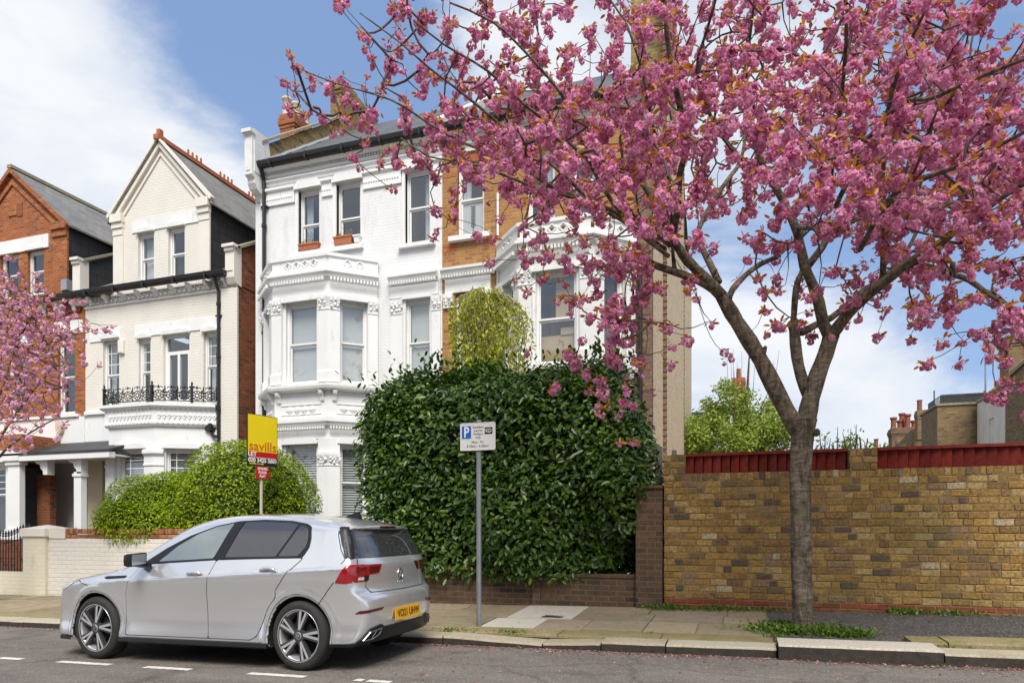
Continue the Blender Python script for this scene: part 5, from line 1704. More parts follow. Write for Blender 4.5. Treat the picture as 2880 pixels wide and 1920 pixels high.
# ------------------------------------------------------------------ weeds, fallen petals
M['weed'] = leaf_mat('weed_leaf', [(0, (.05, .10, .01)), (.6, (.12, .21, .02)), (1, (.24, .32, .05))], rough=.5, trans=.3)
spots = [(2259 - 55, 8.55, .20, 900, .13), (2259 - 20, 8.95, .25, 450, .10), (2345, 8.45, .18, 900, .12), (2385, 8.42, .12, 260, .09), (2430, 8.40, .10, 90, .07), (2190, 8.2, .05, 120, .07), (2090, 10.12, .35, 420, .10), (1960, 10.14, .3, 520, .09), (1870, 10.1, .12, 260, .12),
         (2540, 10.15, .1, 200, .13), (2680, 10.14, .25, 380, .10), (2500, 10.15, .3, 120, .06), (1260, 7.83, .07, 150, .08), (1440, 7.86, .12, 170, .07), (1320, 7.9, .1, 80, .06), (2690, 8.0, .2, 260, .07), (2760, 7.5, .05, 60, .05), (1830, 8.2, .02, 40, .04), (2640, 7.45, .04, 60, .05), (1330, 10.1, .3, 60, .05), (1470, 7.45, .03, 30, .06), (2300, 7.95, .2, 120, .05)]
P = []; T = []
for px, y, sp, n, h in spots:
    x = X_at(px, y)
    for _ in range(n):
        a = x + rng.normal() * sp; q = y + rng.normal() * min(sp, .09)
        P.append((a, q, (pz(a, q) if q > YK + .3 else gz(a)) + rng.uniform(0, .45) * h)); T.append((rng.normal() * .9, rng.normal() * .9, .8))
P = np.array(P); T = np.array(T)
hh = np.concatenate([np.full(n, h) for _, _, _, n, h in spots]) * rng.uniform(.18, .55, len(P))
o = scatter('grass', [(0, -.10, 0), (.5, -.26, 0), (1, 0, .25), (.5, .26, 0)], [(0, 1, 2, 3)], P, frames(np.stack([rng.normal(size=len(P)), -np.ones(len(P)), rng.normal(size=len(P))], 1), tangent=T), hh, M['weed'])
tag(o, 'green weeds and grass tufts round the tree foot and wall base', kind='stuff')
M['petal_ground'] = leaf_mat('fallen_petal', [(0, (.14, .06, .04)), (.5, (.34, .13, .11)), (.8, (.55, .27, .25)), (1, (.75, .55, .55))], trans=.1)
n = 3200; x = rng.uniform(-13, 6, n); x = np.where(rng.random(n) < .55, rng.uniform(-4.5, 5.5, n), x)
y = YK - .03 - np.abs(rng.gamma(1.1, .075, n)); k = rng.random(n) < .13
y = np.where(k, rng.uniform(5.6, 7.3, n), y)
k2 = rng.random(n) < .05; y = np.where(k2, rng.uniform(8.4, 10.1, n), y)
z = np.where(y > YK, SL * x + .098 + (y - YK - .3) * .0385 + .012, SL * x + .008)
clear = ~((y > 7.42) & (y < 8.4) & k2)
P = np.stack([x, y, z], 1)[clear]; n = len(P)
nn = np.stack([rng.normal(size=n) * .35, rng.normal(size=n) * .35, np.ones(n)], 1)
o = scatter('fallen_petals', [(-.5, -.4, 0), (.5, -.3, .1), (.45, .4, 0), (-.4, .45, .12)], [(0, 1, 2, 3)], P, frames(nn), rng.uniform(.010, .026, n), M['petal_ground'])
tag(o, 'fallen pink petals lying along the gutter', kind='stuff')
# ------------------------------------------------------------------ cherry trees
def bark_mat():
    m, nt, b = new_mat('cherry_bark')
    g = nd(nt, 'ShaderNodeNewGeometry')
    v = nd(nt, 'ShaderNodeMapping', {'Vector': g.outputs['Position'], 'Scale': (1, 1, 3.2)}).outputs[0]
    n1 = nd(nt, 'ShaderNodeTexNoise', {'Vector': v, 'Scale': 9.0, 'Detail': 8.0, 'Roughness': .7, 'Distortion': .6})
    v2 = nd(nt, 'ShaderNodeMapping', {'Vector': g.outputs['Position'], 'Scale': (1, 1, .28)}).outputs[0]
    n2 = nd(nt, 'ShaderNodeTexNoise', {'Vector': v2, 'Scale': 13.0, 'Detail': 5.0, 'Roughness': .65, 'Distortion': .8})
    ramp = nd(nt, 'ShaderNodeValToRGB', {0: n1.outputs[0]})
    e = ramp.color_ramp.elements
    e[0].position = .30; e[0].color = (.075, .058, .042, 1)
    e[1].position = .72; e[1].color = (.40, .33, .25, 1)
    k = e.new(.5); k.color = (.21, .165, .12, 1)
    cr = nd(nt, 'ShaderNodeMapRange', {'Value': n2.outputs[0], 'From Min': .40, 'From Max': .56, 'To Min': .42, 'To Max': 1.0})
    c = mixc(nt, 1.0, ramp.outputs[0], cr.outputs[0], 'MULTIPLY')
    n3 = nd(nt, 'ShaderNodeTexNoise', {'Vector': g.outputs['Position'], 'Scale': 3.5, 'Detail': 5.0})
    mr = nd(nt, 'ShaderNodeMapRange', {'Value': n3.outputs[0], 'From Min': .56, 'From Max': .70, 'To Max': .5})
    c = mixc(nt, mr.outputs[0], c, (.15, .15, .06))
    nt.links.new(c, b.inputs['Base Color'])
    b.inputs['Roughness'].default_value = .85
    b.inputs['Specular IOR Level'].default_value = .25
    h = math_n(nt, 'ADD', n1.outputs[0], math_n(nt, 'MULTIPLY', n2.outputs[0], 1.6))
    bump(nt, b, h, .9, .025)
    return m


M['bark'] = bark_mat()
M['twig'] = plain('cherry_twig', (.085, .058, .045), .8, var=.35, scale=7)
M['blossom'] = leaf_mat('cherry_blossom', [(0, (.42, .045, .18)), (.24, (.70, .18, .39)), (.56, (.87, .43, .62)), (.83, (.94, .66, .79)), (1, (.97, .84, .91))], rough=.6, trans=.45, spec=.25, nscale=5.5, nvar=.62)
M['bronze'] = leaf_mat('bronze_cherry_leaf', [(0, (.24, .065, .02)), (.35, (.46, .16, .024)), (.75, (.64, .31, .04)), (1, (.56, .42, .09))], rough=.4, trans=.40, spec=.4, nscale=2.0)


def catmull(pts, step=.14):
    pts = [Vector(p) for p in pts]
    out = []
    for i in range(len(pts) - 1):
        p0 = pts[max(i - 1, 0)]; p1 = pts[i]; p2 = pts[i + 1]; p3 = pts[min(i + 2, len(pts) - 1)]
        n = max(2, int((p2 - p1).length / step))
        for k in range(n):
            t = k / n
            out.append(.5 * ((2 * p1) + (p2 - p0) * t + (2 * p0 - 5 * p1 + 4 * p2 - p3) * t * t + (3 * p1 - p0 - 3 * p2 + p3) * t ** 3))
    out.append(pts[-1])
    return out


def limb(mb, pts, r0, r1, n=9, rough=.06, nodes=None, step=.14, flare=0):
    c = catmull(pts, step); m = len(c)
    rad = []
    for i in range(m):
        f = i / max(1, m - 1)
        r = r0 + (r1 - r0) * f
        rad.append(r * (1 + rough * math.sin(i * 1.7 + r0 * 90) + random.uniform(-rough, rough)))
    mb.tube(c, rad, n)
    if nodes is not None:
        for p, r in zip(c, rad): nodes.append((p, r))
    return c


# one hanging cluster of double blossom: several pompons of small petals
def cluster_template(seed, flowers=7, petals=13):
    r = np.random.default_rng(seed); V = []; Fc = []
    for k in range(flowers):
        d = r.normal(size=3); d /= np.linalg.norm(d); d[2] = d[2] * .8 - .15
        c = d * r.uniform(.45, .72)
        rad = r.uniform(.34, .46)
        for j in range(petals):
            q = r.normal(size=3); q /= np.linalg.norm(q)
            q = q * .75 + d * .45; q /= np.linalg.norm(q)
            nn = q * .8 + r.normal(size=3) * .45; nn /= np.linalg.norm(nn)
            t = np.cross(nn, r.normal(size=3)); t /= np.linalg.norm(t); b = np.cross(nn, t)
            p = c + q * rad; s = r.uniform(.22, .34)
            i0 = len(V)
            V += [p - t * s, p - b * s * .9 + nn * .05, p + t * s, p + b * s * .9 + nn * .05]
            Fc.append((i0, i0 + 1, i0 + 2, i0 + 3))
    return np.array(V), np.array(Fc)


CT = [cluster_template(20 + i, 7, 13) for i in range(3)] + [cluster_template(40, 3, 11)]


def grow(targets, nodes, jitter=.09):
    """attach every target to the nearest wood already there; returns node arrays"""
    P = [np.array(p[:]) for p, r in nodes]; par = [-1] * len(P)
    base = len(P)
    A = np.array(P)
    T = np.array(targets)
    dist = np.array([np.min(np.sum((A - t) ** 2, 1)) for t in T])
    order = np.argsort(dist)
    cap = base + len(T) * 24
    buf = np.zeros((cap, 3)); buf[:base] = A; m = base
    leafnode = {}
    for ti in order:
        t = T[ti]
        d2 = np.sum((buf[:m] - t) ** 2, 1)
        # wood below and inward makes a more natural parent than wood hanging above
        i = int(np.argmin(d2 * (1 + .25 * np.clip((buf[:m, 2] - t[2]), 0, 1))))
        q = buf[i].copy(); L = math.sqrt(d2[i])
        k = max(1, min(20, int(L / .13)))
        side = rng.normal(size=3) * L * jitter; side[2] -= L * .10
        prev = i
        for s in range(1, k + 1):
            f = s / k
            buf[m] = q + (t - q) * f + side * math.sin(math.pi * f)
            par.append(prev); prev = m; m += 1
        leafnode[ti] = prev
    return buf[:m], par, base, leafnode


def twigs(mb, buf, par, base, leafnode, rmin=.0032, nmax=6, limit=.015):
    m = len(buf); w = np.zeros(m)
    for i in leafnode.values(): w[i] += 1
    for i in range(m - 1, base - 1, -1):
        if par[i] >= base: w[par[i]] += w[i]
    kids = {}
    for i in range(base, m): kids.setdefault(par[i], []).append(i)
    used = set()
    def rad(i): return min(limit, rmin * max(1, w[i]) ** .42)
    for i in range(base, m):
        if i in used: continue
        ch = [par[i], i]; used.add(i); cur = i
        while cur in kids:
            nx = max(kids[cur], key=lambda k: w[k])
            if nx in used: break
            used.add(nx); ch.append(nx); cur = nx
        rr = [rad(k) if k >= base else rad(ch[1]) for k in ch]
        mb.tube([tuple(buf[k]) for k in ch], rr, 6 if rr[0] > .015 else 4, cap=False)


def blossoms(tree, T, size, leaf_per=3.2, leaf_size=.085, sparse=None):
    n = len(T); T = np.array(T); sel = rng.integers(0, 3, n)
    if sparse is not None: sel = np.where(rng.random(n) < sparse, 3, sel)
    Vs = []; Fs = []; o = 0
    for k in range(4):
        q = np.where(sel == k)[0]
        if len(q) == 0: continue
        tv, tf = CT[k]
        R = frames(unit(len(q)) * .5 + np.array([0, 0, 1.0]))
        V = np.einsum('nij,nkj->nki', R, tv[None] * size[q][:, None, None]) + T[q][:, None, :]
        F_ = (tf[None] + (np.arange(len(q)) * len(tv))[:, None, None] + o).reshape(-1, 4)
        Vs.append(V.reshape(-1, 3)); Fs.append(F_); o += len(q) * len(tv)
    np_mesh('blossom', np.concatenate(Vs), np.concatenate(Fs), M['blossom'], tree)
    # bronze young leaves at the head of each cluster
    k = rng.poisson(leaf_per, n); idx = np.repeat(np.arange(n), k); m = len(idx)
    d = unit(m); d[:, 2] = np.abs(d[:, 2]) * .6
    P = T[idx] + d * (size[idx] * rng.uniform(.3, 1.1, m))[:, None] + np.array([0, 0, .2]) * size[idx][:, None]
    tg = d + rng.normal(size=(m, 3)) * .5
    scatter('leaves', LEAF_T[0], LEAF_T[1], P, frames(unit(m) + np.array([0, -.2, .4]), tangent=tg), rng.uniform(leaf_size * .55, leaf_size * 1.15, m), M['bronze'], tree)


# ---- the large tree
CT_ROOT = at(2259, 1776, 8.7)
TREE = thing('cherry_tree', 'large cherry tree in full pink blossom on the pavement by the yellow brick wall', 'tree', (CT_ROOT.x, 8.7, CT_ROOT.z))
def z8(x, y): return (1700 + .638 * x, 300 + .638 * y)
nodes = []
tk = MB()
def L8(pts, Y0, Y1, r0, r1, n=9, reg=True, src=False, rough=.05, tip=None):
    k = len(pts); q = []
    for i, p in enumerate(pts):
        s = p if src else z8(*p)
        q.append(at(s[0], s[1], Y0 + (Y1 - Y0) * (i / (k - 1)) ** (.65 if src else 1)))
    r0, r1 = r0 * .83, r1 * .83
    c = limb(tk, q, r0, r1, n, rough, nodes if reg else None)
    if tip:
        d = (Vector(c[-1]) - Vector(c[-2])).normalized()
        tk.tube([c[-1], c[-1] + d * .02], [r1, r1 * .6], n)
    return c
# trunk with a flared foot
tr = [at(2263, 1806, 8.7), at(2260, 1776, 8.7), at(2257, 1700, 8.7), at(2253, 1600, 8.7), at(2251, 1480, 8.7), at(2249, 1370, 8.7), at(2252, 1290, 8.7), at(2256, 1225, 8.7), at(2262, 1180, 8.7)]
c = catmull(tr, .10); vs = []; fs = []; K = 20
for i, p in enumerate(c):
    f = i / (len(c) - 1)
    r = .115 + .10 * math.exp(-f * 22) + .02 * max(0, f - .82) / .18
    for k in range(K):
        a = 2 * math.pi * k / K
        rr = r * (1 + .07 * math.sin(3 * a + i * .12) + .035 * math.sin(7 * a - i * .2) + .10 * math.exp(-f * 18) * math.sin(5 * a + 1) + random.uniform(-.015, .015))
        vs.append((p.x + rr * math.cos(a), p.y + rr * math.sin(a), p.z))
for i in range(len(c) - 1):
    for k in range(K): fs.append((i * K + k, i * K + (k + 1) % K, (i + 1) * K + (k + 1) % K, (i + 1) * K + k))
tk._add(vs, fs)
L8([(880, 1460), (848, 1415), (805, 1345), (742, 1222), (690, 1120), (640, 1035), (585, 950), (540, 875), (515, 832)], 8.7, 8.5, .135, .092, 12, rough=.05)
L8([(872, 1460), (892, 1370), (910, 1285), (940, 1180), (975, 1090), (1000, 1005)], 8.72, 8.85, .135, .105, 12)
L8([(900, 1270), (868, 1190), (848, 1100), (836, 985), (830, 955)], 8.8, 8.95, .085, .075, 10)
L8([(520, 838), (460, 792), (400, 762), (320, 732), (230, 702), (142, 664)], 8.5, 8.0, .062, .045, 9)
L8([(518, 835), (440, 752), (370, 682), (320, 612), (280, 540), (240, 450), (170, 340), (80, 230)], 8.5, 7.4, .085, .030, 10)
L8([(310, 725), (303, 660), (300, 610)], 8.2, 8.1, .035, .02, 7)
L8([(548, 850), (565, 805), (622, 742), (690, 692), (760, 660), (830, 592), (868, 565), (930, 480), (960, 380)], 8.5, 9.4, .048, .02, 8)
L8([(505, 775), (465, 692), (428, 620), (402, 575), (450, 470), (500, 385), (560, 300), (600, 240), (620, 120), (615, -60)], 8.55, 9.6, .052, .018, 8)
L8([(480, 745), (498, 715)], 8.5, 8.4, .02, .006, 6, reg=False)
L8([(452, 665), (475, 632)], 8.5, 8.4, .014, .005, 6, reg=False)
L8([(836, 990), (872, 992), (930, 962), (1000, 930), (1080, 862), (1150, 802), (1230, 752), (1330, 640), (1400, 500)], 8.95, 9.6, .062, .025, 9)
L8([(832, 965), (845, 800), (868, 735), (882, 700)], 8.95, 8.95, .046, .04, 8)
L8([(1000, 1015), (966, 960), (945, 862), (912, 772), (882, 702), (862, 600), (838, 522), (790, 420), (740, 330), (690, 240), (650, 100), (630, -60)], 8.85, 8.2, .088, .03, 10)
L8([(895, 705), (958, 622), (1000, 545), (1060, 440), (1100, 330), (1120, 200), (1130, 60), (1128, -120)], 8.8, 9.0, .055, .02, 9)
L8([(998, 1012), (1050, 942), (1100, 882), (1160, 832), (1240, 765), (1320, 702), (1400, 652), (1480, 602), (1540, 550), (1620, 482), (1720, 420), (1850, 335), (2000, 250)], 8.85, 7.2, .085, .03, 11)
L8([(1330, 697), (1420, 706), (1530, 738), (1610, 765), (1700, 832), (1800, 885), (1900, 930)], 8.2, 7.4, .048, .014, 8)
L8([(1530, 738), (1536, 690)], 7.9, 7.8, .045, .03, 8, reg=False)
L8([(1225, 770), (1232, 640), (1230, 540), (1252, 430), (1330, 300), (1352, 150), (1340, -40)], 8.5, 7.6, .045, .018, 8)
L8([(690, 1122), (700, 1090), (708, 1062)], 8.62, 8.5, .045, .030, 8, reg=False, rough=.2, tip=1)
L8([(905, 1440), (935, 1438), (938, 1425)], 8.7, 8.55, .05, .028, 8, reg=False, rough=.25, tip=1)
# long boughs of the left spray and the top
S = dict(src=True)
L8([(1885, 690), (1800, 620), (1680, 480), (1551, 355), (1474, 294), (1372, 200), (1249, 126), (1163, 57)], 8.2, 5.3, .036, .008, 7, **S)
L8([(1850, 640), (1700, 590), (1560, 470), (1440, 380), (1359, 310), (1278, 245), (1208, 192), (1127, 122), (1012, 37)], 8.1, 5.7, .034, .006, 7, **S)
L8([(1860, 660), (1750, 600), (1664, 470), (1615, 339), (1576, 261), (1474, 143), (1384, 61), (1265, 8)], 8.0, 5.0, .036, .008, 7, **S)
L8([(1870, 700), (1750, 620), (1640, 560), (1547, 522), (1449, 461), (1310, 404), (1212, 351), (1102, 282), (939, 233), (835, 190)], 8.2, 5.9, .034, .006, 7, **S)
L8([(1880, 720), (1790, 650), (1720, 590), (1506, 526), (1388, 481), (1290, 453), (1208, 441), (1127, 388)], 8.0, 6.2, .032, .008, 7, **S)
L8([(1890, 665), (1904, 600), (1912, 490), (1933, 408), (1921, 339), (1900, 245), (1882, 151), (1868, 0), (1860, -120)], 8.3, 5.6, .055, .02, 8, **S)
L8([(1895, 640), (1875, 560), (1860, 470), (1843, 388), (1827, 306), (1806, 196), (1760, 60)], 8.2, 6.0, .038, .012, 7, **S)
L8([(2243, 640), (2300, 640), (2441, 610), (2486, 592), (2572, 482), (2600, 400), (2640, 300)], 8.6, 5.2, .034, .01, 7, **S)
L8([(2420, 700), (2500, 560), (2592, 506), (2710, 461), (2812, 408), (2960, 330)], 8.3, 5.0, .036, .014, 7, **S)
L8([(2350, 580), (2450, 380), (2543, 290), (2620, 277), (2747, 220), (2900, 160)], 8.3, 4.9, .036, .012, 7, **S)
L8([(2330, 540), (2360, 330), (2376, 175), (2380, 61), (2368, -100)], 8.7, 5.4, .036, .012, 7, **S)
L8([(2140, 500), (2060, 420), (2000, 330), (1960, 200), (1990, 80), (2030, -60)], 8.4, 5.6, .036, .012, 7, **S)
L8([(2100, 560), (2140, 380), (2100, 240), (2110, 100), (2130, -60)], 8.9, 6.4, .034, .012, 7, **S)
L8([(2480, 520), (2500, 300), (2560, 120), (2640, -40)], 7.9, 5.6, .034, .012, 7, **S)
L8([(1790, 728), (1760, 800), (1752, 920), (1740, 1000)], 8.0, 7.6, .012, .005, 5, **S)

GRID = """
004155556645767776477798940
000342446544778777678888734
320243534765688878888898868
243334668887889889999999988
123567899999999888999999999
001256788999998768999999998
000012456788997657899999998
000001123557886566679999997
000001022345774145357888886
000000012346642022124566777
000000002136631003323355565
000000000036531103311243465
000000001045420100000011166
000000000134310000000000044
000000000002300000000000002
000000000000100000000000000"""
rows = GRID.strip().split('\n')
above = ["000033334444444445555555543", "000002333333333344444444433", "000000022223333333333333322"]
T = []; sz = []
def add_cells(line, y0, thin=1.0):
    for i, ch_ in enumerate(line[:27]):
        if not ch_.isdigit(): ch_ = '4'
        dns = int(ch_) / 10.0
        if dns <= 0: continue
        x0 = 780 + 80 * i
        if x0 < 1250: ya, yb = 6.3, 8.0
        elif x0 < 1560: ya, yb = 5.4, 8.9
        else: ya, yb = 5.0, 10.8
        if y0 > 680 and x0 < 1900: ya, yb = 6.4, 8.2
        if y0 > 600 and x0 > 2000: ya, yb = 6.2, 9.4
        # how many clusters give this cover
        need = -math.log(1 - min(.955, dns * 1.04)) * 6400 * thin * .98; got = 0
        if x0 < 1900: need *= 1.0
        while True:
            px, py = x0 + rng.uniform(0, 80), y0 + rng.uniform(0, 80)
            f = rng.random()
            Y = ya + (yb - ya) * f ** .85
            p = at(px, py, Y); d = Y / (CY + (px - 1440) / 1920 * SY)
            s = rng.uniform(.048, .088) * (.8 if dns < .35 else 1)
            a = math.pi * (s * 1.0 * 1920 / d) ** 2
            if got + a * .5 > need and rng.random() > (need - got) / a: break
            T.append(p[:]); sz.append(s); got += a
            for _ in range(rng.integers(0, 4) if dns > .35 else rng.integers(0, 2)):          # clusters sit together on a spur
                q = np.array(p[:]) + unit(1)[0] * s * rng.uniform(1.0, 2.0); T.append(tuple(q)); s2 = s * rng.uniform(.65, 1.05); sz.append(s2); got += a * .62
for r, line in enumerate(rows): add_cells(line, 80 * r)
for r, line in enumerate(above): add_cells(line, -80 * (r + 1), .45)
for c_ in range(27, 34):                               # the side of the crown that the picture cuts off
    for r, ln in enumerate(rows[:11]):
        for _ in range(int(int(ln[26]) * (1 - (c_ - 27) / 8) * .9)):
            p = at(780 + 80 * c_ + rng.uniform(0, 80), 80 * r + rng.uniform(0, 80), rng.uniform(6.0, 10.5)); T.append(p[:]); sz.append(rng.uniform(.048, .085))
T = np.array(T); sz = np.array(sz)
print('cherry clusters', len(T))
buf, par, base, leafnode = grow(T + np.array([0, 0, .04]), nodes)
tw = MB()
twigs(tw, buf, par, base, leafnode)
trunk = tk.build('trunk', M['bark'], TREE, smooth=True)
tw.build('twigs', M['twig'], TREE, smooth=True, fixn=False)
blossoms(TREE, T, sz, 5.4, .070, .2)

# ---- the smaller, paler tree at the left edge, its stem just outside the picture
M_SAVE = (M['blossom'],)
M['blossom'] = leaf_mat('pale_cherry_blossom', [(0, (.56, .14, .30)), (.22, (.82, .36, .54)), (.55, (.93, .60, .74)), (.85, (.96, .76, .86)), (1, (.97, .88, .93))], rough=.6, trans=.42, spec=.25, nscale=3.0, nvar=.3)
PT = thing('pink_blossom_tree', 'pale pink blossom tree reaching in from the left edge before the red brick house', 'tree', (-13.6, 9.0, gz(-13.6) + .13))
tk = MB(); nodes = []
b0 = Vector((-13.65, 9.0, -.1))
limb(tk, [b0, b0 + Vector((0, 0, 1.3)), b0 + Vector((.02, 0, 2.3))], .13, .10, 12, .05, None)
fk_ = b0 + Vector((.02, 0, 2.2))
for tgt in [(1.9, .0, 4.3), (.6, .4, 5.2), (1.2, -.6, 4.0), (-1.5, .2, 4.4), (-.8, -.8, 4.9), (1.5, .4, 3.5), (.2, -.6, 3.6)]:
    e = b0 + Vector(tgt)
    limb(tk, [fk_, fk_ + (e - fk_) * .35 + Vector((0, 0, .25)), fk_ + (e - fk_) * .7 + Vector((0, 0, .15)), e], .034, .010, 7, .05, nodes)
G2 = ["200000000", "521000000", "774200000", "888522000", "998761210", "999872120", "998861000", "887652100", "886541000", "885420000", "774521000", "553410000", "442100000", "431000000"]
T = []; sz = []
for r, line in enumerate(G2):
    for i, ch_ in enumerate(line):
        dns = int(ch_) / 10
        if dns <= 0: continue
        x0, y0 = 40 * i, 720 + 40 * r
        need = -math.log(1 - min(.92, dns * .93)) * 1600 * 1.35; got = 0
        while True:
            px, py = x0 + rng.uniform(0, 40), y0 + rng.uniform(0, 40)
            Y = rng.uniform(7.9, 9.9); p = at(px, py, Y); d = Y / (CY + (px - 1440) / 1920 * SY)
            s = rng.uniform(.042, .062); a = math.pi * (s * 1920 / d) ** 2
            if got + a * .5 > need and rng.random() > (need - got) / a: break
            T.append(p[:]); sz.append(s); got += a
for _ in range(420):                                        # the rest of the crown, beyond the frame
    px, py = rng.uniform(-300, 0), rng.uniform(700, 1250); T.append(at(px, py, rng.uniform(8.0, 10))[:]); sz.append(.055)
T = np.array(T); sz = np.array(sz)
print('pink clusters', len(T))
buf, par, base, leafnode = grow(T + np.array([0, 0, .04]), nodes)
tw = MB(); twigs(tw, buf, par, base, leafnode)
tk.build('trunk', M['bark'], PT, smooth=True); tw.build('twigs', M['twig'], PT, smooth=True, fixn=False)
blossoms(PT, T, sz, 2.6, .075, .25)
M['blossom'] = M_SAVE[0]
# ------------------------------------------------------------------ the parked car
CARX, CARY, KZ = -7.65, 6.545, 1.09
def car_w(p):
    """car space (front = x 0, near side = -y) to world"""
    X = p[0] + CARX
    return (X, p[1] + CARY, KZ * p[2] + SL * X)


def tab(x, xs, ys):
    """smooth (monotone cubic) lookup"""
    xs = np.array(xs, float); ys = np.array(ys, float)
    h = np.diff(xs); dl = np.diff(ys) / h
    m = np.zeros(len(xs)); m[0] = dl[0]; m[-1] = dl[-1]
    for i in range(1, len(xs) - 1):
        if dl[i - 1] * dl[i] > 0:
            w1, w2 = 2 * h[i] + h[i - 1], h[i] + 2 * h[i - 1]
            m[i] = (w1 + w2) / (w1 / dl[i - 1] + w2 / dl[i])
    x = np.clip(x, xs[0], xs[-1]); i = np.clip(np.searchsorted(xs, x) - 1, 0, len(xs) - 2)
    t = (x - xs[i]) / h[i]
    return ys[i] * (1 + 2 * t) * (1 - t) ** 2 + h[i] * m[i] * t * (1 - t) ** 2 + ys[i + 1] * t * t * (3 - 2 * t) + h[i] * m[i + 1] * t * t * (t - 1)


def smax(a, b, k):
    h = np.clip(.5 + .5 * (a - b) / k, 0, 1)
    return b * (1 - h) + a * h + k * h * (1 - h)


WF, WR, WZ, AR = .905, 3.541, .318, .352
def crease_z(x): return .795 + (x - 1.2) * .046
def belt_z(x): return tab(x, [0, 1.2, 1.75, 2.6, 3.6, 4.3], [.90, .935, .962, .998, 1.02, 1.02])


def half_width(x, z):
    pl = tab(x, [0, .05, .15, .3, .6, .9, 1.4, 2.5, 3.4, 3.8, 4.02, 4.15, 4.24, 4.3], [.66, .70, .765, .815, .868, .884, .885, .887, .889, .878, .845, .80, .74, .68])
    zc = crease_z(x); zb = belt_z(x)
    # door skin: slightly hollow below the crease, shoulder above it, tumblehome in the glass
    low = tab(z, [.1, .2, .25, .29, .37, .46, .60, .74, .84, .95], [-.062, -.042, -.010, -.014, -.032, -.038, -.030, -.014, -.001, .0])
    up = -.012 * np.clip((z - zc) / .014, 0, 1) - (z - zc) * .50
    gl = (-.012 - (zb - zc) * .50) - tab(z - zb, [0, .06, .18, .30, .40, .5], [0, .022, .085, .158, .235, .34])
    s = smax(low * 0 + low, low * 0 - 1, .001)
    s = np.where(z < zc, low, np.where(z < zb, np.minimum(low, up), np.minimum(up, gl)))
    # wheel arch lips
    for cx in (WF, WR):
        r = np.sqrt((x - cx) ** 2 + (z - WZ) ** 2)
        s = s + .010 * np.clip((.448 - r) / .03, 0, 1) * (z < .85)
    # the tail narrows above the lamps
    s = s - .05 * np.clip((x - 3.75) / .45, 0, 1) * np.clip((z - .93) / .3, 0, 1)
    return pl + s


def roof_zt(x, y):
    c = tab(x, [0, .05, .12, .25, .5, .8, 1.08, 1.24, 1.45, 1.7, 2.0, 2.3, 2.6, 3.0, 3.4, 3.75, 3.98, 4.06, 4.3],
            [.60, .665, .715, .775, .845, .895, .940, .985, 1.10, 1.235, 1.372, 1.432, 1.452, 1.446, 1.418, 1.372, 1.325, 1.305, 1.24])
    yy = np.abs(y)
    bow = np.where(x < 1.2, .055 * (yy / .8) ** 2.2, .035 * (yy / .55) ** 2)
    return c - bow


def tail_x(y, z):
    c = tab(z, [.15, .24, .34, .44, .54, .63, .67, .70, .76, .86, .93, .99, 1.02, 1.10, 1.20, 1.262, 1.285, 1.34, 1.45],
            [4.15, 4.21, 4.255, 4.278, 4.284, 4.272, 4.25, 4.215, 4.197, 4.193, 4.187, 4.160, 4.140, 4.098, 4.045, 4.008, 4.055, 4.075, 4.075])
    return c - .095 * (np.abs(y) / .85) ** 3.6 - .02 * (np.abs(y) / .8) ** 2


def nose_x(y, z):
    c = tab(z, [.12, .22, .35, .5, .6, .68, .8], [.06, .02, .0, .0, .015, .05, .10])
    return c + .30 * (np.abs(y) / .86) ** 3.0


def body_f(x, y, z):
    f = np.abs(y) - half_width(x, z)
    f = smax(f, (z - roof_zt(x, y)) * .9, .06)
    f = smax(f, (x - tail_x(y, z)) * .95, .032)
    f = smax(f, (nose_x(y, z) - x) * .9, .09)
    zbot = tab(x, [0, .5, 1.2, 3.2, 4.0, 4.3], [.20, .18, .20, .20, .22, .27])
    f = smax(f, zbot - z, .03)
    for cx in (WF, WR):
        r = np.sqrt((x - cx) ** 2 + (z - WZ) ** 2)
        a = np.maximum(r - AR, .52 - np.abs(y))
        f = smax(f, -a, .016)
    return f


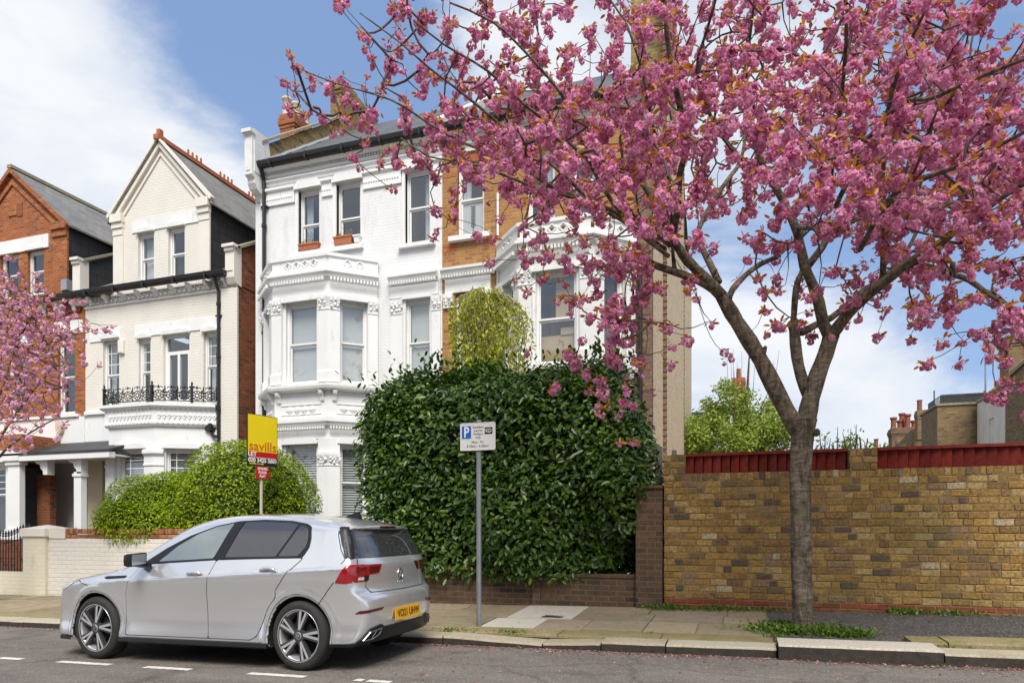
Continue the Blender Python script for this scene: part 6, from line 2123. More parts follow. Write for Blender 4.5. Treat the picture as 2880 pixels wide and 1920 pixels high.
def surface_nets(fn, lo, hi, h):
    n = [int(round((hi[i] - lo[i]) / h)) + 1 for i in range(3)]
    ax = [lo[i] + h * np.arange(n[i]) for i in range(3)]
    X, Y, Z = np.meshgrid(*ax, indexing='ij')
    Fv = fn(X, Y, Z)
    s = Fv < 0
    acc = np.zeros(tuple(k - 1 for k in n) + (3,)); cnt = np.zeros(tuple(k - 1 for k in n))
    edges = []
    sl = lambda o, k: slice(o, k - 1 + o)
    for a in range(3):
        for o1 in (0, 1):
            for o2 in (0, 1):
                o = [0, 0, 0]; b_, c_ = [i for i in range(3) if i != a]; o[b_] = o1; o[c_] = o2
                i0 = tuple(sl(o[i], n[i]) for i in range(3)); o_ = list(o); o_[a] = 1
                i1 = tuple(sl(o_[i], n[i]) for i in range(3))
                f0, f1 = Fv[i0], Fv[i1]; m = (f0 < 0) != (f1 < 0)
                t = np.where(m, f0 / np.where(m, f0 - f1, 1), 0)
                base = [o[0] * m, o[1] * m, o[2] * m]
                for i in range(3): acc[..., i] += base[i] + (t if i == a else 0)
                cnt += m
    act = cnt > 0
    idx = -np.ones(act.shape, dtype=int); idx[act] = np.arange(act.sum())
    cell = np.argwhere(act)
    V = (cell + acc[act] / cnt[act][:, None]) * h + np.array(lo)
    Q = []
    for a in range(3):
        b_, c_ = (a + 1) % 3, (a + 2) % 3
        i0 = [slice(1, n[i] - 1) for i in range(3)]; i0[a] = slice(0, n[a] - 1); i1 = list(i0); i1[a] = slice(1, n[a])
        s0, s1 = s[tuple(i0)], s[tuple(i1)]
        ed = np.argwhere(s0 != s1); fl = s0[s0 != s1]
        off = np.ones(3, int); off[a] = 0
        e = ed + off
        def cid(db, dc):
            q = e.copy(); q[:, b_] -= db; q[:, c_] -= dc
            return idx[q[:, 0], q[:, 1], q[:, 2]]
        q = np.stack([cid(1, 1), cid(0, 1), cid(0, 0), cid(1, 0)], 1)
        q[~fl] = q[~fl][:, ::-1]
        Q.append(q)
    return V, np.concatenate(Q)


def grad(fn, P, e=.002):
    g = np.zeros_like(P)
    for i in range(3):
        d = np.zeros(3); d[i] = e
        a = P + d; b_ = P - d
        g[:, i] = (fn(a[:, 0], a[:, 1], a[:, 2]) - fn(b_[:, 0], b_[:, 1], b_[:, 2])) / (2 * e)
    return g


V, Q = surface_nets(body_f, (-.06, -.98, .12), (4.36, .98, 1.50), .017)
for _ in range(3):
    g = grad(body_f, V); f = body_f(V[:, 0], V[:, 1], V[:, 2])
    st = -(f / np.maximum(np.sum(g * g, 1), .15))[:, None] * g
    V = V + np.clip(st, -.012, .012) * .9

M['car_paint'] = plain('silver_metallic_paint', (.74, .745, .75), .19, metal=.68, var=.02, scale=2, coat=1.0)
M['car_black'] = plain('black_car_plastic', (.012, .012, .013), .42, var=.15, spec=.35)
M['arch_black'] = plain('wheel_arch_liner', (.008, .008, .008), .9, var=.2)
M['seam'] = plain('panel_gap', (.022, .022, .024), .8, var=.1)
M['car_glass_clear'] = plain('car_glass', (.26, .30, .29), .02, metal=.45, var=.10, scale=3, coat=1.0, spec=1.0)
M['car_glass_dark'] = plain('tinted_car_glass', (.05, .05, .054), .02, metal=.25, var=.1, coat=1.0, spec=.8)
M['chrome'] = plain('bright_metal', (.48, .48, .49), .25, metal=1.0, var=.03)
M['alloy'] = plain('machined_alloy', (.66, .66, .67), .28, metal=.6, var=.04)
M['alloy_dark'] = plain('grey_alloy', (.075, .075, .08), .35, metal=.5, var=.08)
M['tyre'] = plain('tyre_rubber', (.025, .023, .022), .8, var=.25, scale=12, bmp=.2)
M['lamp_red'] = plain('red_lamp_lens', (.27, .006, .010), .08, var=.35, scale=16, coat=1.0)
M['lamp_dark'] = plain('dark_red_lens', (.075, .003, .005), .08, var=.3, scale=20, coat=1.0)
M['lamp_clear'] = plain('clear_lamp_lens', (.50, .50, .52), .08, var=.35, scale=25, coat=1.0)
M['plate_yellow'] = plain('yellow_number_plate', (.78, .40, .012), .35, var=.04)
M['letter_black'] = plain('black_lettering', (.008, .008, .008), .5, var=.0)

CAR = thing('parked_car', 'silver five door hatchback parked at the kerb, seen from its rear left side', 'car', car_w((2.14, 0, 0)))
fc = V[Q].mean(1)
g = grad(body_f, fc)
r1 = np.minimum(np.hypot(fc[:, 0] - WF, fc[:, 2] - WZ), np.hypot(fc[:, 0] - WR, fc[:, 2] - WZ))
mi = np.where((r1 < AR + .004), 1, 0)
mi = np.where((g[:, 2] < -.8) & (fc[:, 2] < .3), 1, mi)
VW = np.stack([V[:, 0] + CARX, V[:, 1] + CARY, KZ * V[:, 2] + SL * (V[:, 0] + CARX)], 1)
body = np_mesh('body', VW, Q, [M['car_paint'], M['arch_black']], CAR, smooth=True, mi=mi)


def solve(pts, mode):
    """drop 2D points on the body: side (x,z)->y, rear (y,z)->x, top (x,y)->z"""
    P = np.array(pts, float); n = len(P)
    def F3(t):
        if mode == 'side': return body_f(P[:, 0], -t, P[:, 1])
        if mode == 'rear': return body_f(t, P[:, 0], P[:, 1])
        if mode == 'front': return body_f(-t, P[:, 0], P[:, 1])
        return body_f(P[:, 0], P[:, 1], t)
    lo, hi = {'side': (.3, 1.2), 'rear': (3.5, 4.6), 'top': (.9, 1.6), 'front': (-.8, .2)}[mode]
    a = np.full(n, lo); b_ = np.full(n, hi)
    for _ in range(40):
        m = (a + b_) / 2; s = F3(m) < 0
        a = np.where(s, m, a); b_ = np.where(s, b_, m)
    t = (a + b_) / 2
    if mode == 'side': R = np.stack([P[:, 0], -t, P[:, 1]], 1)
    elif mode == 'rear': R = np.stack([t, P[:, 0], P[:, 1]], 1)
    elif mode == 'front': R = np.stack([-t, P[:, 0], P[:, 1]], 1)
    else: R = np.stack([P[:, 0], P[:, 1], t], 1)
    g = grad(body_f, R, .004); g /= np.maximum(np.linalg.norm(g, axis=1, keepdims=True), 1e-6)
    return R, g


def round_poly(poly, r=.02, n=4):
    out = []; k = len(poly)
    for i in range(k):
        p = Vector(poly[i]); a = Vector(poly[i - 1]); b_ = Vector(poly[(i + 1) % k])
        da = (a - p); db = (b_ - p); q = min(r, da.length * .45, db.length * .45)
        s = p + da.normalized() * q; e = p + db.normalized() * q
        for j in range(n + 1):
            t = j / n
            out.append(tuple(s * (1 - t) ** 2 + p * 2 * t * (1 - t) + e * t * t))
    return out


def patch(name, poly, mode, off, mat, parent, h=.03, rnd=.02, skirt=.012, mirror=False):
    poly = round_poly(poly, rnd) if rnd else poly
    bd = []
    for i in range(len(poly)):
        a, b_ = Vector(poly[i]), Vector(poly[(i + 1) % len(poly)])
        k = max(1, int((b_ - a).length / h))
        for j in range(k): bd.append(a + (b_ - a) * (j / k))
    nb = len(bd)
    xs = [p.x for p in bd]; ys = [p.y for p in bd]
    pts = [Vector(p) for p in bd]
    x = min(xs) + h * .5
    while x < max(xs):
        y = min(ys) + h * .5
        while y < max(ys):
            ins = False; j = nb - 1
            for i in range(nb):
                if (bd[i].y > y) != (bd[j].y > y) and x < (bd[j].x - bd[i].x) * (y - bd[i].y) / (bd[j].y - bd[i].y) + bd[i].x: ins = not ins
                j = i
            if ins and min((Vector((x, y)) - q).length for q in bd[::2]) > h * .4: pts.append(Vector((x, y)))
            y += h
        x += h
    vs, es, fs, _, _, _ = delaunay_2d_cdt(pts, [(i, (i + 1) % nb) for i in range(nb)], [], 1, 1e-5)
    R, g = solve([tuple(v) for v in vs], mode)
    top = R + g * off; n = len(top)
    low = R[:nb] - g[:nb] * skirt
    A = np.concatenate([top, low])
    faces = [tuple(f) for f in fs] + [(i, (i + 1) % nb, n + (i + 1) % nb, n + i) for i in range(nb)]
    m = MB()
    m._add([car_w(p) for p in A], faces)
    if mirror:
        m._add([car_w((p[0], -p[1], p[2])) for p in A], [f[::-1] for f in faces])
    o = m.build(name, mat, parent)
    nf = len(fs); me = o.data
    soft_edges(o, 50)
    return o


def strip(name, line, mode, width, off, mat, parent, mb=None, mirror=False):
    """a narrow band following a line on the body"""
    L = [Vector(p) for p in line]; d = []
    for i in range(len(L) - 1):
        k = max(1, int((L[i + 1] - L[i]).length / .03))
        for j in range(k): d.append(L[i] + (L[i + 1] - L[i]) * j / k)
    d.append(L[-1]); A = []; B = []
    for i in range(len(d)):
        t = (d[min(i + 1, len(d) - 1)] - d[max(i - 1, 0)]).normalized(); n = Vector((-t.y, t.x)) * width / 2
        A.append(tuple(d[i] + n)); B.append(tuple(d[i] - n))
    Ra, ga = solve(A, mode); Rb, gb = solve(B, mode)
    Ra = Ra + ga * off; Rb = Rb + gb * off
    m = mb or MB(); k = len(d)
    fcs = [(i, i + 1, k + i + 1, k + i) for i in range(k - 1)]
    m._add([car_w(p) for p in Ra] + [car_w(p) for p in Rb], fcs)
    if mirror: m._add([car_w((p[0], -p[1], p[2])) for p in np.concatenate([Ra, Rb])], [f[::-1] for f in fcs])
    if mb is None: return m.build(name, mat, parent, fixn=False)


def arc(cx, cz, r, a0, a1, n=16):
    return [(cx + r * math.cos(math.radians(a0 + (a1 - a0) * i / n)), cz + r * math.sin(math.radians(a0 + (a1 - a0) * i / n))) for i in range(n + 1)]


# doors: skin panels a hair proud of the body, so that the shut lines show
fd = [(1.352, .268), (1.335, .50), (1.345, .68), (1.40, .82), (1.50, .948), (2.00, .975), (2.50, .996), (2.455, .86), (2.425, .70), (2.43, .42), (2.455, .268)]
rd_ = [(2.463, .268), (2.438, .42), (2.433, .70), (2.463, .86), (2.508, .996), (3.0, 1.006), (3.56, 1.012), (3.40, .87), (3.27, .72)] + [(WR + .435 * math.cos(math.radians(a)), WZ + .435 * math.sin(math.radians(a))) for a in (128, 140, 152, 162)] + [(3.05, .30), (2.98, .268)]
for nm, poly in (('front_door', fd), ('rear_door', rd_)):
    gap = MB()
    d = patch('door', poly, 'side', .0035, M['car_paint'], CAR, .035, .03, .01)
    strip('', poly + [poly[0]], 'side', .013, .0012, M['seam'], CAR, gap)
    gap.build('shut_line', M['seam'], d, fixn=False)
    hx, hz = (2.28, .862) if nm == 'front_door' else (3.20, .893)
    hb = MB(); pts = []; (R_, g_) = solve([(hx - .10 + .2 * i / 8, hz + .006 * math.sin(i * .4)) for i in range(9)], 'side')
    for i in range(9): pts.append(car_w(R_[i] + g_[i] * (.012 + .024 * math.sin(math.pi * min(1, max(0, (i - .2) / 7.6))) ** .5)))
    hb.tube(pts, [.012, .019, .021, .021, .021, .021, .021, .019, .012], 8)
    hb.build('handle', M['car_paint'], d, smooth=True)
    0 and patch('handle_recess', [(hx - .075, hz - .045), (hx + .075, hz - .045), (hx + .085, hz + .015), (hx - .085, hz + .015)], 'side', .005, M['seam'] if False else M['alloy_dark'], d, .03, .03, .006)
# glass house
bz = lambda x: float(belt_z(np.array(x)))
trim = [(1.50, bz(1.5) + .006), (1.78, 1.115), (2.05, 1.235), (2.35, 1.325), (2.62, 1.366), (2.95, 1.374), (3.30, 1.356), (3.50, 1.326), (3.565, 1.30), (3.60, 1.20), (3.605, 1.115), (3.57, 1.045), (3.545, 1.014), (3.0, 1.006), (2.5, .996), (2.0, .974)]
patch('window_surround', trim, 'side', .0055, M['car_black'], CAR, .035, .02, .012)
g1 = [(1.73, .982), (1.93, 1.135), (2.15, 1.245), (2.36, 1.312), (2.575, 1.345), (2.455, 1.012)]
g2 = [(2.60, 1.022), (2.715, 1.348), (2.95, 1.352), (3.30, 1.334), (3.405, 1.318), (3.235, 1.026)]
g3 = [(3.265, 1.028), (3.435, 1.312), (3.53, 1.285), (3.565, 1.20), (3.568, 1.12), (3.50, 1.032)]
patch('side_window', g1, 'side', .0085, M['car_glass_clear'], CAR, .04, .02, .006)
patch('side_window', g2, 'side', .0085, M['car_glass_dark'], CAR, .04, .02, .006)
patch('side_window', g3, 'side', .0085, M['car_glass_dark'], CAR, .04, .02, .006)
patch('pillar_trim', [(2.485, 1.0), (2.59, 1.0), (2.70, 1.36), (2.60, 1.36)], 'side', .0095, M['car_black'], CAR, .03, .0, .006)
patch('windscreen', [(1.30, -.60), (1.98, -.50), (2.02, 0), (1.98, .50), (1.30, .60), (1.24, 0)], 'top', .004, M['car_glass_dark'], CAR, .05, .05, .01)
# rear of the car
rw = [(-.60, 1.012), (-.66, 1.02), (-.585, 1.20), (-.555, 1.258), (0, 1.262), (.555, 1.258), (.585, 1.20), (.66, 1.02), (.60, 1.012)]
rwm = MB(); zs = np.linspace(1.012, 1.268, 10); ny = 28; vs = []
for z in zs:
    x_ = float(tail_x(np.array(.62), np.array(z))) - .03
    yw = float(half_width(np.array(x_), np.array(z))) + .004
    for i in range(ny + 1):
        u = -1 + 2 * i / ny; y = yw * u
        x = float(tail_x(np.array(y), np.array(z))) + .008 - .045 * max(0, abs(u) - .93) / .07 * abs(u)
        vs.append((x, y, z))
    row = vs[-(ny + 1):]; del vs[-(ny + 1):]
    wrap = [(x_ - q, float(half_width(np.array(x_ - q), np.array(z))) + .006, z) for q in (.055, .02, -.005)]
    vs += [(a, -b_, c_) for a, b_, c_ in wrap] + row[1:-1] + wrap[::-1]
vs = [car_w(p) for p in vs]; nc = ny + 5
rwm._add(vs, [(i * nc + j, i * nc + j + 1, (i + 1) * nc + j + 1, (i + 1) * nc + j) for i in range(len(zs) - 1) for j in range(nc - 1)])
rwm.mi = [1 if (q % (nc - 1)) < 3 or (q % (nc - 1)) > nc - 5 else 0 for q in range(len(rwm.f))]
rwm.build('rear_window', [M['car_glass_dark'], M['car_black']], CAR, smooth=True)
patch('spoiler_fin', [(3.868, 1.292), (3.955, 1.288), (3.992, 1.20), (4.058, 1.03), (4.02, 1.03), (3.945, 1.13)], 'side', .006, M['car_black'], CAR, .03, .01, .006, mirror=True)
patch('brake_light', [(-.17, 1.283), (.17, 1.283), (.17, 1.30), (-.17, 1.30)], 'rear', .004, M['lamp_dark'], CAR, .04, 0, .004)
# tailgate panel with its shut line
tgp = [(-.70, 1.006), (-.72, .96), (-.605, .90), (-.60, .84), (-.655, .80), (-.65, .74), (-.60, .698), (0, .690), (.60, .698), (.65, .74), (.655, .80), (.60, .84), (.605, .90), (.72, .96), (.70, 1.006)]
gm = MB(); strip('', [(-.69, 1.0), (-.72, .95)], 'rear', .012, .001, None, None, gm)
tg_ = patch('tailgate', [(-.62, .795), (-.63, .75), (-.585, .70), (0, .692), (.585, .70), (.63, .75), (.62, .795), (.60, .88), (0, .895), (-.60, .88)], 'rear', .003, M['car_paint'], CAR, .04, .03, .008)
strip('', [(-.60, .90), (-.62, .795), (-.63, .75), (-.585, .70), (0, .692), (.585, .70), (.63, .75), (.62, .795), (.60, .90)], 'rear', .014, .0015, None, None, gm)
gm.build('shut_line', M['seam'], tg_, fixn=False)
for ln, md, wd in (([(3.935, .80), (3.86, .72), (3.765, .60)], 'side', .008), ([(3.862, 1.32), (3.885, 1.22), (3.95, 1.09), (4.02, 1.0), (3.99, .96)], 'side', .008),
                   ([(.50, .74), (.62, .795), (.80, .745)], 'side', .007), ([(1.30, .955), (1.0, .915), (.75, .872), (.45, .80)], 'side', .007)):
    sm = MB(); strip('', ln, md, wd, .0015, None, None, sm); sm.build('body_seam', M['seam'], CAR, fixn=False)
for cx in (WF, WR):
    sm = MB(); strip('', arc(cx, WZ, AR + .013, 192, -12, 40), 'side', .026, .003, None, None, sm)
    sm.build('arch_lip', M['arch_black'], CAR, fixn=False, split=False)
# tail lamps: side part and tailgate part
def lamp(sgn, label):
    t = patch('tail_lamp', [(3.945, .795), (4.01, .90), (4.055, .955), (4.15, .950), (4.16, .80), (4.05, .788)] if sgn < 0 else [(3.95, .80), (4.02, .91), (4.055, .955), (4.13, .95), (4.13, .80)], 'side', .004, M['lamp_red'], CAR, .025, .012, .008)
    return t
tl = lamp(-1, '')
def rp(name, poly, mat, parent, off=.0045, rnd=.01): return patch(name, poly, 'rear', off, mat, parent, .025, rnd, .006)
rp('lens', [(-.76, .80), (-.76, .952), (-.36, .945), (-.42, .862), (-.575, .855), (-.60, .80)], M['lamp_red'], tl, .0055)
rp('dark_lens', [(-.575, .875), (-.44, .88), (-.395, .925), (-.575, .93)], M['lamp_dark'], tl, .0085)
rp('dark_lens', [(-.745, .875), (-.66, .90), (-.60, .915), (-.74, .935)], M['lamp_dark'], tl, .0085)
rp('clear_lens', [(-.735, .812), (-.72, .838), (-.655, .838), (-.655, .812)], M['lamp_clear'], tl, .0085)
rp('dark_trim', [(-.65, .805), (-.65, .852), (-.58, .852), (-.605, .805)], M['car_black'], tl, .0085)
t2 = rp('tail_lamp', [(.76, .80), (.76, .952), (.36, .945), (.42, .862), (.575, .855), (.60, .80)], M['lamp_dark'], CAR, .0055)
for s in (-1, 1):
    rp('reflector', [(s * .78, .515), (s * .50, .535), (s * .47, .558), (s * .76, .545)], M['lamp_dark'], CAR, .004)
# bumper: black diffuser and false tail pipes
dif = MB()
def rear_pt(y, z, o=.0):
    R_, g_ = solve([(y, z)], 'rear'); return R_[0] + g_[0] * o
rp('diffuser', [(-.83, .235), (-.74, .30), (-.66, .375), (-.50, .405), (-.44, .375), (.44, .375), (.50, .405), (.66, .375), (.74, .30), (.83, .235), (.6, .215), (-.6, .215)], M['car_black'], CAR, .014, .02)
for s in (-1, 1):
    ex = MB(); fr = [(s * .725, .285), (s * .66, .352), (s * .50, .372), (s * .52, .322), (s * .60, .285)]
    P3 = [rear_pt(y, z, .022) for y, z in fr]; P3.append(P3[0])
    ex.tube([car_w(p) for p in P3], .0055, 5, cap=False)
    mid = [rear_pt(s * .615, .288, .022), rear_pt(s * .58, .358, .022)]
    ex.tube([car_w(p) for p in mid], .006, 5)
    ex.build('exhaust_trim', M['chrome'], CAR)
# number plate
pl = MB(); c = rear_pt(0, .468, .008)
PW = .285
pl.box(0, .010, -PW, PW, -.058, .058, M2=Matrix.Translation(car_w(c)) @ Matrix.Rotation(math.radians(-4), 4, 'Y') @ Matrix.Diagonal((1, 1, KZ, 1)))
plate = pl.build('number_plate', M['plate_yellow'], CAR)


def lettering(name, txt, size, mat, parent, Mx, align='CENTER', bold=0.0, space=1.0, width=None, ext=.0015):
    cu = bpy.data.curves.new('text', 'FONT'); cu.body = txt; cu.size = size
    cu.align_x = align; cu.align_y = 'CENTER'; cu.extrude = ext; cu.offset = bold; cu.space_character = space; cu.resolution_u = 3
    ob = bpy.data.objects.new('text', cu); COL.objects.link(ob)
    dg = bpy.context.evaluated_depsgraph_get()
    me = bpy.data.meshes.new_from_object(ob.evaluated_get(dg))
    bpy.data.objects.remove(ob, do_unlink=True); bpy.data.curves.remove(cu)
    if width and len(me.vertices):
        xs = [v.co.x for v in me.vertices]; w = max(xs) - min(xs)
        me.transform(Matrix.Diagonal((width / w, 1, 1, 1)))
    me.transform(Mx); me.transform(Matrix.Translation(-root_loc(parent)))
    me.name = name; me.materials.clear(); me.materials.append(mat); me.update()
    return mesh_obj(name, me, parent)


# text plane basis: local x -> reading direction, local y -> up, local z -> towards the viewer
def basis(o, xd, up):
    xd = Vector(xd).normalized(); up = Vector(up).normalized(); n = xd.cross(up)
    m = Matrix((xd, up, n)).transposed().to_4x4(); m.translation = Vector(o); return m
cw = Vector(car_w(c)) + Vector((.012, 0, 0))
lettering('lettering', 'VO21 UHW', .105, M['letter_black'], plate, basis(cw, (0, 1, 0), (-.07, 0, 1)), bold=.0004, width=.49)
# badge and model letters
bc = Vector(car_w(rear_pt(0, .835, .004)))
bg = MB()
Bm = basis(bc, (0, 1, 0), (-.03, 0, 1)); bg.M = Bm
ring = [(.052 * math.cos(2 * math.pi * k / 20), .056 * math.sin(2 * math.pi * k / 20), .004) for k in range(21)]
bg.tube(ring, .0055, 6, cap=False)
for ln in ([(-.024, .045), (0, .004), (.024, .045)], [(-.046, .022), (-.020, -.040), (0, .0), (.020, -.040), (.046, .022)]):
    bg.tube([(a, b_, .004) for a, b_ in ln], .0048, 5)
badge = bg.build('badge', M['chrome'], CAR)
bg = MB(Bm); bg.lathe([(0, 0), (.05, .0)], (0, 0, .001), n=20, cap=False); bg.build('badge_field', M['car_black'], badge)
lettering('model_lettering', 'GOLF', .036, M['chrome'], CAR, basis(Vector(car_w(rear_pt(0, .755, .003))), (0, 1, 0), (0, 0, 1)), bold=.0008, space=1.7)
# side skirt and lower trims
sk = MB()
pr_ = [(-.862, .248), (-.895, .236), (-.905, .205), (-.885, .192), (-.80, .19), (-.80, .248)]
n = 12; vs = []
for i in range(n + 1):
    f = i / n; x = 1.27 + (3.19 - 1.27) * f; lift = .016 * (1 - math.exp(-((f - .5) / .36) ** 4)) * 0
    for (y, z) in pr_: vs.append(car_w((x, y, z)))
k = len(pr_); fs = [(i * k + j, i * k + (j + 1) % k, (i + 1) * k + (j + 1) % k, (i + 1) * k + j) for i in range(n) for j in range(k)] + [tuple(range(k)), tuple(range(n * k, n * k + k))]
sk._add(vs, fs); sk.build('side_skirt', M['car_black'], CAR)
sk = MB(); sk._add([car_w(p) for p in [(.06, -.60, .185), (.30, -.80, .185), (.545, -.868, .19), (.545, -.868, .222), (.30, -.80, .215), (.06, -.6, .21)]], [(0, 1, 4, 5), (1, 2, 3, 4)])
sk._add([car_w(p) for p in [(3.90, -.885, .232), (4.08, -.85, .238), (4.14, -.80, .245), (4.14, -.80, .262), (4.08, -.86, .262), (3.90, -.895, .262)]], [(0, 1, 4, 5), (1, 2, 3, 4)])
sk.build('lower_trim', M['car_black'], CAR, fixn=False)
patch('wing_trim', [(1.06, .812), (1.325, .826), (1.345, .848), (1.06, .838), (1.02, .825)], 'side', .006, M['car_black'], CAR, .03, .006, .006)
patch('headlamp', [(.30, .70), (.42, .745), (.52, .775), (.56, .77), (.44, .715), (.33, .675)], 'side', .004, M['lamp_clear'], CAR, .02, .01, .006)
patch('headlamp', [(.30, .70), (.42, .745), (.52, .775), (.56, .77), (.44, .715), (.33, .675)], 'side', .004, M['lamp_clear'], CAR, .02, .01, .006) if False else None
patch('grille', [(-.55, .66), (.55, .66), (.5, .70), (-.5, .70)], 'front', .004, M['car_black'], CAR, .04, .02, .006)
patch('lower_grille', [(-.62, .25), (.62, .25), (.55, .42), (-.55, .42)], 'front', .004, M['car_black'], CAR, .05, .03, .006)
# wing mirror
mr_ = MB()
vs_ = []
for (x, sy, z0_, z1_) in ((1.535, .05, .985, 1.035), (1.56, .085, .955, 1.065), (1.62, .098, .945, 1.078), (1.672, .098, .945, 1.078)):
    vs_ += [car_w((x, -1.0 + sy, z0_ + .02)), car_w((x, -1.0 - sy, z0_)), car_w((x, -1.0 - sy * 1.08, (z0_ + z1_) / 2)), car_w((x, -1.0 - sy, z1_ - .01)), car_w((x, -1.0 + sy, z1_))]
mr_._add(vs_, [(i * 5 + j, i * 5 + (j + 1) % 5, i * 5 + 5 + (j + 1) % 5, i * 5 + 5 + j) for i in range(3) for j in range(5)] + [(0, 1, 2, 3, 4), (15, 16, 17, 18, 19)])
mirror = soft_edges(mr_.build('wing_mirror', M['car_black'], CAR), 50)
mr_ = MB(); mr_._add([car_w(p) for p in [(1.675, -.915, .972), (1.675, -1.088, .958), (1.675, -1.094, 1.012), (1.675, -1.088, 1.060), (1.675, -.915, 1.068)]], [(0, 1, 2, 3, 4)]); mr_.build('mirror_glass', M['chrome'], mirror)
mr_ = MB(); mr_._add([car_w(p) for p in [(1.52, -.84, .925), (1.68, -.84, .93), (1.66, -1.0, .955), (1.56, -1.0, .95), (1.53, -.84, .965), (1.67, -.84, .97), (1.65, -1.0, .985), (1.57, -1.0, .98)]],
                     [(0, 1, 2, 3), (4, 5, 6, 7), (0, 1, 5, 4), (1, 2, 6, 5), (3, 0, 4, 7)]); mr_.build('mirror_arm', M['car_black'], mirror)
# shark fin and roof rail line
af = MB(); b0 = (3.66, 0, float(roof_zt(np.array(3.66), np.array(0.0))))
af._add([car_w(p) for p in [(3.52, 0, 1.405), (3.72, -.035, 1.372), (3.72, .035, 1.372), (3.70, -.008, 1.455), (3.70, .008, 1.455)]], [(0, 1, 3), (0, 4, 2), (0, 3, 4), (1, 2, 4, 3)])
af.tube([car_w((3.62, 0, 1.40)), car_w((3.68, 0, 1.56))], .004, 4)
af.build('roof_aerial', M['car_black'], CAR)


# wheels
def wheel(cx, side):
    y = side * .872
    w = thing('wheel', None, None, car_w((cx, y, WZ))); w.parent = CAR; w.location = Vector(car_w((cx, y, WZ))) - Vector(CAR.location)
    S = Matrix.Translation(car_w((cx, y, WZ))) @ Matrix.Diagonal((1, 1, KZ, 1))
    o = MB(S); s = -side     # h runs inward
    o.lathe([(.226, s * .012), (.240, s * .004), (.262, 0), (.290, s * .004), (.308, s * .022), (.316, s * .045), (.3175, s * .11), (.316, s * .175), (.300, s * .215), (.23, s * .22)], (0, 0, 0), 'Y', 56, cap=False)
    o.build('tyre', M['tyre'], w, smooth=True)
    o = MB(S)
    o.lathe([(.232, s * .004), (.238, s * .0), (.238, s * .012), (.222, s * .014), (.215, s * .03), (.205, s * .10), (.20, s * .18)], (0, 0, 0), 'Y', 48, cap=False)
    rim = o.build('rim', M['alloy'], w, smooth=True)
    o = MB(S); o.lathe([(.0, s * .135), (.205, s * .135)], (0, 0, 0), 'Y', 32, cap=False); o.lathe([(0, s * .075), (.135, s * .075), (.135, s * .10)], (0, 0, 0), 'Y', 28, cap=False)
    o.build('brake_disc', M['alloy_dark'] if False else M['arch_black'], w)
    o = MB(S); q = MB(S)
    for k in range(5):
        for t, (d0, d1, wd) in enumerate(((-.045, -.30, .022), (.045, .07, .024))):
            a = math.radians(72 * k + 82)
            a0, a1 = a + d0 * 3.2, a + d1
            r0, r1 = .055, .226
            p0 = Vector((r0 * math.cos(a0), s * .010, r0 * math.sin(a0))); p1 = Vector((r1 * math.cos(a1), s * .008, r1 * math.sin(a1)))
            dr = (p1 - p0).normalized(); n = Vector((-dr.z, 0, dr.x))
            w0, w1 = wd * .75, wd * 1.1
            A = [p0 - n * w0, p0 + n * w0, p1 + n * w1, p1 - n * w1]
            f = Vector((0, s * .035, 0))
            q._add([tuple(v) for v in A] + [tuple(v + f) for v in A], [(0, 1, 2, 3), (0, 1, 5, 4), (1, 2, 6, 5), (2, 3, 7, 6), (3, 0, 4, 7)])
            e = Vector((0, -s * .0035, 0))
            B = [p0 - n * w0 * .2 + e, p0 + n * w0 * .9 + e, p1 + n * w1 * .92 + e, p1 - n * w1 * .1 + e] if t == 0 else [p0 - n * w0 * .9 + e, p0 + n * w0 * .2 + e, p1 + n * w1 * .1 + e, p1 - n * w1 * .92 + e]
            o._add([tuple(v) for v in B], [(0, 1, 2, 3)])
    o.lathe([(0, s * .0), (.033, s * .0), (.036, s * .006)], (0, 0, 0), 'Y', 20, cap=False)
    q.lathe([(.036, s * .004), (.062, s * .010), (.070, s * .04)], (0, 0, 0), 'Y', 24, cap=False)
    q.build('spokes', M['alloy_dark'], w, fixn=False)
    o.build('spoke_faces', M['alloy'], w, fixn=False)
    o = MB(S)
    o.tube([(.026 * math.cos(2 * math.pi * k / 14), -s * .003, .026 * math.sin(2 * math.pi * k / 14)) for k in range(15)], .003, 4, cap=False)
    for ln in ([(-.011, .022), (0, .002), (.011, .022)], [(-.022, .011), (-.010, -.02), (0, 0), (.010, -.02), (.022, .011)]):
        o.tube([(a, -s * .003, b_) for a, b_ in ln], .0028, 4)
    o.build('hub_badge', M['letter_black'], w)
    return w
for cx in (WF, WR):
    for side in (-1, 1): wheel(cx, side)
# ------------------------------------------------------------------ estate agent board
M['sign_yellow'] = plain('yellow_sign', (.86, .66, .012), .4, var=.02)
M['sign_red'] = plain('red_sign', (.52, .012, .018), .4, var=.03)
M['sign_black'] = plain('black_sign', (.02, .02, .028), .4, var=.03)
M['sign_white'] = plain('white_sign', (.72, .70, .66), .4, var=.02)
M['sign_blue'] = plain('blue_sign', (.008, .11, .46), .4, var=.02)
M['orange_letter'] = plain('orange_lettering', (.60, .16, .01), .5, var=0)
M['white_letter'] = plain('white_lettering', (.80, .80, .80), .5, var=0)
M['pole_wood'] = plain('pale_wood_pole', (.50, .46, .40), .8, var=.15, scale=3, stretch=(20, 20, 1))
M['galv'] = plain('galvanised_steel', (.30, .31, .33), .45, metal=.5, var=.12, scale=7)

